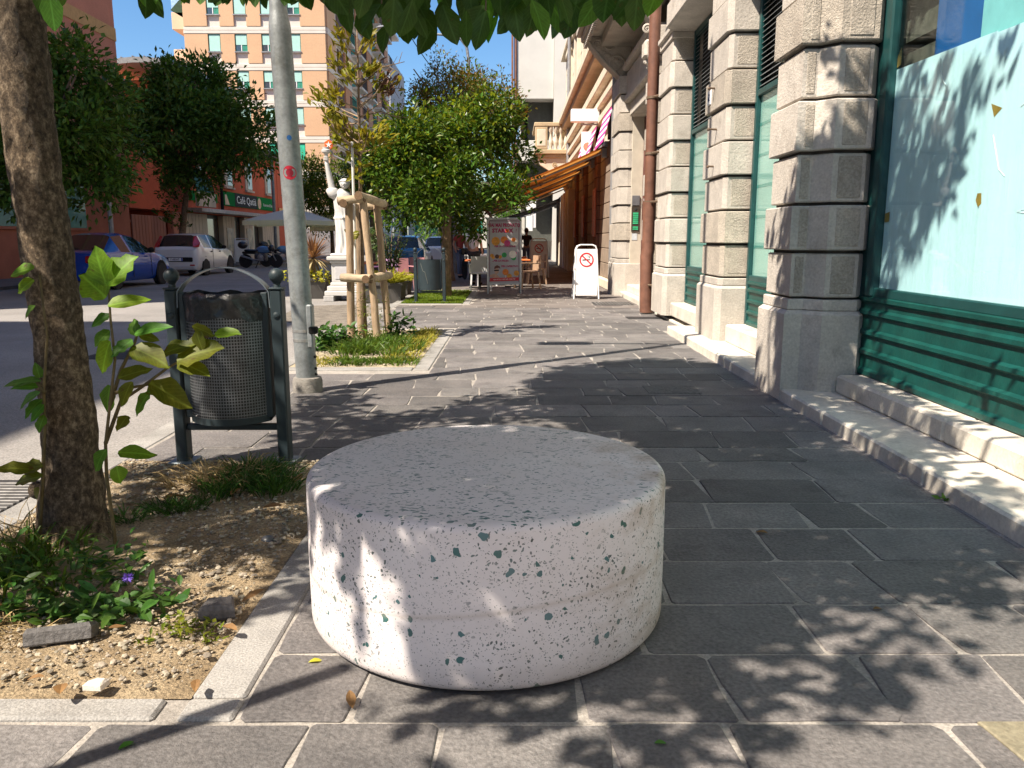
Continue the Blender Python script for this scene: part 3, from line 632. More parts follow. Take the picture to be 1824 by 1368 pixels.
# modern white block behind
wb = thing('white_block', 'white modern apartment block with box balconies beyond the cream front', 'building', (2, 55, 0), world=True)
M_WB = mat('white_render', (.60, .585, .54), rough=.8, var=.05, scale=1)
M_SOF = mat('dark_loggia', (.075, .08, .07), rough=.8, var=.15)
part('wall', B().box(2.55, 14, 50, 72, 0, 28).box(.7, 2.54, 62, 72, 0, 28), M_WB, wb)
for k, (z0, z1) in enumerate(((4.1, 5.0), (6.0, 7.2), (9.6, 14.2), (16, 20), (22, 26))):
    part('balcony_front', B().box(.32, 2.54, 50.2, 61.9, z0, z1, .02), M_WB, wb)
for z0, z1 in ((5.02, 5.98), (7.22, 9.58), (14.22, 15.98), (20.1, 21.9), (1.2, 4.08)): part('loggia', B().box(1.0, 2.54, 51.4, 61.8, z0, z1), M_SOF, wb)
M_RUST = mat('brown_clad', (.22, .10, .065), rough=.6, var=.2)
for x0, x1 in ((.0, .12), (.2, .30)): part('clad_strip', B().box(x0, x1, 50.1, 61.5, 4.5, 28, .01), M_RUST, wb)
part('laundry', B().box(.9, 1.5, 50.0, 50.05, 2.0, 3.6).box(1.0, 1.3, 49.96, 50.0, 1.8, 2.8), M_WHITE, wb)

# ------------------------------------------------------------------ awnings
M_ORA = mat('orange_canvas', (.46, .135, .032), rough=.8, var=.16, scale=1.4, stretch=(.4, .2, .4), trans=.12)
M_ORA2 = mat('pale_orange_canvas', (.56, .27, .13), rough=.8, var=.1, trans=.25)
def awning(name, label, y0, y1, xw, zw, xe, ze, m1, m2, arms=4):
    t = thing(name, label, 'awning', (xw, (y0+y1)/2, zw), world=True, group='awnings along the pavement')
    n = 18
    for i in range(n):
        a, b_ = y0+(y1-y0)*i/n, y0+(y1-y0)*(i+1)/n; o = B(); vs = []
        for j in range(7):
            u = j/6; sg = -.07*math.sin(math.pi*u)
            for q in (a, b_): vs.append((xw+(xe-xw)*u, q, zw+(ze-zw)*u+sg))
        o.add(vs, [(2*j, 2*j+1, 2*j+3, 2*j+2) for j in range(6)])
        part('canvas_strip', o, m2 if i % 4 == 1 else m1, t, smooth=True)
    part('front_bar', B().bar((xe, y0, ze-.02), (xe, y1, ze-.02), .07, .1), M_GREYP, t)
    part('valance', B().box(xe-.01, xe+.005, y0, y1, ze-.2, ze-.05), m1, t)
    part('cassette', B().bar((xw+.05, y0, zw+.03), (xw+.05, y1, zw+.03), .16, .14), M_GREYP, t)
    for k in range(arms):
        yk = y0+.25+(y1-y0-.5)*k/(arms-1); mx = (xw+xe)/2; 
        part('arm', B().tube([(xw, yk, zw-.15), (mx+.1, yk+.35, (zw+ze)/2-.12), (xe, yk, ze-.05)], .028, 6).ball((mx+.1, yk+.35, (zw+ze)/2-.12), .05, 8, 6), M_GREYP, t)
        part('elbow_bracket', B().box(xw-.1, xw+.22, yk-.06, yk+.06, zw-.3, zw-.04, .02), M_GREYP, t)
    return t
awning('awning', 'faded orange canvas awning reaching out over the cafe tables', 22.0, 38.0, 2.52, 3.75, -.9, 2.42, M_ORA, M_ORA2, 6)
awning('awning', 'darker folded awning behind the orange one, seen from its shaded underside', 38.6, 46.0, 2.5, 3.3, -.6, 2.25, mat('dark_canvas', (.07, .06, .05), rough=.8), mat('dark_canvas2', (.1, .085, .07), rough=.8))
# columns of the next arcade under the far awning
for k in range(6):
    part('arcade_pier', B().box(2.3, 2.75, 33+k*1.6, 33.7+k*1.6, 0, 3.3, .02), M_WHITE if k == 2 else M_CREAM, ab)

# ================================================================== LEFT SIDE
XF = -16.3
M_TERRA = mat('terracotta_render', (.50, .20, .125), rough=.9, var=.12, scale=.6, fine=.1, fscale=25, bump=.15, stain=(.40, .165, .11), stscale=.35, stlo=.5, sthi=.8)
M_TERRA_D = mat('terracotta_base', (.34, .12, .07), rough=.9, var=.2, scale=.8, bump=.2)
M_BAND = mat('ochre_band', (.50, .30, .12), rough=.9, var=.12)
lb = thing('terracotta_building', 'tall terracotta rendered building with ochre bands behind the left trees', 'building', (XF-4, 22, 0), world=True)
part('wall', B().box(XF-14, XF, 10.5, 34.8, 3.6, 30), M_TERRA, lb)
part('base', B().box(XF-14, XF-.02, 10.5, 34.8, 0, 3.59), M_TERRA_D, lb)
for z in (5.75, 9.3, 12.9): part('band', B().box(XF-14.02, XF+.03, 10.46, 34.83, z, z+.5), M_BAND, lb)
part('canopy', B().box(XF, XF+1.1, 12, 24.5, 4.72, 4.95, .02), M_GREYP, lb)
M_TW = mat('teal_shop_glass', (.08, .24, .21), rough=.2, var=.15, scale=1.5, coat=.6)
for a, b_ in ((12, 14.2), (16, 20.2), (25.2, 27.2), (28.6, 31.2)):
    f = part('window', B().box(XF-.01, XF+.05, a, b_, 1.6, 3.4, .01), M_TERRA_D, lb); part('pane', B().box(XF+.05, XF+.06, a+.1, b_-.1, 1.7, 3.3), M_TW, f)
for a in (15, 19.5, 24, 28.5):
    for z in (7.2, 10.6):
        f = part('window', B().box(XF-.02, XF+.02, a, a+1.2, z, z+1.7), mat('brown_shutter', (.09, .035, .025), rough=.7), lb)
        part('window_sill', B().box(XF, XF+.12, a-.08, a+1.28, z-.1, z), M_TERRA_D, f)
# gate and low wall between the buildings
gt = thing('board_gate', 'russet gate of upright boards behind the blue car', 'gate', (XF, 36, 0), world=True)
M_BOARD = mat('russet_board', (.30, .105, .06), rough=.7, var=.2, scale=2, stretch=(1, 1, .15), rnd=.12)
for k in range(11): part('board', B().box(XF-.06, XF, 34.95+k*.31, 35.24+k*.31, .1, 2.35, .012), M_BOARD, gt)
part('rail', B().box(XF-.1, XF-.065, 34.9, 38.4, 2.0, 2.12), M_BOARD, gt)
M_RED = mat('red_render', (.58, .115, .045), rough=.9, var=.12, scale=.7, fine=.1, fscale=20, bump=.12, stain=(.46, .09, .04), stscale=.4, stlo=.5, sthi=.8)
M_CLAD = mat('beige_cladding', (.55, .46, .34), rough=.7, var=.15, scale=1, bump=.1)
M_ROOF = mat('brown_roof', (.12, .085, .065), rough=.9, var=.3)
cb = thing('cafe_building', 'low red rendered building with a cafe on the ground floor', 'building', (XF, 47, 0), world=True)
part('wall', B().box(XF-9, XF-.02, 34.86, 57, 2.62, 6.6).box(XF-9, XF-.4, 38.5, 57, 0, 2.61), M_RED, cb)
part('roof', B().prism([(XF-9, 34.8), (XF+.6, 34.8), (XF+.6, 57.2), (XF-9, 57.2)], 6.6, 6.85, .02).add([(XF+.6, 34.8, 6.851), (XF+.6, 57.2, 6.851), (XF-5, 57.2, 8.3), (XF-5, 34.8, 8.3), (XF-9.4, 34.8, 6.851), (XF-9.4, 57.2, 6.851)], [(0, 1, 2, 3), (3, 2, 5, 4), (0, 3, 4), (1, 5, 2)]), M_ROOF, cb)
for a in (42.5, 46.6, 50.2, 54.2):
    f = part('window', B().box(XF-.03, XF+.03, a, a+1.3, 4.25, 6.05, .01), mat('window_cream', (.5, .44, .33), rough=.7, var=.1), cb)
    part('pane', B().box(XF+.03, XF+.04, a+.45, a+1.2, 4.35, 5.95), mat('dark_pane', (.04, .03, .03), rough=.15, coat=.6), f)
    part('window_sill', B().box(XF, XF+.14, a-.06, a+1.36, 4.15, 4.25), M_CLAD, f)
part('ledge', B().box(XF-.05, XF+.75, 41.0, 57, 2.66, 2.86, .02), mat('ledge_white', (.5, .47, .42), rough=.8, var=.15), cb)
for k, (a, b_, m) in enumerate(((39.2, 40.6, M_TERRA), (40.62, 43.6, M_CLAD), (46.0, 47.9, M_CLAD), (49.6, 51.3, M_CLAD), (53.2, 57, M_CLAD))):
    part('cladding_panel', B().box(XF-.3, XF, a, b_, .05, 2.6, .01), m, cb)
    if m is M_CLAD:
        for j in range(1, int((b_-a)/.45)): part('cladding_joint', B().box(XF-.01, XF+.004, a+j*.45, a+j*.45+.02, .1, 2.55), M_ROOF, cb)
for a, b_ in ((43.65, 45.95), (47.95, 49.55), (51.35, 53.15)):
    d_ = part('door', B().box(XF-.35, XF-.3, a, b_, .05, 2.6), mat('dark_frame', (.025, .022, .02), rough=.5), cb)
    part('pane', B().box(XF-.3, XF-.29, a+.15, b_-.15, .2, 2.4), mat('dark_pane', (.04, .03, .03), rough=.15, coat=.6), d_)
M_PHO = mat('poster_print', (.05, .03, .02), rough=.4, c2=(.55, .38, .2), scale=1.6)
for y_ in (47.0, 50.5): part('poster', B().box(XF, XF+.03, y_-.55, y_+.55, .55, 1.95, .004), M_PHO, cb)
# cafe sign
M_SG = mat('sign_green', (.0, .19, .035), rough=.8, var=.05, spec=.1); M_BLK = mat('sign_black', (.012, .012, .012), rough=.7, spec=.2); M_SW = mat('sign_white', (.8, .8, .76), rough=.5, var=.03)
cs = thing('cafe_sign', 'long green cafe sign with white lettering on the red wall', 'sign', (XF+.05, 49, 3.5), world=True)
part('board', B().box(XF-.01, XF+.06, 46.2, 56, 3.18, 3.98, .01), M_SG, cs)
part('board', B().box(XF-.01, XF+.05, 41.2, 45.2, 3.24, 3.74, .01), M_SG, cs)
part('black_field', B().box(XF+.06, XF+.066, 48.0, 52.2, 3.2, 3.96), M_BLK, cs)
SGM = lambda y_, z_: frame((XF+.07, y_, z_), (0, 1, 0), (0, 0, 1))
text_mesh('lettering', 'Café Qatià', .62, M_SW, cs, SGM(50.1, 3.58), sx=1.35)
text_mesh('lettering', 'Ristorante & Snack', .26, M_SW, cs, SGM(54.5, 3.5), sx=1.1)
text_mesh('lettering', 'Bar & Gastronomia', .26, M_SW, cs, frame((XF+.056, 43.2, 3.5), (0, 1, 0), (0, 0, 1)), sx=1.2)
part('emblem', B().lathe([(.34, -.006), (.34, .006)], (XF+.068, 53.0-.4, 3.55), 16, Matrix.Rotation(math.pi/2, 3, 'Y')), mat('emblem_cream', (.75, .55, .3), rough=.5, c2=(.5, .2, .1), scale=5), cs)
part('emblem', B().prism([(46.35, 3.24), (47.05, 3.24), (46.6, 3.8), (46.35, 3.8)], 0, .01, M=frame((XF+.06, 0, 0), (0, 1, 0), (0, 0, 1))), mat('emblem_cream2', (.7, .5, .3), rough=.5), cs)
ys_ = thing('yellow_sign', 'small yellow shop sign on the red wall beside the parasol', 'sign', (XF, 57, 3), world=True)
part('board', B().box(XF, XF+.06, 57.1, 59.5, 2.9, 3.45, .01), mat('sign_yellow', (.7, .36, .03), rough=.5), ys_)
text_mesh('lettering', 'PIZZERIA', .32, M_RED, ys_, frame((XF+.07, 58.3, 3.17), (0, 1, 0), (0, 0, 1)))
part('wall_stub', B().box(XF-8, XF-.01, 57.05, 62, 0, 6.5), M_RED, ys_)
ga = thing('green_awning', 'dark green hooped canopy on the red wall under the tree', 'awning', (XF, 40, 3.5), world=True)
hp = [(XF, 4.75), (XF+.7, 4.65), (XF+1.2, 4.2), (XF+1.35, 3.55)]
o = B().add([(x, yq, z) for yq in (38.9, 41.2) for x, z in hp], [(i, i+1, i+5, i+4) for i in range(3)])
part('canvas', o, mat('green_canvas', (.0, .09, .075), rough=.8, var=.1), ga)
for yq in (38.9, 40.05, 41.2): part('hoop', B().tube([(x+.01, yq, z+.01) for x, z in hp], .03, 5), M_BLK, ga)
part('signboard', B().box(XF+1.25, XF+1.4, 38.9, 41.2, 2.85, 3.5, .01), M_CLAD, ga)
dr2 = thing('drainpipe', 'dark drainpipe running down the red wall to the ledge', 'drainpipe', (XF+.1, 45.7, 3), world=True)
part('pipe', B().tube([(XF+.12, 45.7, 2.9), (XF+.12, 45.7, 6.6)], .09, 7), M_BLK, dr2)
# orange tower with a curved metal roof
ot = thing('orange_tower', 'orange stair tower with a curved grey metal roof', 'building', (-20, 46, 0), world=True)
part('wall', B().box(-24, -19.15, 45, 52, 0, 9.7), mat('orange_render', (.55, .13, .045), rough=.9, var=.08), ot)
part('wall', B().box(-20.5, -17, 45.8, 52, 0, 9.45), mat('shaded_render', (.20, .12, .085), rough=.9, var=.15, scale=1), ot)  # brown-grey colour carries the shade on the wall right of the front
part('window', B().box(-21.2, -20.85, 44.96, 45.0, 7.6, 9.2), mat('dark_pane', (.04, .03, .03), rough=.15, coat=.6), ot)
rf = [(-21.6+.6*k, 9.85+.55*math.sin(math.pi*(k+1.5)/10)) for k in range(9)]
o = B().add([(x, q, z) for q in (44, 53) for x, z in rf]+[(x, q, z+.28) for q in (44, 53) for x, z in rf], [(i, i+1, i+10, i+9) for i in range(8)]+[(18+i, 27+i, 28+i, 19+i) for i in range(8)]+[(i, 18+i, 19+i, i+1) for i in range(8)]+[(0, 9, 27, 18), (8, 26, 35, 17)])
part('roof', o, mat('zinc_roof', (.35, .36, .37), rough=.4, var=.15, metal=.4), ot)
for k in range(8): part('roof_rib', B().bar((rf[k][0], 44, rf[k][1]+.3), (rf[k][0], 53, rf[k][1]+.3), .06, .08), M_GREYP, ot)
# peach apartment block
pb = thing('apartment_block', 'peach apartment block with pale floor bands and aqua roller shutters', 'building', (-20.5, 80, 0), world=True)
M_PEACH = mat('peach_render', (.56, .36, .215), rough=.9, var=.05, scale=.5, fine=.05, fscale=8)
M_PB = mat('pale_band', (.60, .56, .50), rough=.9, var=.06, scale=1)
M_SHUT = mat('aqua_shutter', (.36, .60, .54), rough=.6, var=.06); M_SHUTD = mat('green_reveal', (.02, .22, .15), rough=.7)
YB = 68.0; X0, X1 = -26.3, -14.95; FH = 2.82; Z0 = 6.29
part('wall', B().box(X0, X1, YB+.14, YB+34, 0, Z0+FH*6.6), M_PB, pb)
cols_x = [-23.9, -21.75, -19.6, -17.45]; hw = .50
for fl_ in range(-1, 7):
    zb = Z0+fl_*FH
    xs = [X0]+[q for c_ in cols_x for q in (c_-hw, c_+hw)]+[X1]
    for i in range(0, len(xs), 2): part('render_panel', B().box(xs[i]-(0 if i else 0), xs[i+1], YB, YB+.138, zb+.55, zb+FH-.02, .015), M_PEACH, pb)
    part('floor_band', B().box(X0-.03, X1+.03, YB-.03, YB+.137, zb, zb+.22, .01).box(X0-.02, X1+.02, YB+.01, YB+.137, zb+.26, zb+.50, .01), M_PB, pb)
    for ci, c_ in enumerate(cols_x):
        win = part('window', B().box(c_-hw+.02, c_+hw-.02, YB+.09, YB+.137, zb+1.45, zb+FH-.05), M_SHUTD, pb)
        drop = R.choice((1.0, 1.0, .55, .62, .8)) if fl_ != 0 else 1.0
        zt = zb+FH-.1; zl = zb+1.5; sh = (zt-zl)*drop
        part('shutter', B().box(c_-hw+.08, c_+hw-.06, YB+.06, YB+.085, zt-sh, zt), M_SHUT if fl_ else mat('green_shutter', (.02, .42, .25), rough=.6), win)
        if drop < 1: part('pane', B().box(c_-hw+.08, c_-.03, YB+.08, YB+.088, zl, zt-sh), mat('far_glass', (.05, .07, .09), rough=.08, coat=1), win); part('sash', B().box(c_-.03, c_+.03, YB+.06, YB+.09, zl, zt-sh), M_WHITE, win)
        part('window_sill', B().box(c_-hw-.05, c_+hw+.05, YB-.06, YB+.1, zb+1.37, zb+1.45), M_GREYP, win)
# flank with balconies, top storey, left balconies
M_PEACHS = mat('peach_flank', (.50, .25, .14), rough=.9, var=.06)
for fl_ in range(-1, 7):
    zb = Z0+fl_*FH
    part('flank_panel', B().box(X1, X1+.14, YB+.2, YB+3.2, zb+.55, zb+FH-.02), M_PEACH, pb)
    part('floor_band', B().box(X1, X1+.17, YB+.15, YB+33, zb, zb+.5), M_PB, pb)
    for k in range(5):
        y_ = YB+4.2+k*5.8
        part('window', B().box(X1, X1+.06, y_, y_+2.4, zb+.6, zb+FH-.2), M_SHUTD if k % 2 else mat('brown_shutter', (.09, .035, .025), rough=.7), pb)
        part('flank_panel', B().box(X1, X1+.14, y_+2.6, y_+5.6, zb+.55, zb+FH-.02), M_PEACHS, pb)
        bal = part('balcony', B().box(X1+.14, X1+1.1, y_-.2, y_+2.6, zb+.3, zb+.5), M_PB, pb)
        for j in range(7): part('railing_bar', B().bar((X1+1.05, y_-.1+j*.43, zb+.5), (X1+1.05, y_-.1+j*.43, zb+1.45), .04), M_BLK, bal)
        part('handrail', B().bar((X1+1.05, y_-.2, zb+1.48), (X1+1.05, y_+2.6, zb+1.48), .06), M_BLK, bal)
part('eaves', B().box(X0-.5, X1+1.3, YB-.6, YB+34.5, Z0+FH*6.6, Z0+FH*6.6+.3), M_PB, pb)
for fl_ in (1, 2, 3, 4, 5):
    zb = Z0+fl_*FH
    bal = part('balcony', B().box(X0-1.15, X0, YB+.6, YB+5, zb+.45, zb+1.75, .02), mat('peach_light', (.70, .46, .30), rough=.9, var=.04), pb)
    if fl_ % 2 == 0: part('glass_screen', B().box(X0-1.12, X0-.1, YB+.62, YB+.66, zb+1.8, zb+3.3), mat('screen_glass', (.35, .5, .65), rough=.1, coat=1), bal)
    else: part('sun_blind', B().add([(X0, YB+.6, zb+.3), (X0-1.2, YB+.6, zb-.9), (X0, YB+.6, zb-1.6), (X0, YB+4, zb+.3), (X0-1.2, YB+4, zb-.9), (X0, YB+4, zb-1.6)], [(0, 1, 2), (3, 5, 4), (0, 3, 4, 1), (1, 4, 5, 2)]), mat('dark_green_blind', (.02, .05, .02), rough=.8), bal)
part('ground_floor', B().box(X0+.1, X1+.2, YB-.02, YB+30, 0, 2.2), M_GREYP, pb)
# pale slab block far behind
fb_ = thing('far_tower', 'pale slab block far down the street behind the yellowing sapling', 'building', (-17, 112, 0), world=True)
part('wall', B().box(-21.5, -18.2, 110, 125, 0, 26), mat('far_white', (.66, .6, .52), rough=.9, var=.05), fb_)
part('wall', B().box(-18.2, -16, 110.5, 125, 0, 25), mat('far_grey', (.36, .36, .38), rough=.9, var=.1), fb_)
for i in range(8):
    for j in range(3): part('window', B().box(-17.9+j*.65, -17.5+j*.65, 110.42, 110.5, 3+i*2.8, 4.6+i*2.8), M_SHUTD, fb_)
eb = thing('street_end_house', 'low pale house closing the street behind the trees', 'building', (-4, 120, 0), world=True)
part('wall', B().box(-15, 1.4, 118, 128, 0, 9), M_PB, eb); part('roof', B().box(-15.5, 1.9, 117.5, 128.5, 9, 9.4), M_ROOF, eb)
for i in range(2):
    for j in range(7): part('window', B().box(-14+j*2.2, -13+j*2.2, 117.94, 118, 2.2+i*3.4, 4+i*3.4), M_SHUTD, eb)
# house behind the camera on the near left (its shade lies over the road)
nb = thing('corner_house', 'ochre house on the near left corner outside the frame, shading the road', 'building', (XF, -2, 0), world=True)
part('wall', B().box(XF-12, XF, -22, 3.2, 0, 20.8), mat('ochre_render', (.5, .36, .2), rough=.9, var=.1), nb)
for i in range(4):
    for j in range(8): part('window', B().box(XF, XF+.05, -20+j*3, -18.8+j*3, 1.5+i*3.6, 3.4+i*3.6), M_SHUTD, nb)
# ================================================================== ROUND STONE BENCH
def terrazzo():
    m = bpy.data.materials.new('terrazzo'); m.use_nodes = True; nt = m.node_tree; L = nt.links.new; p = nt.nodes['Principled BSDF']
    tc = _n(nt, 'ShaderNodeTexCoord'); co = tc.outputs['Object']
    wn = _n(nt, 'ShaderNodeTexNoise'); wn.inputs['Scale'].default_value = 30; L(co, wn.inputs['Vector'])
    wa = _n(nt, 'ShaderNodeMixRGB') if False else _n(nt, 'ShaderNodeMix', data_type='VECTOR'); wa.inputs[0].default_value = .035; L(co, wa.inputs[4]); L(wn.outputs[1], wa.inputs[5]); wc = wa.outputs[1]
    geo = _n(nt, 'ShaderNodeNewGeometry'); sx = _n(nt, 'ShaderNodeSeparateXYZ'); L(geo.outputs['Normal'], sx.inputs[0])
    # chips lie streaked on the top, rounder on the side
    def chips(scale, keep, lo, hi, st):
        mp = _n(nt, 'ShaderNodeMapping'); mp.inputs['Scale'].default_value = st; L(wc, mp.inputs[0])
        v = _n(nt, 'ShaderNodeTexVoronoi'); v.inputs['Scale'].default_value = scale; L(mp.outputs[0], v.inputs['Vector'])
        sp = _n(nt, 'ShaderNodeSeparateColor'); L(v.outputs['Color'], sp.inputs[0])
        kp = _n(nt, 'ShaderNodeMath', operation='GREATER_THAN'); kp.inputs[1].default_value = keep; L(sp.outputs[0], kp.inputs[0])
        rad = _n(nt, 'ShaderNodeMapRange'); rad.inputs[3].default_value = lo; rad.inputs[4].default_value = hi; L(sp.outputs[1], rad.inputs[0])
        ls = _n(nt, 'ShaderNodeMath', operation='LESS_THAN'); L(v.outputs['Distance'], ls.inputs[0]); L(rad.outputs[0], ls.inputs[1])
        mu = _n(nt, 'ShaderNodeMath', operation='MULTIPLY'); L(kp.outputs[0], mu.inputs[0]); L(ls.outputs[0], mu.inputs[1]); return mu.outputs[0], sp.outputs[2]
    cl = _n(nt, 'ShaderNodeTexNoise'); cl.inputs['Scale'].default_value = 3.2; cl.inputs['Detail'].default_value = 4; L(co, cl.inputs['Vector'])
    clm = _n(nt, 'ShaderNodeMapRange'); clm.inputs[1].default_value = .36; clm.inputs[2].default_value = .56; L(cl.outputs[0], clm.inputs[0])
    def mx(fac, a, b, mode='MIX'):
        q = _n(nt, 'ShaderNodeMix', data_type='RGBA', blend_type=mode)
        if isinstance(fac, float): q.inputs[0].default_value = fac
        else: L(fac, q.inputs[0])
        for s_, i in ((a, 6), (b, 7)):
            if isinstance(s_, tuple): q.inputs[i].default_value = rgba(s_)
            else: L(s_, q.inputs[i])
        return q.outputs[2]
    def mul(a, b):
        q = _n(nt, 'ShaderNodeMath', operation='MULTIPLY'); L(a, q.inputs[0])
        if isinstance(b, float): q.inputs[1].default_value = b
        else: L(b, q.inputs[1])
        return q.outputs[0]
    bn = _n(nt, 'ShaderNodeTexNoise'); bn.inputs['Scale'].default_value = 5; bn.inputs['Detail'].default_value = 5; L(co, bn.inputs['Vector'])
    col = mx(bn.outputs[0], (.61, .565, .575), (.74, .70, .70))
    a1, h1 = chips(80, .12, .10, .36, (1, 1, 1.0)); a2, h2 = chips(29, .70, .10, .36, (1, 1.1, 1.0)); a3, h3 = chips(150, .3, .10, .34, (1, 1, 1))
    t1, h4 = chips(34, .12, .08, .40, (.75, 2.4, 2.0)); t2, _h = chips(64, .25, .08, .36, (.8, 2.2, 2))
    up = _n(nt, 'ShaderNodeMath', operation='GREATER_THAN'); up.inputs[1].default_value = .72; L(sx.outputs[2], up.inputs[0])
    inv = _n(nt, 'ShaderNodeMath', operation='SUBTRACT'); inv.inputs[0].default_value = 1; L(up.outputs[0], inv.inputs[1])
    dk = mx(h1, (.075, .09, .092), (.15, .19, .185)); dg_ = mx(h2, (.02, .10, .085), (.08, .17, .19))
    col = mx(mul(mul(a1, clm.outputs[0]), inv.outputs[0]), col, dk); col = mx(mul(mul(a3, .85), inv.outputs[0]), col, dk); col = mx(mul(a2, inv.outputs[0]), col, dg_)
    col = mx(mul(mul(t1, clm.outputs[0]), up.outputs[0]), col, mx(h4, (.03, .13, .115), (.10, .16, .165))); col = mx(mul(t2, up.outputs[0]), col, (.08, .15, .15))
    # brown stain with its own shape on the right of the drum
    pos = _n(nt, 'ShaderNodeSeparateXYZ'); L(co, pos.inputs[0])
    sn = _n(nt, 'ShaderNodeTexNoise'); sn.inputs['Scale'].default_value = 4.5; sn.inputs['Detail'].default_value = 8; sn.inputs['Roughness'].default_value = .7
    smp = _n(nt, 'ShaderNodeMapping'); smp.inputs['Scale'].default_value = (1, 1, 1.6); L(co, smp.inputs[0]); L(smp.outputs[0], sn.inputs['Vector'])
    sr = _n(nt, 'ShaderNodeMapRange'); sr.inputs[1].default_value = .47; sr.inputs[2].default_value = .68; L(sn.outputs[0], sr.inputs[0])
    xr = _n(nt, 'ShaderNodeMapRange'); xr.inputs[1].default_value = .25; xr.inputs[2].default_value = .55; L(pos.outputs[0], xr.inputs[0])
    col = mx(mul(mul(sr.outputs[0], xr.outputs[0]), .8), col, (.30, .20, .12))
    # casting seam round the drum
    zc = _n(nt, 'ShaderNodeMath', operation='SINE'); zx = _n(nt, 'ShaderNodeMath', operation='MULTIPLY_ADD'); L(pos.outputs[0], zx.inputs[0]); zx.inputs[1].default_value = 3.2; zx.inputs[2].default_value = .3; L(zx.outputs[0], zc.inputs[0])
    zz = _n(nt, 'ShaderNodeMath', operation='MULTIPLY_ADD'); L(zc.outputs[0], zz.inputs[0]); zz.inputs[1].default_value = -.035; L(pos.outputs[2], zz.inputs[2])
    za = _n(nt, 'ShaderNodeMath', operation='SUBTRACT'); L(zz.outputs[0], za.inputs[0]); za.inputs[1].default_value = .235
    zb = _n(nt, 'ShaderNodeMath', operation='ABSOLUTE'); L(za.outputs[0], zb.inputs[0])
    zl = _n(nt, 'ShaderNodeMapRange'); zl.inputs[1].default_value = .0; zl.inputs[2].default_value = .014; zl.inputs[3].default_value = 1; zl.inputs[4].default_value = 0; L(zb.outputs[0], zl.inputs[0])
    col = mx(mul(mul(zl.outputs[0], .32), inv.outputs[0]), col, (.36, .29, .22))
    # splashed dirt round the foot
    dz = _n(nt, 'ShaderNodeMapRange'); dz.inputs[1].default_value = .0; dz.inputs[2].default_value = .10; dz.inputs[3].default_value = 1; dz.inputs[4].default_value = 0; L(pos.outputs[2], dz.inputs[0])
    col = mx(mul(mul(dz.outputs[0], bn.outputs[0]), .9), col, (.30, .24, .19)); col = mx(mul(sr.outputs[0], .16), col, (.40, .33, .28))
    L(col, p.inputs['Base Color']); p.inputs['Roughness'].default_value = .62
    bmp = _n(nt, 'ShaderNodeBump'); bmp.inputs['Strength'].default_value = .35; bmp.inputs['Distance'].default_value = .003; bmp.invert = True
    ad = _n(nt, 'ShaderNodeMath', operation='ADD'); L(a1, ad.inputs[0]); L(zl.outputs[0], ad.inputs[1]); L(ad.outputs[0], bmp.inputs['Height']); L(bmp.outputs[0], p.inputs['Normal'])
    return m
BX, BY, BR, BH = -.085, 2.66, .607, .508
pf = [(1e-4, .0), (.52, .0), (.56, .004)]
for i in range(7): a = math.pi/2*i/6; pf.append((BR-.035+.035*math.sin(a), .039-.035*math.cos(a)))
pf += [(BR+.001, .16), (BR+.001, .30)]
for i in range(9): a = math.pi/2*i/8; pf.append((BR-.028+.028*math.cos(a), BH-.028+.028*math.sin(a)))
pf += [(.35, BH+.002), (1e-4, BH+.003)]
single('round_bench', B().lathe(pf, (0, 0, 0), 128), terrazzo(), 'round white stone drum bench flecked with dark green chips on the pavement', 'bench', smooth=True).location = (BX, BY, .002)

# ================================================================== TREE BEDS
M_SOIL = mat('gravel_soil', (.27, .195, .11), rough=1, var=.3, scale=5, c2=(.44, .345, .22), fine=.45, fscale=110, bump=1.2, bscale=85, stain=(.10, .065, .035), stscale=2.0, stlo=.55, sthi=.72)
M_SOIL2 = mat('pale_gravel', (.34, .28, .18), rough=1, var=.3, scale=5, c2=(.5, .43, .30), fine=.45, fscale=110, bump=1.0, bscale=85, stain=(.16, .12, .06), stscale=3)
def soil(name, x0, x1, y0, y1, m, label, hgt=.03):
    nx, ny = int((x1-x0)/.035), int((y1-y0)/.035); b = B(); vs = []
    rr = random.Random(3)
    from mathutils import noise
    for j in range(ny+1):
        for i in range(nx+1):
            x, y = x0+(x1-x0)*i/nx, y0+(y1-y0)*j/ny
            e = min(1, min(x-x0, x1-x, y-y0, y1-y)/.15); z = .001+hgt*e*(.5+.5*noise.noise((x*2.1, y*2.1, 0)))+.010*e*noise.noise((x*11, y*11, 3))
            vs.append((x, y, max(-.008, z)))
    b.add(vs, [(j*(nx+1)+i, j*(nx+1)+i+1, (j+1)*(nx+1)+i+1, (j+1)*(nx+1)+i) for j in range(ny) for i in range(nx)])
    return single(name, b, m, label, kind='structure', cat=None, smooth=True)
soil('tree_bed_soil', -2.25, -.90, 2.045, 4.5, M_SOIL, 'sandy gravel of the near tree bed')
soil('tree_bed_soil', -2.25, -.975, 7.93, 11.32, M_SOIL2, 'pale gravel of the second tree bed')
soil('tree_bed_soil', -2.25, -.985, 16.1, 20.3, mat('turf_base', (.10, .13, .03), rough=1, var=.3, scale=12), 'turf ground of the third tree bed', .02)
M_PEB = mat('pebble', (.29, .25, .19), rough=.9, var=.15, scale=30, island=.45, huev=.012, fine=.15, fscale=200)
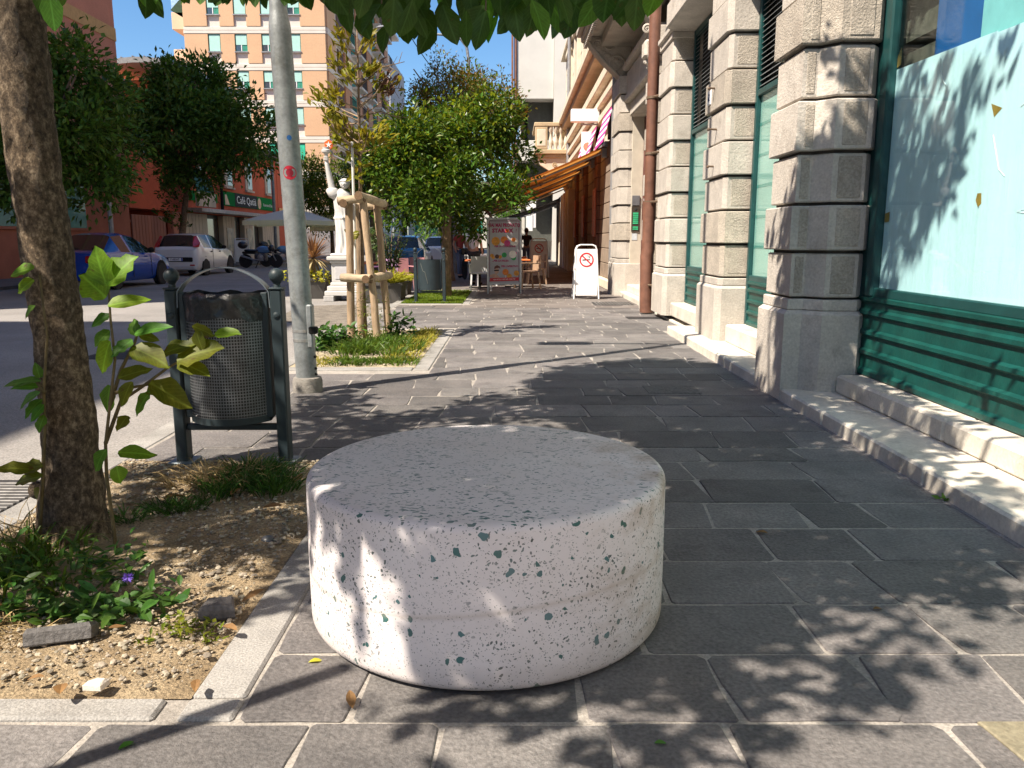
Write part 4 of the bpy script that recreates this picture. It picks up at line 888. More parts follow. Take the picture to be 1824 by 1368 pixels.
def pebbles(name, n, x0, x1, y0, y1, smin, smax, label):
    b = B(); r = random.Random(5)
    t = (1+5**.5)/2; iv = [Vector(v).normalized() for v in ((-1, t, 0), (1, t, 0), (-1, -t, 0), (1, -t, 0), (0, -1, t), (0, 1, t), (0, -1, -t), (0, 1, -t), (t, 0, -1), (t, 0, 1), (-t, 0, -1), (-t, 0, 1))]
    fs = [(0, 11, 5), (0, 5, 1), (0, 1, 7), (0, 7, 10), (0, 10, 11), (1, 5, 9), (5, 11, 4), (11, 10, 2), (10, 7, 6), (7, 1, 8), (3, 9, 4), (3, 4, 2), (3, 2, 6), (3, 6, 8), (3, 8, 9), (4, 9, 5), (2, 4, 11), (6, 2, 10), (8, 6, 7), (9, 8, 1)]
    for _ in range(n):
        s = smin*(smax/smin)**(r.random()**2.2); x, y = r.uniform(x0, x1), r.uniform(y0, y1); a = r.random()*6.3
        M = Matrix.Rotation(a, 3, 'Z') @ Matrix.Diagonal((s*r.uniform(.8, 1.5), s, s*r.uniform(.45, .8)))
        b.add([M @ (v*r.uniform(.75, 1.15))+Vector((x, y, .02+s*.15)) for v in iv], fs)
    return single(name, b, M_PEB, label, kind='stuff', cat='gravel')
pebbles('gravel', 6500, -2.22, -.92, 2.07, 4.45, .003, .0135, 'loose pale gravel scattered over the near tree bed')
pebbles('gravel', 1800, -2.2, -1.0, 8.0, 11.2, .008, .022, 'white gravel scattered over the second tree bed')

# ================================================================== FOLIAGE HELPERS
def leafmat(name, c, c2, trans=.35, island=.35, huev=.02, rough=.45, veins=False): return mat(name, c, rough=rough, veins=veins, c2=c2, scale=9, fine=.15, fscale=60, trans=trans, island=island, huev=huev, spec=.22)
ML_CAN = leafmat('canopy_leaf', (.018, .055, .008), (.036, .085, .012), trans=.28, island=.3, veins=True)
ML_CRN = leafmat('crown_leaf', (.018, .055, .008), (.036, .085, .012), trans=.16, island=.3)
ML_SUN = leafmat('shoot_leaf', (.10, .20, .012), (.17, .27, .02), trans=.5, island=.0, veins=True, huev=.01)
ML_OLV = leafmat('olive_leaf', (.075, .095, .006), (.125, .125, .010), trans=.4, island=.0, veins=True, huev=.015)
ML_MID = leafmat('mid_leaf', (.05, .13, .015), (.085, .18, .02), trans=.45, island=.0, veins=True, huev=.015)
ML_MAG = leafmat('magnolia_leaf', (.035, .085, .008), (.075, .13, .014), trans=.22, island=.5, huev=.02, rough=.35)
ML_YEL = leafmat('yellow_leaf', (.135, .155, .012), (.25, .215, .022), trans=.4, island=.4, huev=.03)
ML_DRK = leafmat('dark_leaf', (.055, .125, .022), (.10, .18, .035), trans=.32, island=.45)
ML_BRN = leafmat('bronze_leaf', (.09, .085, .014), (.17, .10, .02), trans=.25, island=.45, huev=.03)
ML_BRIGHT = leafmat('bright_leaf', (.10, .15, .012), (.17, .19, .02), trans=.4, island=.4)
M_DRY = mat('dry_leaf', (.22, .12, .045), rough=.8, var=.3, scale=30, trans=.2)
M_STRAW = mat('straw', (.36, .26, .12), rough=.9, var=.2, island=.3)
M_GRASS = leafmat('grass_blade', (.05, .10, .015), (.10, .16, .02), trans=.35, island=.4)
M_GRASSY = leafmat('yellow_grass', (.22, .22, .03), (.34, .30, .06), trans=.35, island=.4)
def barkmat():
    m = bpy.data.materials.new('bark'); m.use_nodes = True; nt = m.node_tree; L = nt.links.new; p = nt.nodes['Principled BSDF']
    tc = _n(nt, 'ShaderNodeTexCoord'); mp = _n(nt, 'ShaderNodeMapping'); mp.inputs['Scale'].default_value = (1, 1, .75); L(tc.outputs['Object'], mp.inputs[0])
    n1 = _n(nt, 'ShaderNodeTexNoise'); n1.inputs['Scale'].default_value = 42; n1.inputs['Detail'].default_value = 8; n1.inputs['Roughness'].default_value = .75; L(mp.outputs[0], n1.inputs['Vector'])
    n2 = _n(nt, 'ShaderNodeTexNoise'); n2.inputs['Scale'].default_value = 5; n2.inputs['Detail'].default_value = 5; L(mp.outputs[0], n2.inputs['Vector'])
    r1 = _n(nt, 'ShaderNodeValToRGB'); e = r1.color_ramp.elements; e[0].position = .36; e[0].color = (.022, .016, .010, 1); e[1].position = .70; e[1].color = (.40, .35, .28, 1); k = e.new(.51); k.color = (.12, .094, .068, 1); L(n1.outputs[0], r1.inputs[0])
    r2 = _n(nt, 'ShaderNodeValToRGB'); e = r2.color_ramp.elements; e[0].position = .35; e[0].color = (.55, .50, .45, 1); e[1].position = .68; e[1].color = (1.25, 1.1, .9, 1); L(n2.outputs[0], r2.inputs[0])
    mx = _n(nt, 'ShaderNodeMix', data_type='RGBA', blend_type='MULTIPLY'); mx.inputs[0].default_value = 1; L(r1.outputs[0], mx.inputs[6]); L(r2.outputs[0], mx.inputs[7])
    L(mx.outputs[2], p.inputs['Base Color']); p.inputs['Roughness'].default_value = .95
    b = _n(nt, 'ShaderNodeBump'); b.inputs['Strength'].default_value = 1; b.inputs['Distance'].default_value = .02; L(n1.outputs[0], b.inputs['Height']); L(b.outputs[0], p.inputs['Normal'])
    return m
M_BARK = barkmat()
M_BARK2 = mat('far_bark', (.16, .11, .07), rough=.95, var=.4, scale=12, bump=.6, bscale=30)
M_BARKP = mat('pale_bark', (.28, .20, .13), rough=.95, var=.35, scale=12, bump=.6, bscale=30)

# ------------------------------------------------------------------ the near tree
nt_ = thing('near_tree', 'mottled tree trunk in the near left bed under its low leafy boughs', 'tree', (-1.87, 3.24, 0), world=True)
TX, TY = -1.87, 3.24
def trunk_geo(path, n=40, seed=1, amp=.010):
    from mathutils import noise
    b = B(); rings = []; m = 90
    tot = path[-1][2]-path[0][2]
    for i in range(m+1):
        z = path[0][2]+tot*i/m
        for q in range(len(path)-1):
            if path[q][2] <= z <= path[q+1][2]+1e-6: break
        a, c = path[q], path[q+1]; t = (z-a[2])/(c[2]-a[2]); t2 = t*t*(3-2*t)
        cx, cy, r = a[0]+(c[0]-a[0])*t, a[1]+(c[1]-a[1])*t, a[3]+(c[3]-a[3])*t2
        for k in range(n):
            th = 2*math.pi*k/n; d = (math.cos(th), math.sin(th))
            rr = r*(1+.05*noise.noise((d[0]*1.5, d[1]*1.5, z*1.2+seed)))+amp*noise.noise((d[0]*r*22, d[1]*r*22, z*11))+amp*.6*noise.noise((d[0]*r*55, d[1]*r*55, z*28))
            if z < .3: rr *= 1+.10*(1-z/.3)*math.cos(5*th+1)
            rings.append((cx+d[0]*rr, cy+d[1]*rr, z))
    b.add(rings, [(i*n+k, i*n+(k+1) % n, (i+1)*n+(k+1) % n, (i+1)*n+k) for i in range(m) for k in range(n)]); return b
tb = trunk_geo([(TX+.01, TY, -.03, .158), (TX+.01, TY, .12, .128), (TX+.025, TY, .45, .105), (TX+.02, TY, .9, .094), (TX+.005, TY, 1.35, .091), (TX-.015, TY, 1.7, .096), (TX-.02, TY, 2.1, .100), (TX, TY, 2.5, .11)])
trunk = part('trunk', tb, M_BARK, nt_, smooth=True)
part('burl', B().ball((TX-.115, TY-.04, .24), .032, 10, 8, (1, 1, 1.2)), M_BARK, nt_, smooth=True)
limbs = [[(TX, TY, 2.4), (TX-.5, TY+.3, 3.3), (TX-1.1, TY+.5, 4.6), (TX-1.3, TY+.7, 5.8)], [(TX, TY, 2.4), (TX+.25, TY+.1, 3.2), (TX+.4, TY+.3, 4.6), (TX+.3, TY+.5, 6.4)], [(TX, TY, 2.35), (TX+.6, TY-.5, 2.9), (TX+1.4, TY-.9, 3.6), (TX+2.0, TY-1.1, 4.4)], [(TX, TY, 2.3), (TX+.4, TY-.35, 2.55), (TX+1.1, TY-.62, 2.62), (TX+1.8, TY-.72, 2.50), (TX+2.3, TY-.75, 2.32)], [(TX, TY, 2.4), (TX-.1, TY-.6, 3.0), (TX-.3, TY-1.4, 3.7), (TX-.3, TY-2.0, 4.4)], [(TX, TY, 2.5), (TX+.5, TY+.7, 3.5), (TX+1.2, TY+1.1, 4.6)]]
for l in limbs: part('limb', B().tube(l, [.075*(1-.75*i/(len(l)-1)) for i in range(len(l))], 8), M_BARK2, nt_, smooth=True)
# low bough leaves along the top of the view, hung one by one
env = [(555, -12), (575, 8), (600, 28), (625, 72), (650, 58), (672, 98), (695, 66), (722, 72), (742, 102), (765, 62), (800, 60), (820, 88), (850, 92), (880, 66), (905, 56), (930, 74), (955, 58), (985, 70), (1012, 72), (1035, 48), (1060, 32), (1085, 40), (1110, 44), (1135, 62), (1150, 28), (1168, -5)]
def envy(x):
    for (a, b), (c, d) in zip(env, env[1:]):
        if a <= x <= c: return b+(d-b)*(x-a)/(c-a)
    return -40
rl = random.Random(21)
def hang_leaf(px, py, Y, L, W, back=False):
    tip = yp(px, py, Y); dv = Vector((rl.gauss(0, .42), rl.gauss(-.05, .3), -1)).normalized(); base = tip-dv*L
    nrm = Vector((rl.gauss(0, .6), -1+rl.gauss(0, .35), .35+rl.gauss(0, .3))).normalized()
    o = part('leaf', B().leaf(base, dv, nrm, L, W, fold=rl.uniform(.1, .4), droop=rl.uniform(-.1, .2)), ML_CAN if rl.random() < .80 else ML_MID, nt_, smooth=True); return base
LEAFN = 0; bases = []
for layer in range(6):
    x = 552+rl.uniform(0, 12)
    while x < 1172:
        e = envy(x); yv = e-layer*24-rl.uniform(0, 16) if layer else e-rl.uniform(0, 4)
        if yv > -150 and (layer == 0 or rl.random() < .82):
            L_ = rl.uniform(.085, .135); bases.append(hang_leaf(x, yv, rl.uniform(2.15, 2.75)+layer*.05, L_, L_*rl.uniform(.52, .66))); LEAFN += 1
        x += rl.uniform(13, 23)
for px, py, L_ in ((262, 16, .11), (285, 22, .12), (272, -6, .1), (250, -2, .1), (318, -4, .09), (402, 3, .1), (425, -3, .11), (455, 5, .1), (520, 0, .1), (545, 6, .1), (88, 30, .12), (100, 48, .13), (96, 12, .12), (90, -10, .1), (470, -8, .1), (500, -12, .1)):
    bases.append(hang_leaf(px, py+9, rl.uniform(2.6, 2.9), L_, L_*.55)); LEAFN += 1
for k in range(34):
    L_ = rl.uniform(.075, .105); bases.append(hang_leaf(rl.uniform(300, 560), rl.uniform(-14, 13), rl.uniform(2.5, 2.9), L_, L_*.58)); LEAFN += 1
# twigs that carry them
for i in range(0, len(bases), 4):
    p = bases[i]; q = Vector((min(max(p.x, TX+.1), .55), TY-.35-.2*(p.x-TX)*.5, 2.55)); part('twig', B().tube([q, q.lerp(p, .5)+Vector((0, 0, .05)), p], [.006, .004, .002], 5), M_BARK2, nt_)
# upper crown: leaves placed so that the crown throws the photograph's dappled shade
def shadow_xy(p): return Vector((p.x+p.z*K_.x, p.y+p.z*K_.y))
K_ = SUN_XY/math.tan(SUN_EL)
def inpoly(x, y, P):
    c = False; n = len(P); j = n-1
    for i in range(n):
        if (P[i][1] > y) != (P[j][1] > y) and x < (P[j][0]-P[i][0])*(y-P[i][1])/(P[j][1]-P[i][1]+1e-12)+P[i][0]: c = not c
        j = i
    return c
SHADE = []; LIT = []
def G(pts, Z=0.0): return [tuple(shadow_xy(gp(x, y, Z))) for x, y in pts]
def WX(pts, X): return [tuple(shadow_xy(xp(x, y, X))) for x, y in pts]
def WY(pts, Y): return [tuple(shadow_xy(yp(x, y, Y))) for x, y in pts]
SHADE += [(G([(945, 690), (1010, 652), (1150, 640), (1345, 652), (1350, 700), (1480, 780), (1600, 850), (1700, 905), (1830, 985), (1830, 1010), (1700, 1000), (1640, 1040), (1560, 1075), (1480, 1075), (1440, 1110), (1420, 1150), (1300, 1160), (1180, 1150), (1175, 900), (1160, 800), (1000, 745)]), 900),
          (G([(720, 745), (820, 715), (960, 700), (1000, 745), (800, 758)]), 330),
          (G([(540, 705), (640, 690), (640, 735), (760, 757), (640, 790), (560, 830), (525, 830)]), 420),
          (G([(700, 1245), (830, 1235), (990, 1290), (860, 1295)]), 420),
          (G([(1090, 1190), (1180, 1160), (1380, 1200), (1320, 1275), (1200, 1285)]), 500),
          (G([(1130, 1300), (1330, 1310), (1330, 1368), (1060, 1368)]), 420),
          (G([(1500, 1170), (1600, 1130), (1700, 1150), (1680, 1200), (1540, 1250), (1470, 1210)]), 430),
          (G([(1640, 1045), (1824, 1010), (1824, 1080), (1700, 1095)]), 350),
          (G([(440, 1130), (480, 1050), (540, 990), (565, 1090), (500, 1110)]), 430),
          (G([(200, 850), (380, 815), (555, 830), (558, 950), (500, 1010), (400, 1010), (230, 960)]), 420),
          (G([(0, 960), (230, 960), (250, 1060), (160, 1110), (0, 1100)]), 330)]
SHADE += [([tuple(shadow_xy(Vector((BX+BR*.97*math.cos(a), BY+BR*.97*math.sin(a), BH)))) for a in [k*math.pi/12 for k in range(24)]], 1000),
          (WY([(560, 930), (1170, 930), (1170, 1190), (1000, 1235), (800, 1238), (742, 1120), (705, 1070), (660, 1000), (640, 985), (615, 1160), (560, 1050)], 2.12), 620),
          (WX([(1560, 175), (1620, 150), (1640, 240), (1680, 230), (1725, 150), (1715, 260), (1700, 310), (1640, 360), (1610, 470), (1580, 540), (1545, 530)], 2.75), 560),
          (WY([(1372, 275), (1540, 280), (1532, 560), (1520, 690), (1350, 690)], 6.22), 1500),
          (G([(1385, 700), (1530, 690), (1700, 790), (1640, 820)], .1), 620), (G([(1600, 800), (1760, 850), (1824, 930), (1740, 890)], .1), 200)]
def fat(P, k=1.4):
    cx = sum(p[0] for p in P)/len(P); cy = sum(p[1] for p in P)/len(P); return [(cx+(x-cx)*k, cy+(y-cy)*k) for x, y in P]
LIT += [G([(600, 1190), (430, 1300), (330, 1248), (430, 1130), (500, 1080), (560, 1110)]), fat(WY([(640, 990), (700, 1075), (755, 1235), (640, 1190)], 2.14), 1.6), fat(WY([(625, 1070), (612, 1180), (575, 1120)], 2.16), 1.4)]
def area(P): return abs(sum(P[i-1][0]*P[i][1]-P[i][0]*P[i-1][1] for i in range(len(P))))/2
rc = random.Random(77); cb_ = B(); ncr = 0; clusters = []
for P, dens in SHADE:
    xs = [p[0] for p in P]; ysv = [p[1] for p in P]; CL = 8; n = int(area(P)*dens*2.1/CL)+2; k = 0; tries = 0
    while k < n and tries < n*14:
        tries += 1
        gx, gy = rc.uniform(min(xs), max(xs)), rc.uniform(min(ysv), max(ysv))
        if not inpoly(gx, gy, P) or any(inpoly(gx, gy, q) for q in LIT): continue
        if rc.random() < .16: gx += rc.gauss(0, .16); gy += rc.gauss(0, .13)
        for _ in range(14):
            z = rc.uniform(2.3, 7.6); p = Vector((gx-K_.x*z, gy-K_.y*z, z))
            if z < 1.6+.32*max(0, p.y): continue
            e = ((p.x-TX-.3)/3.0)**2+((p.y-TY+.3)/3.2)**2+((z-4.6)/3.2)**2
            if e < 1: break
        else: continue
        k += 1
        for _ in range(CL):                                       # a spray of leaves round each twig end
            q = p+Vector((rc.gauss(0, .075), rc.gauss(0, .075), rc.gauss(0, .09))); sh = shadow_xy(q)
            if any(inpoly(sh.x, sh.y, l) for l in LIT): continue
            d = Vector((rc.gauss(0, 1), rc.gauss(0, 1), rc.gauss(-.5, .5))); nr = Vector((rc.gauss(0, .6), rc.gauss(0, .6), 1))
            LL = rc.uniform(.10, .15); cb_.leaf(q-d.normalized()*LL*.5, d, nr, LL, rc.uniform(.06, .085), detail=False); ncr += 1
part('crown', cb_, ML_CRN, nt_, kind='stuff')
print('CROWN LEAVES', ncr, 'HANGING', LEAFN, 'STONES', len(stones))

# young shoots from the foot of the near tree, big leaves
def shoot(name, label, stems, leaves, Y):
    t = thing(name, label, 'young shoot', tuple(gp(*stems[0][0]))[:2]+(0,), world=True)
    for st in stems:
        n = len(st); part('stem', B().tube([yp(x, y, Y+.03*math.sin(i)) for i, (x, y) in enumerate(st)], [.008*(1-.6*i/n) for i in range(n)], 6), mat('shoot_bark', (.10, .075, .03), rough=.8, var=.3, scale=30), t, smooth=True)
    for (bx, by, tx, ty, wpx, m) in leaves:
        yb = Y+rl.uniform(-.05, .03); b0 = yp(bx, by, yb); t0 = yp(tx, ty, yb+rl.uniform(-.07, .02)); d = t0-b0; L_ = d.length
        W_ = wpx/F_PX*Y*1.22; ang = rl.uniform(-.5, .5)
        nr = Vector((.15*math.sin(ang), -1, .55+.3*math.cos(ang))) if abs(d.z) > abs(d.x)*.8 else Vector((0, -.75, .75))
        n0 = 7; rows = []; bb = B(); sdv = d.cross(nr).normalized(); nn = sdv.cross(d).normalized()
        for i in range(n0+1):
            u = i/n0; ww = (math.sin(math.pi*min(1, u**.8*.97+.03)))**.75*W_/2; wob = rl.uniform(-.10, .10)*W_
            cpt = b0+d*u-nn*(L_*.22*u*u-.05*L_)+Vector((0, 0, 0))
            rows.append((cpt-sdv*(ww+wob)+nn*ww*.25, cpt, cpt+sdv*(ww-wob)+nn*ww*.25))
        bb.uv = {i*3+k: (i/n0, (k-1)*math.sin(math.pi*min(1, (i/n0)**.8*.97+.03))) for i in range(n0+1) for k in range(3)}
        bb.add([v for r_ in rows for v in r_], [(i*3+k, i*3+k+1, i*3+4+k, i*3+3+k) for i in range(n0) for k in (0, 1)])
        part('leaf', bb, {'s': ML_SUN, 'o': ML_OLV, 'm': ML_MID}[m], t, smooth=True)
    return t
SC3 = lambda *a: [(x/3.04, 400+y/3.04) for x, y in a]
shoot('young_shoot', 'young shoot with big lime leaves right of the mottled trunk', [[(207, 985), (201, 930), (190, 850), (188, 790), (196, 720), (205, 640), (197, 570), (193, 508)], [(188, 790), (215, 715), (252, 690), (296, 657), (325, 640)], [(196, 720), (215, 660), (240, 610), (248, 585)], [(205, 700), (235, 690), (270, 684)], [(370, 600), (352, 590), (330, 635)]],
      [(192, 508, 164, 440, 38, 's'), (195, 508, 236, 452, 44, 's'), (189, 530, 143, 487, 40, 's'), (194, 548, 264, 527, 26, 's'), (197, 562, 160, 580, 20, 'm'), (197, 590, 166, 616, 24, 'm'), (199, 608, 175, 666, 34, 's'), (243, 598, 298, 575, 22, 'm'), (243, 598, 238, 568, 18, 'm'), (248, 598, 284, 604, 18, 'o'), (237, 607, 196, 632, 22, 'm'), (237, 622, 298, 645, 36, 'o'), (293, 632, 344, 608, 28, 'o'), (318, 645, 392, 612, 50, 'o'), (320, 647, 370, 664, 28, 'o'), (342, 582, 384, 596, 18, 'o'), (384, 596, 426, 590, 20, 's'), (350, 590, 360, 625, 18, 'o'), (213, 676, 266, 652, 26, 'o'), (268, 684, 338, 722, 40, 'o'), (270, 698, 236, 740, 20, 'm'), (236, 680, 212, 724, 22, 'o'), (198, 686, 186, 736, 26, 'm'), (228, 742, 208, 764, 20, 'o'), (212, 808, 274, 806, 24, 's'), (208, 830, 214, 862, 26, 's'), (190, 800, 165, 840, 22, 'm')], 3.02)
shoot('young_shoot', 'young shoot with drooping leaves left of the mottled trunk', [[(70, 960), (76, 860), (80, 760), (78, 690), (84, 600), (70, 490)], [(80, 700), (60, 672)]],
      [(62, 480, 14, 487, 24, 's'), (62, 500, 28, 520, 24, 's'), (64, 545, 40, 566, 14, 'm'), (75, 680, -2, 682, 16, 'm'), (72, 672, 62, 648, 16, 'm'), (72, 690, 18, 688, 14, 'm'), (74, 700, 26, 725, 18, 'm'), (76, 712, 40, 742, 18, 'm'), (80, 722, 52, 750, 16, 'm'), (80, 740, 66, 770, 16, 'm'), (78, 830, 30, 838, 26, 'o'), (78, 850, 20, 858, 22, 'o'), (72, 870, 60, 892, 16, 'o'), (60, 838, -10, 830, 22, 'o')], 3.08)
# ------------------------------------------------------------------ weeds, straw, stones in the near bed
def tuft(b, c, n, h, spread, r, w=.006, lean=.6):
    for _ in range(n):
        a = r.random()*6.283; rr = spread*math.sqrt(r.random()); p = Vector((c[0]+rr*math.cos(a), c[1]+rr*math.sin(a), c[2])); hh = h*r.uniform(.5, 1.15)
        d = Vector((math.cos(a)*lean*r.uniform(.2, 1.2)+r.gauss(0, .2), math.sin(a)*lean*r.uniform(.2, 1.2)+r.gauss(0, .2), 1)).normalized(); s = d.cross(Vector((r.gauss(0, 1), r.gauss(0, 1), .1))).normalized()*w*r.uniform(.6, 1.3)
        m1 = p+d*hh*.5; m2 = p+d*hh*.85+Vector((d.x, d.y, -.35))*hh*.22; m3 = p+d*hh*.95+Vector((d.x*1.6, d.y*1.6, -.5))*hh*.42
        b.add([p-s*.7, p+s*.7, m1-s, m1+s, m2-s*.7, m2+s*.7, m3], [(0, 1, 3, 2), (2, 3, 5, 4), (4, 5, 6)])
def weeds(b, c, n, h, spread, r, L=.06, W=.025):
    for _ in range(n):
        a = r.random()*6.283; rr = spread*math.sqrt(r.random()); p = Vector((c[0]+rr*math.cos(a), c[1]+rr*math.sin(a)*.8, c[2]+h*r.random()**1.5))
        b.leaf(p, (r.gauss(0, 1), r.gauss(-.3, 1), r.gauss(.25, .5)), (r.gauss(0, .4), r.gauss(-.3, .4), 1), L*r.uniform(.6, 1.4), W*r.uniform(.6, 1.4), detail=L > .05)
rw = random.Random(31)
def plant(name, label, m, f, kind=None, cat='plant', loc=None):
    b = B(); f(b); return single(name, b, m, label, cat, kind=kind or ('stuff' if name in ('grass_clump', 'straw_tuft', 'weed_clump', 'trunk_sprouts') else None), loc=loc)
M_WEED = leafmat('weed_leaf', (.03, .085, .015), (.065, .14, .025), trans=.3, island=.45)
plant('weed_clump', 'leafy green weeds at the foot of the mottled trunk', M_WEED, lambda b: [weeds(b, (-1.78+q*.21, 2.72+rw.uniform(-.12, .15), .01), 130, .12, .2, rw, .055, .022) for q in range(-2, 2)]+[weeds(b, (-1.62+q*.12, 2.55+rw.uniform(-.05, .05), .01), 60, .07, .12, rw, .06, .026) for q in range(4)], loc=(-1.7, 2.7, 0))
plant('grass_clump', 'dark grassy growth behind the weeds beside the mottled trunk', M_GRASS, lambda b: [tuft(b, (-2.0+rw.uniform(-.22, .35), 2.75+rw.uniform(-.15, .3), .0), 34, .2, .1, rw, .004) for _ in range(16)], loc=(-1.95, 2.8, 0))
plant('straw_tuft', 'dry straw tuft in front of the near bin, beside green weeds', M_STRAW, lambda b: [tuft(b, (-1.56+rw.uniform(-.14, .16), 4.02+rw.uniform(-.1, .14), .0), 40, .19, .05, rw, .0028, 1.3) for _ in range(9)], loc=(-1.55, 4.05, 0))
plant('straw_tuft', 'dry bent straw along the road kerb left of the trunk', M_STRAW, lambda b: [tuft(b, (-2.08+rw.uniform(-.1, .1), 3.0+rw.uniform(-.3, .3), .0), 14, .25, .05, rw, .0025, 1.2) for _ in range(9)], loc=(-2.08, 3, 0))
plant('straw_tuft', 'yellow straw in the left corner beside the tilted slab piece', M_STRAW, lambda b: [tuft(b, (-1.66+rw.uniform(-.2, .22), 2.42+rw.uniform(-.06, .08), .0), 22, .09, .06, rw, .002, 2.2) for _ in range(12)], loc=(-1.6, 2.4, 0))
plant('grass_clump', 'feathery dark green clump below the right post of the near bin', M_WEED, lambda b: [tuft(b, (-1.30+rw.uniform(-.18, .16), 3.95+rw.uniform(-.2, .22), .0), 60, .16, .07, rw, .0028, .7) for _ in range(18)], loc=(-1.3, 4, 0))
plant('grass_clump', 'small low green clump in the shaded gravel left of the straw tuft', M_WEED, lambda b: [tuft(b, (-1.62+rw.uniform(-.14, .18), 3.52+rw.uniform(-.08, .12), .0), 50, .085, .06, rw, .0026, 1) for _ in range(9)], loc=(-1.6, 3.5, 0))
plant('weed_clump', 'sunlit sparse weed on the gravel against the kerb stones', M_FREW if 'M_FREW' in globals() else ML_BRIGHT, lambda b: [weeds(b, (-1.05+rw.uniform(-.1, .1), 2.32+rw.uniform(-.2, .2), .0), 16, .05, .05, rw, .03, .012) for _ in range(9)], loc=(-1.05, 2.3, 0))
fw = thing('wild_flower', 'single violet flower on an arching stalk by the trunk', 'flower', tuple(gp(100, 1000))[:2]+(0,), world=True)
sk = [yp(x, y, 2.62) for x, y in ((95, 1000), (120, 990), (160, 990), (195, 998), (215, 1010), (228, 1028))]
part('stalk', B().tube(sk, .003, 5), M_GRASS, fw)
vb = B()
for k in range(16): a = k*.4; vb.leaf(sk[-1], (math.cos(a), -.3+.4*math.sin(a*3), math.sin(a)), (0, -1, .2), .022, .009, detail=False)
part('blossom', vb, mat('violet_petal', (.16, .08, .55), rough=.6, var=.2, trans=.3), fw)
def chunk(name, label, cpx, lpx, ang, h, m, dep=.1, tilt=0, seed=1, cat='stone'):
    c = gp(*cpx); r = random.Random(seed); L_ = lpx/F_PX*c.y; pl = [(-L_/2, -dep/2+r.uniform(-.01, .01)), (L_/2, -dep/2), (L_/2+r.uniform(-.02, .01), dep/2), (-L_/2+r.uniform(0, .03), dep/2)]
    b = B().prism(pl, 0, h, .008, .004); M = Matrix.Rotation(tilt, 4, 'X')
    b.v = [tuple(M @ Vector((v[0], v[1], v[2]+r.uniform(-.004, .004)))) for v in b.v]
    o = single(name, b, m, label, cat); o.location = (c.x, c.y, .022); o.rotation_euler = (0, 0, ang); return o
chunk('slab_piece', 'tilted grey slab piece lying in the left corner under the weeds', (108, 1155), 118, .28, .05, M_PAVE, .07, -.35, 2)
chunk('slab_piece', 'small grey block lying near the kerb, leaf shade over it', (392, 1105), 66, .15, .045, M_PAVE, .08, 0, 4)
chunk('white_stone', 'small white stone on the sunlit gravel by the front kerb', (172, 1240), 38, -.1, .03, mat('white_stone', (.62, .56, .48), rough=.9, var=.1, bump=.4), .04, 0, 5)
single('ball_stone', B().ball((0, 0, .012), .03, 14, 9, (1.1, 1, .8)), mat('dark_stone', (.045, .05, .06), rough=.4, var=.2), 'smooth dark round stone half sunk in the shaded gravel', 'stone', smooth=True).location = tuple(gp(478, 968))
# fallen leaves
def fallen(name, label, px, py, Lpx, m, ang, z=.004, curl=.25):
    c = gp(px, py, z); L_ = Lpx/F_PX*c.length; b = B().leaf((0, 0, 0), (1, 0, .12), (0, 0, 1), L_, L_*.5, fold=.5, droop=curl)
    o = single(name, b, m, label, 'leaf'); o.location = (c.x, c.y, z); o.rotation_euler = (0, 0, ang); return o
M_YL = mat('leaf_yellow', (.48, .46, .03), rough=.5, var=.15, trans=.3); M_GL = mat('leaf_green', (.07, .22, .02), rough=.4, var=.15, trans=.3)
fallen('fallen_leaf', 'fresh green leaf on the lowest paving at bottom left', 210, 1336, 34, M_GL, .9)
fallen('fallen_leaf', 'yellow green leaf on the slab left of the bench foot', 549, 1180, 28, M_YL, .35)
fallen('fallen_leaf', 'curled brown leaf on the slab below the bench', 628, 1262, 40, M_DRY, 1.9, curl=-.3)
fallen('fallen_leaf', 'small green leaf on the shaded paving at the bottom right', 1165, 1324, 26, M_GL, .1)
fallen('fallen_leaf', 'tiny dark leaf on the shaded slabs right of the bench', 1368, 950, 22, M_DRY, 2.6)
fallen('fallen_leaf', 'dark curled leaf on the shaded slab near the right edge', 1555, 1085, 18, M_DRY, .2)
k = 0
for px, py, L_, d_ in ((465, 905, 40, 'below the green clump'), (430, 870, 36, 'beside the straw tuft'), (400, 858, 34, 'under the straw tuft'), (290, 890, 40, 'behind the low green clump'), (520, 862, 30, 'near the right bin post'), (430, 1072, 44, 'beside the small grey block'), (395, 1115, 36, 'under the small grey block'), (350, 1210, 34, 'at the front kerb by the sparse weed'), (110, 1218, 44, 'in front of the tilted slab piece'), (225, 1115, 30, 'right of the weeds'), (80, 1205, 26, 'left on the sunlit gravel'), (12, 1075, 50, 'at the left edge in the weeds')):
    fallen('fallen_leaf', 'dry brown leaf on the gravel '+d_, px, py, L_, M_DRY, rw.uniform(0, 6.2), .045, rw.uniform(-.3, .3))
plant('leaf_clump', 'small clump of green leaves against the right kerb step', ML_MID, lambda b: weeds(b, tuple(gp(1692, 890)), 26, .03, .05, rw, .05, .025), cat='leaf litter', loc=tuple(gp(1692, 890)))

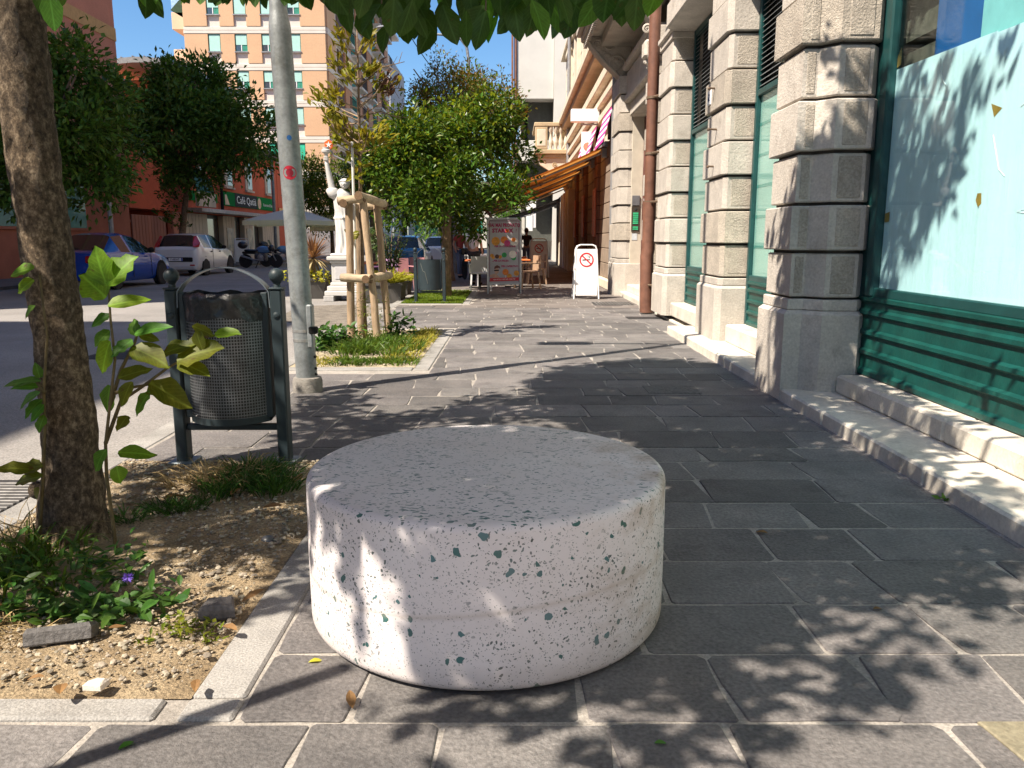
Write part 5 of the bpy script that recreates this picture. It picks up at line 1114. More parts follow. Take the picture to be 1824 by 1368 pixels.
# ================================================================== LITTER BINS
M_BIN = mat('bin_steel', (.022, .034, .040), rough=.48, var=.15, scale=6, metal=.0, spec=.35, bump=.05, bscale=80)
M_BAG = mat('bin_bag', (.008, .008, .009), rough=.30, var=.2, coat=.25, bump=.7, bscale=18)
M_BINL = mat('bin_galv', (.16, .19, .21), rough=.4, var=.2, metal=.4)
def bin_post(x, t, y=0):
    o = part('post', B().box(x-.032, x+.032, y-.045, y+.045, -.05, 1.0, .008).box(x-.036, x+.036, y-.05, y+.05, 1.0, 1.012, .004).lathe([(.022, 1.01), (.018, 1.03), (.026, 1.04)], (x, y, 0), 12), M_BIN, t, smooth=35)
    part('ball', B().ball((x, y, 1.075), .042, 18, 12), M_BIN, o, smooth=True)
    part('bolt', B().lathe([(.02, -.006), (.018, .004), (.008, .008)], (x, y-.046, .86), 12, Matrix.Rotation(math.pi/2, 3, 'X')), M_BIN, o)
    part('foot_plate', B().box(x-.07, x+.07, y-.08, y+.08, .0, .03, .004), M_BINL, o)
def bin_at(label, loc, rz, perforated):
    t = thing('litter_bin', label, 'bin', loc, rz)
    bin_post(-.29, t); bin_post(.29, t)
    arc = [(-.255, 0, .90), (-.25, 0, .99)]+[(-.25+.5*k/18, 0, .99+.13*(1-((k-9)/9)**2)**.8) for k in range(1, 18)]+[(.25, 0, .99), (.255, 0, .90)]
    part('hoop', B().strip(arc, (0, .075, 0), .005), M_BINL, t, smooth=40)
    part('crossbar', B().box(-.258, .258, -.02, .02, .205, .24, .004), M_BIN, t)
    # barrel front: grid with square holes
    def cyl(u, v):                      # u across -1..1, v height
        a = u*.95; return Vector((.225*math.sin(a)/math.sin(.95), -.02-.15*(math.cos(a)-math.cos(.95))/(1-math.cos(.95)), v))
    if perforated:
        nx, ny = 36, 34; b = B(); h0, h1 = .30, .875
        for j in range(ny):
            for i in range(nx):
                u0, u1 = -1+2*i/nx, -1+2*(i+1)/nx; v0, v1 = h0+(h1-h0)*j/ny, h0+(h1-h0)*(j+1)/ny; e = .17
                ua, ub, va, vb_ = u0+(u1-u0)*e, u1-(u1-u0)*e, v0+(v1-v0)*e, v1-(v1-v0)*e
                o_ = [cyl(u0, v0), cyl(u1, v0), cyl(u1, v1), cyl(u0, v1)]; n_ = [cyl(ua, va), cyl(ub, va), cyl(ub, vb_), cyl(ua, vb_)]
                b.add(o_+n_, [(0, 1, 5, 4), (1, 2, 6, 5), (2, 3, 7, 6), (3, 0, 4, 7)])
        part('perforated_panel', b, mat('bin_mesh', (.17, .18, .19), rough=.38, var=.3, scale=8, metal=.6), t, smooth=True)
        part('liner', B().add([cyl(u, v)*1+Vector((0, .03, 0)) for v in (.305, .87) for u in [-.98+1.96*k/16 for k in range(17)]], [(k, k+1, k+18, k+17) for k in range(16)]), mat('liner_dark', (.012, .012, .013), rough=.5, var=.3), t)
    else:
        part('panel', B().add([cyl(u, v)+Vector((0, q, 0)) for q in (0, .012) for v in (.30, .875) for u in [-1+2*k/16 for k in range(17)]], [(k, k+1, k+18, k+17) for k in range(16)]+[(34+k+1, 34+k, 51+k, 52+k) for k in range(16)]), M_BIN, t, smooth=True)
        part('streak', B().tube([cyl(-.7, .8)+Vector((0, -.006, 0)), cyl(-.5, .65)+Vector((0, -.006, 0)), cyl(-.3, .62)+Vector((0, -.006, 0)), cyl(-.1, .4)+Vector((0, -.006, 0))], .006, 5), mat('bird_streak', (.10, .11, .10), rough=.8), t)
    part('back_panel', B().add([Vector((x, .12, z)) for z in (.30, .875) for x in (-.225, .225)]+[Vector((x, .125, z)) for z in (.30, .875) for x in (-.225, .225)], [(0, 1, 3, 2), (5, 4, 6, 7)]), M_BIN, t)
    for s in (-1, 1): part('side_bar', B().box(s*.225-.018, s*.225+.018, -.045, .125, .285, .985 if perforated else .88, .004), M_BIN, t)
    o = B()
    for u in range(16): o.add([cyl(-1+u/8, .262), cyl(-1+(u+1)/8, .262), cyl(-1+(u+1)/8, .302), cyl(-1+u/8, .302)], [(0, 1, 2, 3)])
    o.add([cyl(-1+u/8, .262) for u in range(17)]+[Vector((.225, .12, .285)), Vector((-.225, .12, .285))], [tuple(range(19))])
    part('bottom_band', o, M_BIN, t, smooth=30)
    if perforated:
        r = random.Random(4); from mathutils import noise
        nu, nv = 40, 8; vs = []
        for j in range(nv+1):
            for i in range(nu+1):
                u = -1.02+2.04*i/nu; v = .845+.14*j/nv+(.012*math.sin(u*4+1) if j < 2 else 0)+(.010*noise.noise((u*4, 3, 1)) if j == nv else 0); c_ = cyl(u, v); k_ = .012+.010*noise.noise((u*5, v*14, 2))+.004*math.sin(u*14+v*30); c_.y -= k_; 
                if j == nv: c_.y += .03
                if j == 0: v -= .02*noise.noise((u*5, 1, 1)); c_.z = v
                vs.append(c_)
        part('bag_rim', B().add(vs, [(j*(nu+1)+i, j*(nu+1)+i+1, (j+1)*(nu+1)+i+1, (j+1)*(nu+1)+i) for j in range(nv) for i in range(nu)]), M_BAG, t, smooth=True)
        part('bag_back', B().add([Vector((-.225+.45*i/12, .09+.015*math.sin(i*2.1), z+.008*math.sin(i*1.3))) for z in (.86, .985) for i in range(13)], [(i, i+1, i+14, i+13) for i in range(12)]), M_BAG, t, smooth=True)
    return t
bin_at('dark perforated litter bin with a black bag, behind the near trunk', (-1.585, 4.43, 0), 0, True)
bin_at('dark solid litter bin on the turf before the far trees', (-1.66, 16.35, 0), 0, False)

# ================================================================== STREET POLE
M_GALV = mat('galvanised', (.27, .29, .295), rough=.45, var=.25, scale=5, metal=.45, fine=.08, fscale=40, bump=.1, bscale=25, stain=(.13, .13, .115), stscale=3.0, stlo=.54, sthi=.72)
sp = thing('street_pole', 'stout stepped galvanised street pole behind the near bin', 'street pole', (-1.735, 6.68, 0), world=True)
def pc(z): return Vector((-1.735-.031*z, 6.68, z))
part('collar', B().lathe([(.125, -.05), (.125, .09), (.115, .12), (.09, .125)], (-1.735, 6.68, 0), 20), mat('collar_concrete', (.22, .205, .185), rough=.95, var=.2, scale=8, bump=.6), sp, smooth=30)
zz = [0, 1, 2, 2.88, 2.93, 3.0, 3.06, 6, 10.8]; rr_ = [.088, .088, .087, .086, .084, .072, .068, .06, .045]
part('shaft', B().tube([pc(z) for z in zz], rr_, 32), M_GALV, sp, smooth=40)
h = part('hatch', B().box(pc(.6).x+.05, pc(.6).x+.098, 6.60, 6.70, .38, .74, .01), M_GALV, sp); 
for z in (.44, .52): part('band', B().lathe([(.0905, z-.012), (.0905, z+.012)], (pc(z).x, 6.68, 0), 28), mat('steel_band', (.5, .5, .48), rough=.3, metal=.7), sp)
part('lock', B().box(pc(.5).x+.07, pc(.5).x+.14, 6.57, 6.63, .50, .56, .008), M_BLK, sp)
for z in (.15, .2, .3): part('stud', B().ball((pc(z).x+.09, 6.65, z), .012, 8, 6), M_BLK, sp)
def sticker(cx, cz, r_, m, name='sticker', rad=.0885):
    n = 20; b = B(); vs = []
    vs = [(cx, cz)]+[(cx+r_*math.cos(2*math.pi*k/n), cz+r_*math.sin(2*math.pi*k/n)) for k in range(n)]
    b.add([(pc(z).x+rad*math.sin(u/rad), 6.68-rad*math.cos(u/rad), z) for u, z in vs], [(0, 1+k, 1+(k+1) % n) for k in range(n)]); return part(name, b, m, sp)
st = sticker(.012, 1.80, .055, mat('red_sticker', (.38, .01, .03), rough=.4, var=.2, scale=30))
sticker(.012, 1.80, .030, rad=.0895, m=mat('red_sticker_dark', (.22, .005, .02), rough=.4, var=.3, scale=50), name='sticker_print')
sticker(.03, 2.07, .020, mat('blue_sticker', (.02, .12, .35), rough=.4))
part('lamp_arm', B().tube([pc(6.3), pc(6.5)+Vector((-.4, 0, .12)), pc(6.55)+Vector((-1.2, 0, .1))], .035, 8), M_GALV, sp)
part('lamp_head', B().box(-3.75, -3.1, 6.55, 6.81, 6.55, 6.66, .03), M_GREYP, sp)
# ================================================================== SECOND BED: guarded sapling
M_WOOD = mat('stake_wood', (.24, .165, .10), rough=.8, var=.22, c2=(.40, .29, .185), scale=9, stretch=(1, 1, .12), fine=.2, fscale=50, bump=.3, bscale=30, rnd=.12)
M_WOODE = mat('end_grain', (.12, .07, .035), rough=.9, var=.3, scale=40)
M_WOODP = mat('peeled_wood', (.36, .28, .185), rough=.8, var=.3, scale=8, stretch=(.2, 1, 1), fine=.2, fscale=40, bump=.3, bscale=25)
tg = thing('tree_guard', 'timber tree guard of four round stakes and crossbars around the sapling', 'tree guard', (-1.85, 10.2, 0), world=True)
def wob(a, c, r, n=7, seed=0):
    rr = random.Random(seed); a, c = Vector(a), Vector(c); return [a.lerp(c, i/n)+Vector((rr.uniform(-.006, .006), rr.uniform(-.006, .006), 0)) for i in range(n+1)], [r*rr.uniform(.93, 1.07) for i in range(n+1)]
for k, (a, c) in enumerate((((-2.00, 9.9, 0), (-1.98, 9.95, 1.74)), ((-2.0, 10.55, 0), (-1.97, 10.45, 1.70)), ((-1.64, 9.75, 0), (-1.80, 9.9, 1.76)), ((-1.60, 10.4, 0), (-1.72, 10.4, 1.72)))):
    p_, r_ = wob(a, c, .046, 7, k); part('stake', B().tube(p_, r_, 12), M_WOOD, tg, smooth=40)
for k, (a, c) in enumerate((((-2.09, 9.88, 1.73), (-1.77, 9.84, 1.76)), ((-1.83, 9.78, 1.79), (-1.63, 10.5, 1.72)), ((-2.08, 9.84, .815), (-1.70, 9.74, .80)), ((-1.76, 9.69, .80), (-1.58, 10.4, .82)), ((-2.02, 9.8, 1.70), (-2.0, 10.6, 1.68)), ((-2.05, 10.58, 1.70), (-1.62, 10.5, 1.70)))):
    p_, r_ = wob(a, c, .052, 5, k+9); o = part('crossbar', B().tube(p_, r_, 12, caps=False), M_WOODP, tg, smooth=40)
    d = (Vector(c)-Vector(a)).normalized()
    part('bar_end', B().tube([Vector(a)-d*.004, Vector(a)+d*.02], [r_[0]*.98]*2, 12), M_WOODE, o); part('bar_end', B().tube([Vector(c)-d*.02, Vector(c)+d*.004], [r_[-1]*.98]*2, 12), M_WOODE, o)
sg = thing('sapling', 'thin guarded sapling with sparse yellowing leaves and a white support cane', 'tree', (-1.80, 10.2, 0), world=True)
stx = [(-1.76, 10.2, 0), (-1.77, 10.2, .8), (-1.765, 10.22, 1.8), (-1.75, 10.2, 2.6), (-1.74, 10.2, 3.3), (-1.74, 10.2, 3.9)]
part('trunk', B().tube(stx, [.034, .028, .023, .018, .012, .006], 8), M_BARK2, sg, smooth=True)
part('cane', B().tube([(-1.84, 10.12, .9), (-1.83, 10.13, 2.45)], .017, 8), mat('white_cane', (.66, .64, .6), rough=.5, var=.1), sg)
rs = random.Random(12); tips = []
for k in range(26):
    z0 = rs.uniform(2.25, 3.5); a = rs.uniform(0, 6.28); L_ = rs.uniform(.22, .56)*(1 if z0 < 3 else .75); up_ = rs.uniform(.1, .9)
    p0 = Vector((-1.75, 10.2, z0)); p1 = p0+Vector((math.cos(a)*L_*.6, math.sin(a)*L_*.6, up_*L_*.5)); p2 = p0+Vector((math.cos(a)*L_, math.sin(a)*L_, up_*L_+.05)); tips.append((p1, p2))
    part('branch', B().tube([p0, p1, p2], [.010, .007, .004], 5), M_BARKP, sg)
for a_ in ((-1.75, 10.2, 2.95), (-1.2, 10.3, 3.1)), ((-1.74, 10.2, 3.1), (-1.15, 10.0, 3.35)), ((-1.75, 10.2, 2.75), (-1.25, 10.4, 2.75)):
    p0, p2 = Vector(a_[0]), Vector(a_[1]); p1 = p0.lerp(p2, .5)+Vector((0, 0, .08)); part('branch', B().tube([p0, p1, p2], [.01, .008, .004], 5), M_BARK2, sg)
    for q in range(4): part('branch', B().tube([p1.lerp(p2, q/4), p1.lerp(p2, q/4)+Vector((rs.uniform(.0, .2), rs.gauss(0, .1), rs.uniform(-.15, .2)))], [.005, .003], 4), M_BARK2, sg)
nl = 0; ob = B(); dk = B()
for p1, p2 in tips:
    for q in range(24):
        p = p1.lerp(p2, rs.uniform(.1, 1.1))+Vector((rs.gauss(0, .05), rs.gauss(0, .05), rs.gauss(0, .05))); out = (p2-p1).normalized()+Vector((rs.gauss(0, .5), rs.gauss(0, .5), rs.gauss(.25, .45)))
        if p.x > -1.5 and p.z > 2.9 and rs.random() < .6: dk.leaf(p, out, (rs.gauss(0, .4), -.6+rs.gauss(0, .4), .7), .11, .035); continue
        if nl < 296: part('leaf', B().leaf(p, out, (rs.gauss(0, .4), -.5+rs.gauss(0, .4), .8), rs.uniform(.09, .14), rs.uniform(.04, .06), fold=.5), ML_YEL, sg); nl += 1
        else: ob.leaf(p, out, (rs.gauss(0, .4), -.5, .8), .11, .05, fold=.5, detail=False)
for q in range(30): ob.leaf(Vector((-1.76+rs.gauss(0, .07), 10.15+rs.gauss(0, .05), rs.uniform(2.0, 2.5))), (rs.gauss(0, .5), rs.gauss(0, .5), -.4), (0, -1, .4), .1, .05, fold=.5)
for q in range(7): ob.leaf(Vector((-1.84+rs.gauss(0, .03), 10.08, 1.32+rs.gauss(0, .03))), (rs.gauss(0, 1), -.5, rs.gauss(0, .4)), (0, -1, .4), .09, .05)
part('leaves', ob, ML_YEL, sg, kind='stuff')
dkl = part('withered_leaves', dk, mat('withered_leaf', (.10, .045, .025), rough=.7, var=.4, scale=20, trans=.2, island=.4), sg, kind='stuff')
for o_ in list(sg.children):
    for v_ in o_.data.vertices: v_.co.x -= .12
plant('climbing_weed', 'feathery pale weed climbing inside the timber tree guard', ML_BRIGHT, lambda b: [weeds(b, (-1.74+rw.gauss(0, .09), 9.98+rw.gauss(0, .06), rw.uniform(0, .62)), 14, .12, .09, rw, .045, .010) for _ in range(40)], loc=(-1.75, 10, 0))
plant('weed_clump', 'dark leafy nettle at the foot of the left guard stake', M_WEED, lambda b: [weeds(b, (-2.08+rw.gauss(0, .12), 9.2+rw.gauss(0, .22), 0), 50, .26, .09, rw, .09, .04) for _ in range(9)], loc=(-2.1, 9.3, 0))
plant('weed_clump', 'upright nettle just right of the timber tree guard', M_WEED, lambda b: [weeds(b, (-1.36+rw.gauss(0, .05), 10.2+rw.gauss(0, .1), 0), 50, .34, .06, rw, .09, .04) for _ in range(4)], loc=(-1.36, 10.2, 0))
plant('grass_clump', 'lush green grass in the middle of the second bed', M_GRASS, lambda b: [tuft(b, (-1.62+rw.gauss(0, .2), 9.15+rw.gauss(0, .4), 0), 40, .20, .1, rw, .006) for _ in range(34)], loc=(-1.6, 9.2, 0))
plant('grass_clump', 'bright grass strip along the front rim of the second bed', M_GRASS, lambda b: [tuft(b, (rw.uniform(-1.85, -1.05), 8.12+rw.uniform(-.1, .2), 0), 36, .09, .09, rw, .005) for _ in range(34)], loc=(-1.4, 8.1, 0))
plant('grass_clump', 'yellow dry grass along the right rim of the second bed', M_GRASSY, lambda b: [tuft(b, (-1.15+rw.uniform(-.14, .13), rw.uniform(8.2, 11.2), 0), 36, .12, .1, rw, .005) for _ in range(40)], loc=(-1.15, 9.7, 0))
plant('grass_clump', 'thin yellow grass in the left front corner of the second bed', M_GRASSY, lambda b: [tuft(b, (rw.uniform(-2.18, -1.8), rw.uniform(8.0, 8.5), 0), 26, .07, .08, rw, .004) for _ in range(14)], loc=(-2, 8.2, 0))
# turf of the third bed
tf = B()
for _ in range(9000):
    x, y = rw.uniform(-2.22, -1.0), 16.12+4.1*rw.random()**1.5; h_ = rw.uniform(.03, .06); a = rw.random()*6.28; s = Vector((math.cos(a), math.sin(a), 0))*.007; p = Vector((x, y, .0)); tf.add([p-s, p+s, p+Vector((rw.gauss(0, .012), rw.gauss(0, .012), h_))], [(0, 1, 2)])
single('grass', tf, leafmat('turf_blade', (.10, .17, .015), (.16, .22, .02), trans=.3, island=.3), 'short bright grass of the third bed under the far trees', 'grass', kind='stuff')

# ================================================================== STREET TREES
def crown_pts(c, rad, n, r, lobes=26, flat=.0, lob=(.2, .48)):
    """leaf positions gathered in clumps over the lobes of a crown"""
    c = Vector(c); out = []; L_ = []
    for _ in range(lobes):
        while True:
            v = Vector((r.uniform(-1, 1), r.uniform(-1, 1), r.uniform(-1, 1)))
            if .25 < v.length < 1: break
        v = v.normalized()*r.uniform(.5, 1.0); L_.append((c+Vector((v.x*rad[0], v.y*rad[1], v.z*rad[2])), r.uniform(*lob)*min(rad)))
    for i in range(n):
        lc, lr = L_[i % lobes] if r.random() < .85 else r.choice(L_)
        d = Vector((r.gauss(0, 1), r.gauss(0, 1), r.gauss(0, 1))).normalized(); out.append((lc+d*lr*(.55+.5*r.random()**.5), d))
    return out
def street_tree(name, label, base, trunk_pts, c, rad, nleaf, ml, bark, L, W, seed, group='street trees', trunk_r=.13, lobes=26, clip=None, extra=None, mix=None):
    r = random.Random(seed); t = thing(name, label, 'tree', (base[0], base[1], 0), world=True, group=group)
    n = len(trunk_pts); tr = part('trunk', B().tube(trunk_pts, [trunk_r*(1-.5*i/(n-1)) for i in range(n)], 10), bark, t, smooth=True)
    top = Vector(trunk_pts[-1]); c = Vector(c)
    for k in range(7):
        v = Vector((r.uniform(-1, 1)*rad[0], r.uniform(-1, 1)*rad[1], r.uniform(-.2, .9)*rad[2])); part('limb', B().tube([top-Vector((0, 0, .3)), top.lerp(c+v*.5, .6), c+v*.85], [trunk_r*.45, trunk_r*.3, .02], 6), bark, t, smooth=True)
    b = B(); b2 = B()
    for p, d in crown_pts(c, rad, nleaf//6, r, lobes):
        if clip and not clip(p): continue
        for _ in range(6):
            q = p+Vector((r.gauss(0, .08), r.gauss(0, .08), r.gauss(0, .08)))*(L/.1); dd = (d+Vector((r.gauss(0, .6), r.gauss(0, .6), r.gauss(.15, .6)))).normalized(); nn = Vector((r.gauss(0, .5), r.gauss(0, .5), 1))
            (b2 if mix and r.random() < mix[1](q) else b).leaf(q, dd, nn, L*r.uniform(.7, 1.25), W*r.uniform(.8, 1.2), detail=False)
    part('crown', b, ml, t, kind='stuff')
    if mix: part('crown', b2, mix[0], t, kind='stuff')
    return t
street_tree('street_tree', 'bushy sunlit magnolia standing in the third bed by the poster board', (-1.45, 18.0), [(-1.45, 18, -.05), (-1.46, 18, .9), (-1.4, 18.05, 1.9), (-1.35, 18.1, 2.6)], (-1.18, 18.2, 2.82), (1.95, 1.75, 1.33), 17000, ML_MAG, M_BARK2, .14, .068, 3, trunk_r=.12, lobes=26, clip=lambda p: not (p.x > -.75 and p.z < 2.0), mix=(ML_BRIGHT, lambda q: .13+.22*max(0, (q.z-2.6))))  # brighter leaves, more towards the top, imitate sunlit foliage by colour
street_tree('street_tree', 'second tree with a pale bare trunk and bronze tinted top behind the magnolia', (-1.96, 25.3), [(-1.96, 25.3, -.05), (-2.0, 25.3, .3), (-2.05, 25.3, 1.5), (-2.0, 25.3, 2.8), (-1.9, 25.3, 4)], (-1.5, 25.5, 4.75), (1.75, 1.6, 1.5), 9000, ML_BRN, M_BARKP, .13, .06, 4, trunk_r=.22, lobes=24, mix=(ML_MAG, lambda q: .45))
for k, (sx_, sy_, sz_) in enumerate(((-2.7, 25.5, 6.0), (-1.9, 25.4, 6.55), (-.7, 25.5, 5.9))): pass
street_tree('street_tree', 'tall far tree with bronze spires rising above the magnolia', (-2.2, 31), [(-2.2, 31, 0), (-2.2, 31, 3), (-2.2, 31, 5)], (-2.0, 31, 6.2), (2.0, 1.5, 1.75), 8000, ML_BRN, M_BARK2, .13, .06, 5, lobes=30, mix=(ML_MAG, lambda q: .35))
street_tree('street_tree', 'dark tree standing left of the blue car before the terracotta front', (-11.2, 19.6), [(-11.2, 19.6, -.1), (-11.2, 19.6, 1.2), (-11.15, 19.6, 2.4), (-11.1, 19.6, 3.4)], (-11.1, 20.2, 3.85), (1.95, 1.9, 2.0), 13000, ML_DRK, M_BARK2, .20, .095, 6, trunk_r=.14, lobes=34, mix=(ML_MAG, lambda q: .3))
street_tree('street_tree', 'broad dark tree rising behind the white car', (-14.0, 34.5), [(-14.0, 34.5, -.1), (-14.0, 34.5, 1.5), (-13.7, 34.4, 3), (-13.3, 34, 4)], (-12.9, 33.6, 5.75), (3.05, 2.6, 2.3), 17000, ML_DRK, M_BARK2, .25, .115, 7, trunk_r=.17, lobes=30, clip=lambda p: p.x > -16.1, mix=(ML_MAG, lambda q: .25))
plant('trunk_sprouts', 'loose low sprouts hanging round the trunk above the white car', ML_MAG, lambda b: [weeds(b, (-14.2+rw.gauss(0, .28), 34.4+rw.gauss(0, .3), rw.uniform(1.7, 3.4)), 16, .2, .15, rw, .17, .08) for _ in range(26)], loc=(-14, 34.4, 0))
street_tree('street_tree', 'rounded green tree behind the parasols and the pole', (-10.4, 47), [(-10.4, 47, 0), (-10.4, 47, 2), (-10.4, 47, 3.4)], (-10.3, 47, 4.1), (2.1, 2.0, 2.05), 9000, ML_BRIGHT, M_BARK2, .2, .09, 8, lobes=26, mix=(ML_MAG, lambda q: .5))
street_tree('street_tree', 'green tree directly behind the statue and the sapling', (-4.6, 27), [(-4.6, 27, 0), (-4.6, 27, 2), (-4.5, 27, 3)], (-4.5, 27, 3.2), (1.25, 1.3, 1.35), 7000, ML_MAG, M_BARK2, .13, .06, 9, lobes=22, mix=(ML_BRIGHT, lambda q: .3))
street_tree('street_tree', 'dim tree at the far end of the street under the cable', (-5.5, 62), [(-5.5, 62, 0), (-5.5, 62, 3)], (-5.0, 62, 4.2), (4.2, 3, 3.4), 6000, ML_DRK, M_BARK2, .3, .14, 10, lobes=24)
street_tree('street_tree', 'far tree on the right end of the street behind the arcade', (.2, 70), [(.2, 70, 0), (.2, 70, 3)], (.0, 70, 3.6), (2.2, 3, 3.2), 4000, ML_DRK, M_BARK2, .3, .14, 11, lobes=20)

# ================================================================== PLANTERS AND STATUE
M_POTG = mat('planter_grey', (.065, .06, .055), rough=.8, var=.15, scale=3, bump=.05)
M_SOILP = mat('potting_soil', (.04, .028, .018), rough=1, var=.3, scale=20)
def planter(label, x0, x1, y0, y1, h, tap):
    t = thing('planter', label, 'planter', ((x0+x1)/2, (y0+y1)/2, -.05), world=True)
    o = B(); q = [(x0, y0), (x1, y0), (x1, y1), (x0, y1)]; iq = [(x0+tap, y0+tap), (x1-tap, y0+tap), (x1-tap, y1-tap), (x0+tap, y1-tap)]
    o.add([(a, b, -.05) for a, b in iq]+[(a, b, h-.07) for a, b in q], [(3, 2, 1, 0)]+[(i, (i+1) % 4, (i+1) % 4+4, i+4) for i in range(4)])
    part('pot', o, M_POTG, t)
    r = B()
    for a, b, c, d in ((x0-.03, x1+.03, y0-.03, y0+.04), (x0-.03, x1+.03, y1-.04, y1+.03), (x0-.03, x0+.04, y0+.041, y1-.041), (x1-.04, x1+.03, y0+.041, y1-.041)): r.box(a, b, c, d, h-.068, h, .008)
    part('rim', r, M_POTG, t); part('soil', B().quad((x0+.03, y0+.03, h-.075), (x1-.03, y0+.03, h-.075), (x1-.03, y1-.03, h-.075), (x0+.03, y1-.03, h-.075)), M_SOILP, t); return t
planter('dark grey tapered planter left of the statue with yellow and spiky plants', -4.86, -4.22, 18.2, 18.85, .42, .08)
planter('dark long trough planter between the guard and the second bin', -3.2, -2.32, 16.9, 17.7, .38, .03)
planter('dark trough planter hidden behind the timber guard', -3.3, -2.4, 18.6, 19.4, .38, .03)
ML_LIME = leafmat('lime_foliage', (.26, .27, .02), (.40, .37, .05), trans=.4, island=.35)
cd = thing('cordyline', 'spiky bronze and cream cordyline in the tapered planter', 'plant', (-4.54, 18.5, .35), world=True)
rk = random.Random(8)
MCB = mat('bronze_blade', (.20, .10, .055), rough=.5, var=.3, island=.4, trans=.2); MCC = mat('cream_blade', (.40, .32, .17), rough=.5, var=.2, island=.3, trans=.2)
part('stem', B().tube([(-4.54, 18.5, .34), (-4.54, 18.5, .85)], .04, 7), M_BARK2, cd)
for k in range(150):
    a = rk.random()*6.283; el = rk.uniform(-.7, 1.5); d = Vector((math.cos(a)*math.cos(el), math.sin(a)*math.cos(el), math.sin(el))); L_ = rk.uniform(.55, .78)
    b = B(); p = Vector((-4.54, 18.5, .86)); s = d.cross(Vector((0, 0, 1)) if abs(d.z) < .9 else Vector((1, 0, 0))).normalized()*.02; q = p+d*L_*.55; e = p+d*L_*.95+Vector((0, 0, -.12*L_*math.cos(el)))
    b.add([p-s*.5, p+s*.5, q-s, q+s, e], [(0, 1, 3, 2), (2, 3, 4)]); part('blade', b, MCC if el < -.1 else MCB, cd)
plant('bedding_plant', 'lime yellow bedding plants in the tapered planter', ML_LIME, lambda b: [weeds(b, (-4.54+rw.gauss(0, .2), 18.35+rw.gauss(0, .12), .36), 22, .2, .1, rw, .1, .05) for _ in range(18)], loc=(-4.5, 18.4, .36))
plant('tuft_grass', 'yellow green arching grass in the long trough planter', ML_LIME, lambda b: [tuft(b, (-2.55+rw.gauss(0, .06), 17.15+rw.gauss(0, .06), .33), 60, .42, .06, rw, .012, 1.4) for _ in range(7)], loc=(-2.55, 17.15, .33))
plant('bedding_plant', 'small yellow flowers in the trough behind the timber guard', ML_YEL, lambda b: [weeds(b, (-2.95+rw.gauss(0, .15), 17.2+rw.gauss(0, .1), .34), 22, .15, .08, rw, .06, .035) for _ in range(9)], loc=(-2.95, 17.2, .33))
od = thing('oleander', 'tall narrow leaved oleander behind the timber guard', 'shrub', (-2.9, 19, .35), world=True)
ob = B()
for k in range(20):
    a = rk.random()*6.28; L_ = rk.uniform(.7, 1.25); p0 = Vector((-2.85, 19, .34)); p1 = p0+Vector((math.cos(a)*.45*L_, math.sin(a)*.4*L_, L_)); part('stem', B().tube([p0, p0.lerp(p1, .5)+Vector((0, 0, .08)), p1], [.014, .01, .006], 5), M_BARK2, od)
    for q in range(34): ob.leaf(p0.lerp(p1, rk.uniform(.25, 1.05)), (rk.gauss(0, .6)+math.cos(a)*.4, rk.gauss(0, .6), rk.gauss(.35, .4)), (rk.gauss(0, .3), -.4, .8), rk.uniform(.13, .19), .03, detail=False)
part('leaves', ob, leafmat('oleander_leaf', (.05, .10, .03), (.11, .17, .06), island=.4), od, kind='stuff')
# plain white robed figure with one raised arm on a pedestal
M_MARB = mat('white_statue', (.52, .51, .49), rough=.6, var=.06, scale=5, bump=.1, stain=(.5, .49, .46), stscale=4, stlo=.58, sthi=.8)
stt = thing('statue', 'white statue of a robed figure raising one arm on a pedestal', 'statue', (-3.72, 17.9, -.05), world=True)
SXc, SYc = -3.68, 17.9
pd = B()
for hw_, z0, z1 in ((.40, .06, .16), (.35, .16, .24), (.29, .24, .30), (.26, .30, .62), (.29, .62, .67), (.34, .67, .735)): pd.box(SXc-hw_, SXc+hw_, SYc-hw_, SYc+hw_, z0+.0005, z1, .012)
part('pedestal', pd, M_MARB, stt)
for a, c in ((-.42, -.2), (.2, .42)): part('foot_block', B().box(SXc+a, SXc+c, SYc-.42, SYc+.42, -.06, .06, .01), M_POTG if False else mat('pallet_grey', (.42, .41, .4), rough=.8), stt)
part('pedestal_panel', B().box(SXc-.19, SXc+.19, SYc-.272, SYc-.25, .35, .57, .01), mat('panel_grey', (.5, .49, .5), rough=.6, var=.08), stt)
part('figure_base', B().box(SXc-.22, SXc+.22, SYc-.2, SYc+.2, .735, .80, .02), M_MARB, stt)
prof = [(.80, .17, .16), (.95, .165, .15), (1.15, .155, .14), (1.35, .15, .135), (1.52, .145, .12), (1.68, .14, .11), (1.80, .145, .11), (1.92, .15, .105), (2.02, .16, .095), (2.10, .13, .085), (2.15, .07, .065), (2.19, .045, .048)]
def fig(u, th):
    z = .80+u*1.39
    for i in range(len(prof)-1):
        if prof[i][0] <= z <= prof[i+1][0]+1e-6: break
    a, c = prof[i], prof[i+1]; t = (z-a[0])/(c[0]-a[0]); rx, ry = a[1]+(c[1]-a[1])*t, a[2]+(c[2]-a[2])*t
    k_ = max(0, min(1, (2.08-z)/.5)); f = 1+.085*k_*math.sin(9*th+3*math.sin(z*4)+z*2.5)+.05*k_*math.sin(17*th+z*6)+(.13*max(0, math.cos((z-1.62-.10*math.sin(th+.8))*26)) if 1.54 < z < 1.72 else 0)
    return (SXc+rx*f*math.cos(th)+.02*math.sin(z*2), SYc+ry*f*math.sin(th), z)
nU, nT = 70, 64
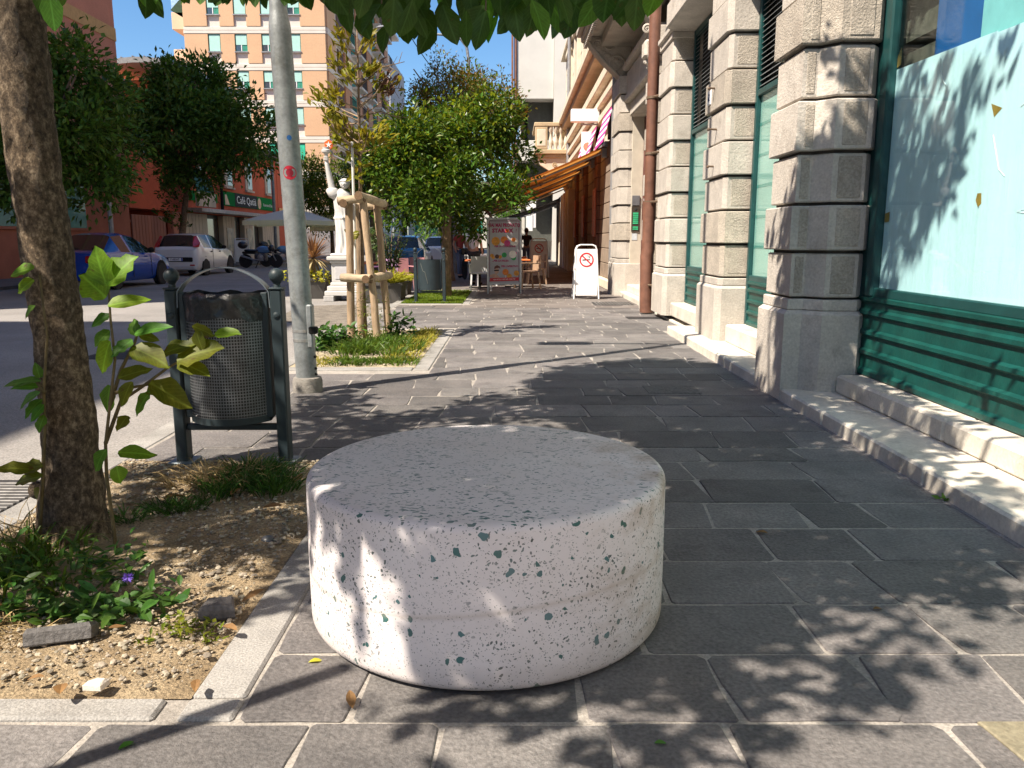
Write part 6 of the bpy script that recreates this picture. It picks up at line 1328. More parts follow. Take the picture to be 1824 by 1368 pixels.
part('robe', B().add([fig(u/nU, 2*math.pi*k/nT) for u in range(nU+1) for k in range(nT)], [(u*nT+k, u*nT+(k+1) % nT, (u+1)*nT+(k+1) % nT, (u+1)*nT+k) for u in range(nU) for k in range(nT)]), M_MARB, stt, smooth=True)
hd = part('head', B().ball((SXc+.03, SYc-.02, 2.285), .085, 20, 14, (.86, 1, 1.2)).ball((SXc+.03, SYc+.005, 2.315), .098, 18, 12, (.92, 1, 1)).ball((SXc+.03, SYc+.08, 2.26), .06, 12, 8).ball((SXc+.03, SYc-.105, 2.275), .017, 8, 6, (.8, 1, 1.7)).ball((SXc+.03, SYc-.085, 2.225), .018, 8, 6, (1.3, .8, .6)), M_MARB, stt, smooth=True)
part('hair_band', B().lathe([(.096, -.012), (.102, 0), (.096, .012)], (SXc+.03, SYc-.0, 2.345), 20), M_MARB, hd)
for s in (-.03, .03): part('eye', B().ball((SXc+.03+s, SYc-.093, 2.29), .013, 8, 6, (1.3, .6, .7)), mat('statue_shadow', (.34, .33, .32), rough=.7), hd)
part('sleeve', B().tube([(SXc-.09, SYc, 2.0), (SXc-.15, SYc-.01, 2.06), (SXc-.185, SYc-.01, 2.16), (SXc-.19, SYc-.01, 2.2)], [.08, .095, .1, .075], 14), M_MARB, stt, smooth=True)
part('arm', B().tube([(SXc-.13, SYc, 2.06), (SXc-.185, SYc, 2.2), (SXc-.215, SYc-.01, 2.45), (SXc-.245, SYc-.02, 2.7), (SXc-.25, SYc-.02, 2.79)], [.06, .055, .048, .036, .032], 14), M_MARB, stt, smooth=True)
part('hand', B().ball((SXc-.25, SYc-.025, 2.82), .045, 12, 8, (.9, 1, 1.2)), M_MARB, stt, smooth=True)
for k in range(4): part('finger', B().tube([(SXc-.29, SYc-.02, 2.79+k*.022), (SXc-.262, SYc-.068, 2.795+k*.022), (SXc-.225, SYc-.06, 2.79+k*.022)], .012, 6), M_MARB, stt)
part('cup', B().lathe([(.028, 2.72), (.03, 2.92), (.05, 2.94), (.075, 2.96), (.078, 3.0), (.055, 3.02), (.06, 3.06), (1e-4, 3.07)], (SXc-.25, SYc-.025, 0), 16), M_MARB, stt, smooth=30)
part('other_arm', B().tube([(SXc+.13, SYc, 2.03), (SXc+.19, SYc-.03, 1.85), (SXc+.14, SYc-.13, 1.72)], [.055, .05, .036], 12), M_MARB, stt, smooth=True)
for o_ in stt.children:
    fig_ = not o_.name.startswith(('pedestal', 'foot_block'))
    for q_ in [o_]+list(o_.children):
        for v_ in q_.data.vertices:
            w3 = v_.co
            if fig_: w3.x = .04+(w3.x-.04)*1.32; w3.y *= 1.25; w3.z += .175
            elif w3.z > .2: w3.z = .2+(w3.z-.2)*1.30
            if not fig_: w3.x = .04+(w3.x-.04)*1.02
hxs = thing('hexagon_sign', 'orange hexagonal shop sign with a white star above the raised arm', 'sign', (SXc-.25, 18.3, 3.1), world=True)
hx = B().prism([(.105*math.cos(math.pi/6+k*math.pi/3), .115*math.sin(math.pi/6+k*math.pi/3)) for k in range(6)], -.02, .02, .006, M=frame((SXc-.35, 18.25, 3.33), (1, 0, 0), (0, 0, 1)))
part('board', hx, mat('sign_orange', (.62, .11, .015), rough=.4), hxs)
part('star', B().prism([((.075 if k % 2 == 0 else .026)*math.sin(k*math.pi/5), (.075 if k % 2 == 0 else .026)*math.cos(k*math.pi/5)) for k in reversed(range(10))], 0, .004, M=frame((SXc-.35, 18.228, 3.33), (1, 0, 0), (0, 0, 1))), M_SW, hxs)
part('post', B().tube([(SXc-.33, 18.28, 3.24), (SXc-.25, 18.3, 3.1), (SXc+.2, 18.34, 2.9)], .02, 6), M_GREYP, hxs)

# ================================================================== SIGN BOARDS, CHAIRS, TABLES
M_BWHITE = mat('board_white', (.80, .79, .78), rough=.45, var=.03); M_REDP = mat('print_red', (.55, .02, .03), rough=.45); M_MAGP = mat('print_magenta', (.32, .0, .075), rough=.45)
M_ALU = mat('aluminium', (.42, .42, .43), rough=.3, metal=.7, var=.1)
def disc(cx, cz, r_, y, n=28, th=.002): return B().lathe([(r_, -th), (r_, th)], (cx, y, cz), n, Matrix.Rotation(math.pi/2, 3, 'X'))
def ring(cx, cz, r0, r1, y, n=32, th=.002):
    b = B(); vs = []
    for k in range(n):
        a = 2*math.pi*k/n
        for r_ in (r0, r1):
            for yy2 in (y-th, y+th): vs.append((cx+r_*math.cos(a), yy2, cz+r_*math.sin(a)))
    return b.add(vs, [q for k in range(n) for q in ((4*k, 4*((k+1) % n), 4*((k+1) % n)+2, 4*k+2), (4*k+2, 4*((k+1) % n)+2, 4*((k+1) % n)+3, 4*k+3), (4*k+1, 4*k, 4*((k+1) % n), 4*((k+1) % n)+1))])
def stand(label, loc, rz, w_=.52, h_=1.16, group='blank white no-smoking stands'):
    t = thing('pavement_sign', label, 'sign', loc, rz, group)
    lean = Matrix.Rotation(math.radians(-6), 4, 'X'); l2 = Matrix.Rotation(math.radians(9), 4, 'X') @ Matrix.Translation((0, .0, 0))
    def P(b, name, m, sm=False, mm=lean, dy=0, par=None):
        b.v = [tuple(mm @ (Vector(v)-Vector((0, 0, h_)))+Vector((0, dy, h_))) for v in b.v]; return part(name, b, m, par or t, smooth=sm)
    hw_ = w_/2; bd = P(B().box(-hw_+.03, hw_-.03, -.006, .006, .07, h_-.09, .004), 'board', M_BWHITE)
    for nm, mm, dy in (('frame', lean, 0), ('rear_frame', l2, .03)):
        k = .86 if mm is lean else .9
        P(B().tube([(-hw_*1.04, 0, 0), (-hw_*k, 0, h_-.10), (-hw_*k+.03, 0, h_-.03), (-hw_*k+.1, 0, h_), (hw_*k-.1, 0, h_), (hw_*k-.03, 0, h_-.03), (hw_*k, 0, h_-.10), (hw_*1.04, 0, 0)], .016, 8), nm, M_WHITE, 40, mm, dy)
    P(B().box(-hw_+.03, hw_-.03, -.004, .004, .08, h_-.12), 'rear_board', M_BWHITE, False, l2, .03)
    P(ring(0, h_-.32, .125, .155, -.009), 'prohibition_ring', M_REDP, par=None)
    c, s = math.cos(-.75), math.sin(-.75)
    P(B().bar((-.13*c, -.0095, h_-.32-.13*s), (.13*c, -.0095, h_-.32+.13*s), .005, .03, up=(0, 1, 0)) if False else B().prism([(-.13, -.014), (.13, -.014), (.13, .014), (-.13, .014)], .007, .011, M=Matrix.Translation((0, 0, h_-.32)) @ Matrix.Rotation(.75, 4, 'Y') @ Matrix.Rotation(math.pi/2, 4, 'X')), 'prohibition_bar', M_REDP)
    ck = Matrix.Translation((0, 0, h_-.32)) @ Matrix.Rotation(-.05, 4, 'Y') @ Matrix.Rotation(math.pi/2, 4, 'X')
    P(B().prism([(-.09, -.012), (.04, -.012), (.04, .012), (-.09, .012)], .006, .009, M=ck).prism([(.045, -.012), (.07, -.012), (.07, .012), (.045, .012)], .006, .009, M=ck).prism([(.06, .03), (.075, .03), (.085, .09), (.07, .09)], .006, .009, M=ck).prism([(.03, .05), (.045, .05), (.04, .1), (.028, .1)], .006, .009, M=ck), 'cigarette_mark', M_BLK)
    return t
stand('white blank no-smoking stand in full sun at the building corner', (1.62, 17.45, 0), .03)
stand('white no-smoking stand in half shade under the awning beside the brown chair', (.93, 27.4, 0), .12, .62, 1.3)
stand('white no-smoking stand across the road before the cafe door', (-14.4, 43.2, .03), .5, .8, 1.3)
# poster board
pbd = thing('poster_board', 'tall metal framed poster stand with cafe advertising on the pavement', 'poster stand', (-.17, 19.05, 0), .02)
W2, Hb, Ht = .37, .26, 1.78
fr = B().box(-W2-.04, -W2, -.02, .02, .0, Ht, .006).box(W2, W2+.04, -.02, .02, .0, Ht, .006).box(-W2+.001, W2-.001, -.02, .02, Ht-.04, Ht, .006).box(-W2+.001, W2-.001, -.02, .02, Hb-.04, Hb, .006)
part('frame', fr, M_ALU, pbd)
part('rear_frame', B().bar((-W2, .02, Ht-.05), (-W2, .5, 0), .03).bar((W2, .02, Ht-.05), (W2, .5, 0), .03), M_ALU, pbd)
ps = part('poster', B().box(-W2+.002, W2-.002, -.008, .012, Hb+.002, Ht-.042), mat('poster_paper', (.36, .35, .38), rough=.35, var=.12, scale=4, bump=.35, bscale=5, coat=.4), pbd)
PM = lambda x, z, y=-.011: frame((x, y, z), (1, 0, 0), (0, 0, 1))
part('border', B().box(-W2+.02, -W2+.032, -.012, -.008, Hb+.03, Ht-.07).box(W2-.032, W2-.02, -.012, -.008, Hb+.03, Ht-.07).box(-W2+.033, W2-.033, -.012, -.008, Ht-.085, Ht-.07), mat('poster_border', (.15, .01, .06), rough=.4), ps)
text_mesh('headline', 'HAI MAI PROVATO', .115, M_MAGP, ps, PM(0, 1.60), sx=.76, bold=.005)
text_mesh('headline', 'STARB X', .125, M_MAGP, ps, PM(-.04, 1.475), sx=1.0, bold=.007)
part('star_disc', disc(.072, 1.475, .042, -.011), mat('print_orange', (.75, .16, .02), rough=.45), ps)
text_mesh('headline', '?', .12, M_MAGP, ps, PM(.28, 1.475))
M_OR1 = mat('print_amber', (.62, .27, .03), rough=.5, var=.3, scale=25); M_OR2 = mat('print_tangerine', (.72, .20, .02), rough=.5, var=.2, scale=25); M_PK = mat('print_pink', (.62, .05, .22), rough=.5); M_CUP = mat('print_cup', (.72, .68, .62), rough=.4); M_GRN = mat('print_green', (.02, .30, .08), rough=.5); M_CH = mat('print_choc', (.09, .03, .02), rough=.5); M_SKIN = mat('print_skin', (.50, .30, .22), rough=.5, var=.15, scale=20)
for x, z, r_, m in ((-.2, 1.235, .1, M_OR1), (.0, 1.265, .085, M_OR2), (.07, 1.19, .072, M_PK), (-.05, 1.17, .05, M_CUP), (.24, 1.22, .095, M_CUP), (.22, 1.27, .05, M_OR2), (-.29, .90, .045, M_OR1), (-.26, .86, .04, M_OR1), (-.17, .88, .05, M_CH), (-.1, .87, .045, M_OR1), (.0, .915, .06, M_GRN), (.2, .93, .09, M_CUP), (.25, .95, .05, M_PK), (.22, .85, .06, M_GRN), (.03, .515, .075, M_OR2), (.29, .49, .065, M_OR1), (.12, .42, .06, M_OR1)):
    part('food_print', disc(x, z, r_, -.0112-.0004*R.random(), 18, .0015), m, ps)
part('glass_stem', B().box(.025, .035, -.012, -.008, .35, .45), M_CUP, ps)
text_mesh('slogan', "PER LA COLAZIONE", .058, M_MAGP, ps, PM(.02, 1.115), sx=.95, bold=.003)
text_mesh('slogan', '...PER LA PAUSA', .062, M_MAGP, ps, PM(-.09, .78), sx=.9, bold=.003)
text_mesh('slogan', "PER L'APERITIVO", .06, M_MAGP, ps, PM(.13, .65), sx=.9, bold=.003)
part('face_print', B().prism([(.055*math.cos(a), .075*math.sin(a)) for a in [k*math.pi/9 for k in range(18)]], -.0015, .002, M=PM(-.18, .545)), M_SKIN, ps)
part('hair_print', B().prism([(-.07, 0), (-.02, .02), (.05, .03), (.075, .0), (.07, .06), (.0, .095), (-.06, .06)], -.001, .0025, M=PM(-.17, .585)), mat('print_hair', (.12, .03, .02), rough=.5), ps)
part('glasses_print', B().prism([(-.06, -.016), (.055, -.012), (.055, .014), (-.06, .012)], -.001, .003, M=PM(-.18, .555)), M_BLK, ps)
part('shoulder_print', B().prism([(-.16, -.1), (.14, -.1), (.06, .0), (.0, .05), (-.05, .05), (-.13, .02)], -.0015, .0018, M=PM(-.2, .43)), M_SKIN, ps)
part('dress_print', B().prism([(-.16, -.04), (.12, -.04), (.1, .02), (.0, -.02), (-.1, .03), (-.15, .03)], -.001, .0026, M=PM(-.2, .37)), mat('print_grey', (.25, .26, .3), rough=.5), ps)
part('red_strip', B().prism([(-W2+.03, -.05), (W2-.03, -.03), (W2-.03, .05), (-W2+.03, .03)], -.001, .003, M=PM(0, .345)), M_REDP, ps)
text_mesh('slogan', "ASPORTA L'AMORE CON TE!", .045, M_SW, ps, frame((0, -.0145, .345), (1, 0, .03), (-.03, 0, 1)), sx=.9)
# furniture
def armchair(label, loc, rz, m, group):
    t = thing('armchair', label, 'chair', loc, rz, group)
    part('seat', B().box(-.25, .25, -.24, .24, .42, .46, .015), m, t)
    bk = B().add([(x, .25+.05*(z-.45)-.05*(1-(x/.25)**2)*0, z) for z in (.47, .86) for x in (-.25, -.1, .1, .25)]+[(x, .28+.05*(z-.45), z) for z in (.47, .86) for x in (-.25, -.1, .1, .25)], [(i, i+1, i+5, i+4) for i in range(3)]+[(9+i, 8+i, 12+i, 13+i) for i in range(3)]+[(4, 5, 13, 12), (5, 6, 14, 13), (6, 7, 15, 14), (0, 4, 12, 8), (3, 11, 15, 7)])
    part('backrest', bk, m, t)
    for sx_ in (-1, 1):
        for sy_ in (-1, 1): part('leg', B().bar((sx_*.23, sy_*.21, .44), (sx_*.26, sy_*.27, 0), .04), m, t)
        part('armrest', B().strip([(sx_*.27, -.25, .42), (sx_*.28, -.24, .63), (sx_*.28, -.18, .66), (sx_*.27, .27, .66)], (.045, 0, 0), .025), m, t)
    return t
M_CHW = mat('white_plastic', (.74, .74, .76), rough=.4, var=.04); M_CHT = mat('tan_plastic', (.36, .24, .16), rough=.5, var=.08); M_CHP = mat('pink_plastic', (.48, .24, .26), rough=.5, var=.08)
GCH = 'cafe armchairs at the pavement tables'
cw = armchair('white armchair just left of the poster stand, back to the camera', (-.78, 20.4, 0), math.pi+.05, M_CHW, GCH)
dup(cw, (-.70, 22.6, 0), .1, 'white armchair facing the camera behind the nearer white one')
ct_ = armchair('tan armchair right of the poster stand under the awning', (.42, 21.2, 0), -1.2, M_CHT, GCH)
dup(ct_, (.72, 23.4, 0), -1.5, 'tan armchair one table farther under the awning'); dup(ct_, (.3, 25.6, 0), 1.4, 'tan armchair deepest under the awning by the far stand')
cp_ = armchair('pink armchair left of the second bin beside the purple one', (-2.75, 20.2, -.05), .4, M_CHP, GCH)
armchair('purple tinted armchair nearest the long trough planter', (-3.15, 19.9, -.05), -.3, mat('purple_plastic', (.40, .25, .42), rough=.5, var=.08), GCH)
dup(cp_, (-2.35, 21.6, -.05), 2.6, 'pink armchair partly hidden behind the second bin')
M_TABO = mat('orange_top', (.60, .17, .05), rough=.4, var=.05)
def table(label, loc, rz=0):
    t = thing('cafe_table', label, 'table', loc, rz, 'orange topped cafe tables'); part('table_top', B().box(-.38, .38, -.38, .38, .71, .75, .012), M_TABO, t); part('leg', B().tube([(0, 0, .03), (0, 0, .71)], .035, 8), M_BLK, t)
    part('foot', B().box(-.28, .28, -.04, .04, 0, .03, .006).box(-.04, .04, -.28, -.041, 0, .03, .006).box(-.04, .04, .041, .28, 0, .03, .006), M_BLK, t); return t
t1_ = table('orange table between the white armchairs left of the poster stand', (-.85, 21.4, 0))
dup(t1_, (.1, 21.9, 0), .1, 'orange table right of the poster stand carrying an orange box'); dup(t1_, (-3.6, 20.9, -.05), .2, 'orange table behind the timber guard and the oleander'); dup(t1_, (.1, 25, 0), 0, 'orange table deep under the awning')
single('napkin_box', B().box(.05, .25, 21.8, 21.95, .752, .90, .01), M_TABO, 'small orange napkin box on the table right of the poster', 'box')
# ================================================================== VEHICLES
M_TYRE = mat('tyre', (.022, .022, .023), rough=.85, var=.2); M_RIM = mat('rim', (.42, .42, .43), rough=.35, metal=.6, var=.1)
M_CGL = mat('car_glass', (.012, .018, .02), rough=.05, coat=.0, spec=.55, var=.1)
def car(name, label, loc, rz, st, paint, L_, hwid, cabin, glass_st, wheels, group='cars parked across the road'):
    """st: stations (y, zbottom, zbelt, ztop, wtop); the body is lofted through them, forward is +y"""
    t = thing(name, label, 'car', loc, rz, group)
    def ringp(s):
        y, zb, zl, zt, wt, wb = s
        return [(wb*.86, y, zb), (wb*.97, y, zb+.10), (wb, y, zb+(zl-zb)*.45), (wb*.985, y, zl-.06), (wb*.95, y, zl), (wt+(.0 if zt-zl < .1 else .02), y, zt-.05 if zt-zl > .1 else zt-.012), (wt*.82, y, zt-.006), (0, y, zt+.004)]
    rings = []
    for s in st:
        h = ringp(s); rings.append([(x, y, z) for x, y, z in h]+[(-x, y, z) for x, y, z in reversed(h[:-1])])
    n = 15; fs = []; gl = []
    for i in range(len(st)-1):
        for k in range(n-1):
            q = (i*n+k, i*n+k+1, (i+1)*n+k+1, (i+1)*n+k)
            q = tuple(reversed(q))
            side = k in (4, 9); top = k in (5, 6, 7, 8)
            if (i in glass_st['side'] and side): gl.append(('side_window', q))
            elif i in glass_st['front'] and (top or side): gl.append(('windscreen', q)) if top else fs.append(q)
            elif i in glass_st['rear'] and (top or side): gl.append(('rear_window', q)) if top else fs.append(q)
            else: fs.append(q)
    fs.append(tuple(range(n))); fs.append(tuple((len(st)-1)*n+k for k in reversed(range(n))))
    fs += [((i+1)*n, (i+1)*n+n-1, i*n+n-1, i*n) for i in range(len(st)-1)]
    allv = [p for r_ in rings for p in r_]
    bd = part('body', B().add(allv, fs), paint, t, smooth=38)
    for nm in ('side_window', 'windscreen', 'rear_window'):
        qs = [q for a, q in gl if a == nm]
        for s_ in ((1, -1) if nm == 'side_window' else (0,)):
            qq = [q for q in qs if s_ == 0 or (sum(allv[i][0] for i in q) > 0) == (s_ > 0)]
            if qq: part(nm, B().add(allv, qq), M_CGL, t, smooth=30)
    for y_ in wheels:
        for s_ in (-1, 1):
            R90 = Matrix.Rotation(s_*math.pi/2, 3, 'Y')
            part('wheel_arch', B().lathe([(.36, -.04), (.36, .0), (1e-4, .001)], (s_*(hwid-.004), y_, .33), 22, R90), M_BLK, t)
            w_ = part('wheel', B().lathe([(.2, -.16), (.29, -.16), (.305, -.12), (.305, .0), (.29, .03), (.2, .032)], (s_*(hwid-.02), y_, .305), 24, R90), M_TYRE, t, smooth=40)
            part('rim', B().lathe([(.2, .025), (.185, .012), (.05, .02), (1e-4, .026)], (s_*(hwid-.02), y_, .305), 20, R90), M_RIM, w_)
    return t
WP = mat('white_car_paint', (.70, .70, .69), rough=.3, var=.02, coat=1); BP = mat('blue_car_paint', (.003, .05, .38), rough=.25, var=.03, coat=.5)
stW = [(0, .34, .92, .93, .6, .70), (.05, .24, .95, .96, .66, .80), (.14, .2, 1.0, 1.03, .66, .835), (.42, .19, 1.02, 1.43, .56, .845), (.62, .19, 1.0, 1.475, .57, .845), (1.35, .18, .97, 1.49, .58, .845), (1.45, .18, .965, 1.49, .58, .845), (2.15, .18, .93, 1.45, .55, .845), (2.95, .19, .93, .98, .62, .84), (3.5, .2, .82, .87, .6, .82), (3.85, .22, .66, .72, .5, .74), (3.98, .3, .55, .58, .4, .6)]
wc_ = car('white_hatchback', 'white hatchback parked behind the blue car, tail towards the camera', (-12.35, 29.7, -.06), -.02, stW, WP, 4, .845, None, {'side': (4, 6, 7), 'front': (7,), 'rear': (2, )}, (.68, 3.18))
wc_.scale = (1.0, 1.0, 1.05)
part('bumper_strip', B().box(-.62, .62, -.035, .04, .50, .66, .03), M_BLK, wc_)
pl_ = part('number_plate', B().box(-.26, .26, -.046, -.03, .53, .64, .004), M_BWHITE, wc_); text_mesh('plate_text', 'F 485AT', .10, M_BLK, pl_, frame((-.02, -.048, .585), (1, 0, 0), (0, 0, 1)), sx=.95)
part('plate_band', B().box(.215, .258, -.05, -.045, .532, .638), mat('plate_blue', (.02, .06, .35), rough=.4), pl_)
for s_ in (-1, 1):
    tl = part('tail_light', B().add([(s_*.60, .10, 1.0), (s_*.80, .14, 1.0), (s_*.80, .30, 1.14), (s_*.64, .36, 1.40), (s_*.55, .34, 1.38), (s_*.56, .2, 1.16)], [(0, 1, 2, 5), (5, 2, 3, 4)]), mat('lamp_red', (.45, .02, .03), rough=.15, coat=1), wc_)
    tl.location = (s_*.035, -.03, .01)
    part('reflector', B().box(s_*.5, s_*.68, -.012, .03, .36, .41, .01), mat('lamp_red', (.45, .02, .03)), wc_)
    part('mirror', B().ball((s_*.92, 2.35, 1.0), .09, 10, 8, (1.1, .7, .8)), M_BLK, wc_, smooth=True)
    for y_ in (1.28, 2.12): part('door_handle', B().box(s_*.835, s_*.865, y_-.09, y_+.04, .83, .87, .008), M_BLK, wc_)
    part('door_seam', B().box(s_*.838, s_*.8475, 1.39, 1.405, .28, .95), M_POTG, wc_)
part('badge', B().lathe([(.05, -.008), (.04, .008)], (0, -.01+.02, .845), 16, Matrix.Rotation(math.pi/2, 3, 'X')), mat('badge_dark', (.05, .02, .03), rough=.2, metal=.5), wc_)
part('wiper', B().bar((-.05, .13, 1.06), (.3, .2, 1.14), .02), M_BLK, wc_)
stB = [(0, .36, .88, .90, .6, .70), (.06, .25, .92, .95, .68, .82), (.55, .19, .94, .99, .70, .87), (.62, .19, .94, 1.0, .68, .87), (1.25, .18, .94, 1.38, .53, .875), (1.75, .18, .93, 1.425, .55, .875), (1.85, .18, .925, 1.43, .55, .875), (2.55, .18, .90, 1.36, .52, .875), (3.25, .18, .89, .95, .66, .87), (3.9, .2, .80, .86, .62, .85), (4.3, .23, .66, .72, .5, .78), (4.43, .3, .55, .6, .35, .6)]
bc_ = car('blue_saloon', 'shiny blue saloon car parked in front of the white hatchback', (-11.55, 20.9, -.06), -.02, stB, BP, 4.4, .875, None, {'side': (4, 6, 7), 'front': (7,), 'rear': (3,)}, (.85, 3.55))
bc_.scale = (1.0, 1.0, 1.06)
for s_ in (-1, 1):
    part('tail_light', B().box(s_*.5, s_*.80, -.03, .12, .68, .86, .03), mat('lamp_red2', (.40, .015, .02), rough=.12, coat=1), bc_)
    part('mirror', B().ball((s_*.96, 2.75, .98), .095, 10, 8, (1.1, .7, .8)), M_BLK, bc_, smooth=True)
    for y_ in (1.55, 2.6): part('door_handle', B().box(s_*.868, s_*.89, y_-.09, y_+.06, .80, .835, .008), BP, bc_)
    part('trim_line', B().box(s_*.875, s_*.884, 1.0, 3.0, .60, .63), mat('blue_trim', (.01, .08, .5), rough=.3), bc_)
    for y_ in (1.80, 2.9): part('door_seam', B().box(s_*.868, s_*.8785, y_, y_+.012, .28, .9), M_BLK, bc_)
car('blue_hatchback', 'bright blue car half hidden behind the second bin and the magnolia', (-4.1, 30, -.06), .0, stW, mat('cyan_car_paint', (.01, .16, .38), rough=.25, coat=1, var=.02), 4, .845, None, {'side': (4, 6, 7), 'front': (7,), 'rear': (2,)}, (.68, 3.18))
car('white_car', 'white car glimpsed through the chairs beyond the bicycle', (-3.4, 38, -.06), .0, stW, WP, 4, .845, None, {'side': (4, 6, 7), 'front': (7,), 'rear': (2,)}, (.68, 3.18))
# motorcycle: seen from its left, heading right
mb = thing('motorcycle', 'dark motorcycle with a top box parked by the cafe', 'motorcycle', (-12.0, 38.6, -.06), 0)
M_MBL = mat('moto_black', (.015, .015, .018), rough=.35, var=.2, coat=.5)
for x in (-.72, .74):
    RX = Matrix.Rotation(math.pi/2, 3, 'X'); w_ = part('wheel', B().lathe([(.24, -.06), (.31, -.055), (.33, 0), (.31, .055), (.24, .06)], (x, 0, .33), 24, RX), M_TYRE, mb, smooth=40); part('rim', B().lathe([(.24, -.03), (.05, -.06), (1e-4, -.06)], (x, 0, .33), 16, RX), M_MBL, w_)
part('tank', B().ball((.15, 0, .86), .26, 14, 10, (1.3, .65, .7)), mat('moto_blue', (.10, .22, .42), rough=.25, coat=1, var=.1), mb, smooth=True)
part('engine', B().box(-.25, .32, -.18, .18, .32, .68, .05), mat('engine_grey', (.12, .12, .125), rough=.4, metal=.5, var=.3, scale=12), mb); part('engine_cover', B().lathe([(.15, 0), (.13, .04), (1e-4, .05)], (.05, -.18, .5), 16, Matrix.Rotation(math.pi/2, 3, 'X')), M_ALU, mb)
part('seat', B().box(-.75, -.05, -.15, .15, .78, .88, .05), M_MBL, mb); part('tail', B().box(-.85, -.2, -.12, .12, .66, .78, .04), M_MBL, mb)
part('top_box', B().ball((-.82, 0, 1.08), .24, 14, 10, (1.0, .95, .75)), M_MBL, mb, smooth=True); part('fork', B().bar((.48, -.1, .98), (.76, -.1, .34), .05).bar((.48, .1, .98), (.76, .1, .34), .05), M_ALU, mb)
part('handlebar', B().tube([(.38, -.38, 1.1), (.46, -.15, 1.05), (.46, .15, 1.05), (.38, .38, 1.1)], .018, 6), M_MBL, mb); part('windshield', B().add([(.58, -.2, .95), (.58, .2, .95), (.42, .16, 1.32), (.42, -.16, 1.32)], [(0, 1, 2, 3)]), M_CGL, mb); part('fairing', B().ball((.55, 0, .92), .18, 12, 8, (.9, 1, 1)), M_MBL, mb, smooth=True)
part('exhaust', B().tube([(.2, -.2, .36), (-.3, -.2, .40), (-.85, -.22, .58)], [.03, .04, .055], 8), M_ALU, mb); part('stand', B().bar((-.05, -.15, .34), (-.15, -.35, .0), .03), M_MBL, mb)
dup(mb, (-11.6, 40.6, -.06), .5, 'second motorcycle mostly hidden behind the street pole'); mb['group'] = 'motorcycles by the cafe'; [o.__setitem__('group', 'motorcycles by the cafe') for o in COL.objects if o.name.startswith('motorcycle.')]
# bicycle
bk = thing('bicycle', 'dark bicycle leaning beside the pale trunk', 'bicycle', (-1.35, 25.6, 0), 1.9)
for x in (-.5, .52):
    RX = Matrix.Rotation(math.pi/2, 3, 'X'); w_ = part('wheel', B().lathe([(.31, -.015), (.335, -.01), (.335, .01), (.31, .015), (.31, -.015)], (x, 0, .335), 28, RX), M_TYRE, bk)
    part('spokes', B().add([v for k in range(14) for v in ((x+.03*math.cos(k*.45), 0, .335+.03*math.sin(k*.45)), (x+.31*math.cos(k*.45-.02), -.002, .335+.31*math.sin(k*.45-.02)), (x+.31*math.cos(k*.45+.02), .002, .335+.31*math.sin(k*.45+.02)))], [(3*k, 3*k+1, 3*k+2) for k in range(14)]), M_RIM, w_)
part('frame', B().tube([(-.5, 0, .335), (-.08, 0, .3), (-.2, 0, .82), (-.5, 0, .335)], .017, 6).tube([(-.08, 0, .3), (.34, 0, .75), (.32, 0, .86), (-.18, 0, .74)], .02, 6), M_MBL, bk); part('fork', B().tube([(.30, 0, .95), (.36, 0, .7), (.52, 0, .335)], .016, 6), M_MBL, bk)
part('handlebar', B().tube([(.2, -.28, 1.0), (.3, -.1, .98), (.3, .1, .98), (.2, .28, 1.0)], .014, 6), M_MBL, bk); part('saddle', B().ball((-.23, 0, .88), .1, 10, 6, (1.3, .8, .4)), M_MBL, bk); part('basket', B().box(.36, .62, -.15, .15, .8, 1.0, .02), M_MBL, bk)
dup(bk, (-1.05, 26.6, 0), 1.6, 'second dark bicycle just right of the first'); 
for o in COL.objects:
    if o.name.startswith('bicycle'): o['group'] = 'bicycles by the pale trunk'
# ================================================================== PEOPLE
def skin_body(name, joints, edges, m, parent, sub=2, root=0):
    me = bpy.data.meshes.new(name); me.from_pydata([j[:3] for j in joints], edges, []); o = bpy.data.objects.new(name, me); COL.objects.link(o)
    o.modifiers.new('s', 'SKIN'); o.modifiers.new('u', 'SUBSURF').levels = sub
    for i, j in enumerate(joints):
        sv = me.skin_vertices[0].data[i]; sv.radius = (j[3], j[4] if len(j) > 4 else j[3]); sv.use_root = (i == root)
    bpy.context.view_layer.update(); dg2 = bpy.context.evaluated_depsgraph_get(); nm = bpy.data.meshes.new_from_object(o.evaluated_get(dg2)); o.modifiers.clear(); o.data = nm; nm.name = name
    nm.materials.clear(); nm.materials.append(m); [setattr(p, 'use_smooth', True) for p in nm.polygons]; o.parent = parent; return o
M_SK = mat('skin', (.50, .27, .18), rough=.55, var=.1)
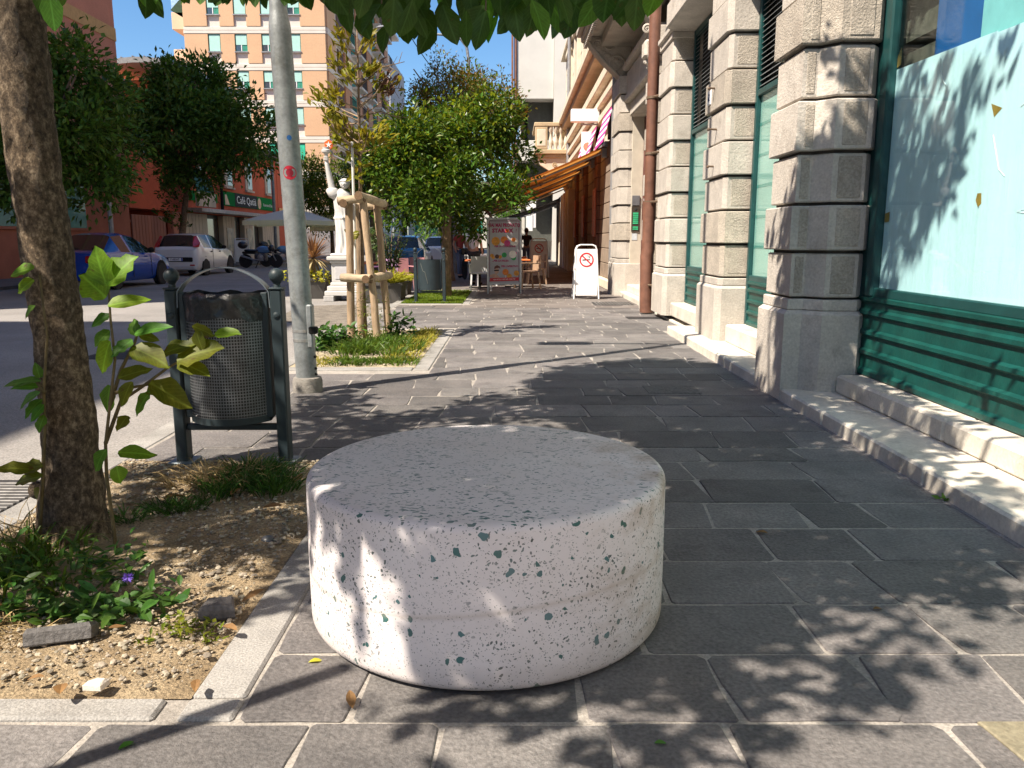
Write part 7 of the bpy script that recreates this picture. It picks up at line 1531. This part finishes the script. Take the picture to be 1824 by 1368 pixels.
def person(label, loc, rz, shirt, trousers, hair, bent=0.0, hgt=1.7, sleeves='short', step=.1):
    t = thing('person', label, 'person', loc, rz); k = hgt/1.75
    J = [(0, 0, .98, .12, .10), (0, .0, 1.15, .11, .09), (0, -.02, 1.33, .14, .10), (0, -.01, 1.46, .09, .07), (0, -.01, 1.53, .05, .05), (0, -.025, 1.62, .075, .09), (0, -.02, 1.71, .06, .07),
         (.17, 0, 1.44, .055), (.24, .02, 1.18, .042), (.22, -.1, .97, .032), (.21, -.15, .88, .035, .02),
         (-.17, 0, 1.44, .055), (-.25, .03, 1.18, .042), (-.22, -.08, .96, .032), (-.21, -.12, .87, .035, .02),
         (.09, 0, .90, .085), (.10, -step*.3, .5, .058), (.10, step*.6, .1, .042), (.10, step*.6-.14, .04, .035),
         (-.09, 0, .90, .085), (-.10, -step, .5, .058), (-.10, -step*.8, .1, .042), (-.10, -step*.8-.14, .04, .035)]
    Ed = [(0, 1), (1, 2), (2, 3), (3, 4), (4, 5), (5, 6), (2, 7), (7, 8), (8, 9), (9, 10), (2, 11), (11, 12), (12, 13), (13, 14), (0, 15), (15, 16), (16, 17), (17, 18), (0, 19), (19, 20), (20, 21), (21, 22)]
    J = [(x*k, y*k, z*k)+tuple(r_*k for r_ in rr2) for x, y, z, *rr2 in J]
    skin_body('body', J, Ed, M_SK, t)
    g = lambda j, d: j[:3]+tuple(r_+d for r_ in (j[3], j[4] if len(j) > 4 else j[3]))
    S = [g(J[i], .016) for i in (0, 1, 2, 3, 7, 8, 11, 12)]
    if sleeves == 'short': S[5] = tuple(Vector(J[7][:3]).lerp(Vector(J[8][:3]), .6))+(J[8][3]+.02,)*2; S[7] = tuple(Vector(J[11][:3]).lerp(Vector(J[12][:3]), .6))+(J[12][3]+.02,)*2
    skin_body('shirt', S, [(0, 1), (1, 2), (2, 3), (2, 4), (4, 5), (2, 6), (6, 7)], shirt, t)
    skin_body('trousers', [g(J[i], .016) for i in (0, 15, 16, 17, 19, 20, 21)], [(0, 1), (1, 2), (2, 3), (0, 4), (4, 5), (5, 6)], trousers, t)
    part('hair', B().ball((0, .015*k, 1.70*k), .105*k, 14, 10, (.92, 1.05, .95)), hair, t, smooth=True)
    for s_ in (-1, 1):
        part('shoe', B().ball((s_*.10*k, (-.05 if s_ > 0 else -.14)*k, .045*k), .07*k, 10, 6, (.7, 1.7, .62)), M_BLK, t, smooth=True); part('eye', B().ball((s_*.032*k, -.112*k, 1.645*k), .010, 8, 6), M_BLK, t)
        part('ear', B().ball((s_*.082*k, -.02*k, 1.63*k), .022, 8, 6, (.5, 1, 1.4)), M_SK, t)
    part('nose', B().ball((0, -.122*k, 1.615*k), .016, 8, 6, (.8, 1, 1.5)), M_SK, t); part('mouth', B().ball((0, -.108*k, 1.575*k), .018, 8, 6, (1.4, .5, .4)), mat('lips', (.35, .12, .1), rough=.5), t)
    return t
M_HB = mat('brown_hair', (.05, .028, .015), rough=.6, var=.2); M_DT = mat('dark_trousers', (.03, .028, .03), rough=.8); M_JN = mat('blue_jeans', (.16, .20, .30), rough=.85, var=.1)
person('person in a white shirt and dark trousers standing beyond the armchairs', (-1.05, 22.9, 0), 2.6, mat('white_shirt', (.72, .68, .68), rough=.8), M_DT, M_HB)
person('person in a red top and jeans beside the dark bicycle', (-1.75, 27.4, 0), .6, mat('red_shirt', (.35, .06, .06), rough=.8), M_JN, M_HB, hgt=1.66)
person('person in a dark top and pale jeans under the far awning', (.62, 33.5, 0), 3.0, mat('dark_shirt', (.05, .045, .05), rough=.8), M_JN, M_HB)
# ================================================================== PARASOLS, LAMPS, WIRES
def parasol(label, loc, hw_, z0, z1, m):
    t = thing('parasol', label, 'parasol', loc, .15, 'parasols of the cafe terrace'); n = 8; b = B(); c = [(0, 0, z1)]
    rim_ = [(hw_*x, hw_*y) for x, y in ((-1, -1), (0, -1), (1, -1), (1, 0), (1, 1), (0, 1), (-1, 1), (-1, 0))]
    mid = [(x*.5, y*.5, z0+(z1-z0)*.56) for x, y in rim_]; rm = [(x*.97 if k % 2 else x, y*.97 if k % 2 else y, z0+(.06 if k % 2 else 0)) for k, (x, y) in enumerate(rim_)]
    for k in range(n):
        l = (k+1) % n; part('canopy_panel', B().add([c[0], mid[k], mid[l], rm[k], rm[l], (rm[k][0], rm[k][1], rm[k][2]-.22), (rm[l][0], rm[l][1], rm[l][2]-.22)], [(0, 1, 2), (1, 3, 4, 2), (3, 5, 6, 4)]), m, t)
        part('rib', B().tube([(0, 0, z1-.05), (rm[k][0], rm[k][1], rm[k][2]-.03)], .02, 5), M_GREYP, t)
    part('pole', B().tube([(0, 0, 0), (0, 0, z1+.1)], .035, 8), M_GREYP, t); part('base', B().box(-.4, .4, -.4, .4, 0, .1, .02), M_POTG, t); return t
M_PAR = mat('parasol_white', (.80, .81, .84), rough=.8, var=.05, trans=.55)
parasol('wide white parasol partly behind the street pole', (-11.4, 42.5, -.06), 2.2, 2.25, 2.95, M_PAR)
parasol('second white parasol farther right behind the statue', (-10.2, 48, -.06), 2.2, 2.3, 3.05, M_PAR); parasol('cream parasol lowest behind the cordyline', (-9.6, 44.5, -.06), 1.3, 2.0, 2.35, mat('parasol_cream', (.62, .55, .42), rough=.8, trans=.3))
lp = thing('street_lamp', 'grey street lamp with a straight arm rising from the magnolia crown', 'street lamp', (-2.5, 30.5, 0), world=True)
part('pole', B().tube([(-2.1, 30, 0), (-2.1, 30, 5.85)], [.07, .055], 8), M_GALV, lp); part('arm', B().tube([(-2.1, 30, 5.7), (-1.0, 30, 5.68)], .035, 6).tube([(-2.08, 30, 5.8), (-1.2, 30, 5.68)], .010, 5), M_GALV, lp); part('head', B().ball((-.72, 30, 5.70), .3, 12, 8, (1.2, .5, .22)), M_GREYP, lp, smooth=True)
l2 = thing('street_lamp', 'tall far street lamp with a long curved arm against the sky', 'street lamp', (-2.6, 50, 0), world=True)
part('pole', B().tube([(-2.55, 50, 0), (-2.55, 50, 11.8), (-2.65, 50, 12.5), (-3.0, 50, 12.95), (-3.6, 50, 13.15), (-5, 50, 13.25), (-7.2, 50, 13.55)], [.12, .09, .085, .08, .075, .07, .06], 8), M_GALV, l2, smooth=True); part('head', B().ball((-7.5, 50, 13.6), .4, 10, 7, (1.2, .5, .25)), M_GREYP, l2)
w1 = thing('overhead_cable', 'thin dark cable sagging across the street sky', 'cable', (-2.5, 34, 8), world=True)
def sag(a, c, s, n=16): a, c = Vector(a), Vector(c); return [a.lerp(c, i/n)-Vector((0, 0, s*4*(i/n)*(1-i/n))) for i in range(n+1)]
part('wire', B().tube(sag(yp(640, -120, 24), yp(842, 165, 40), 1.2), .016, 5), M_BLK, w1)
l3 = thing('street_lamp', 'thin grey lamp post rising between the two dark left trees', 'street lamp', (-13.4, 27.2, 0), world=True)
part('pole', B().tube([(-13.4, 27.2, 0), (-13.4, 27.2, 6.0)], [.09, .06], 8), M_GALV, l3)
l4 = thing('street_lamp', 'slim lamp post with a short bent arm before the red wall', 'street lamp', (-14.4, 49.5, 0), world=True)
part('pole', B().tube([(-14.4, 49.5, 0), (-14.4, 49.5, 6.3), (-14.5, 49.5, 6.5), (-15.6, 49.5, 6.35)], [.11, .09, .07, .05], 8), M_GALV, l4)

gp_ = thing('signpost', 'thin signpost on the near kerb outside the frame whose shadow crosses the front kerb', 'signpost', (-2.33, .80, 0), world=True)
part('post', B().tube([(-2.33, .80, -.05), (-2.33, .80, 2.95)], .032, 12), M_GALV, gp_)

yc_ = gp(1812, 1318)
single('yellow_slab', B().prism([(yc_.x-.035, yc_.y-.10), (yc_.x+.2, yc_.y-.10), (yc_.x+.2, yc_.y+.075), (yc_.x-.06, yc_.y+.075)], -.02, .006, .004, 0), mat('yellow_stone', (.21, .185, .125), rough=.8, var=.15, scale=8, fine=.2, fscale=80, bump=.3), 'pale yellow stone piece set in the paving at the bottom right corner', 'stone slab')
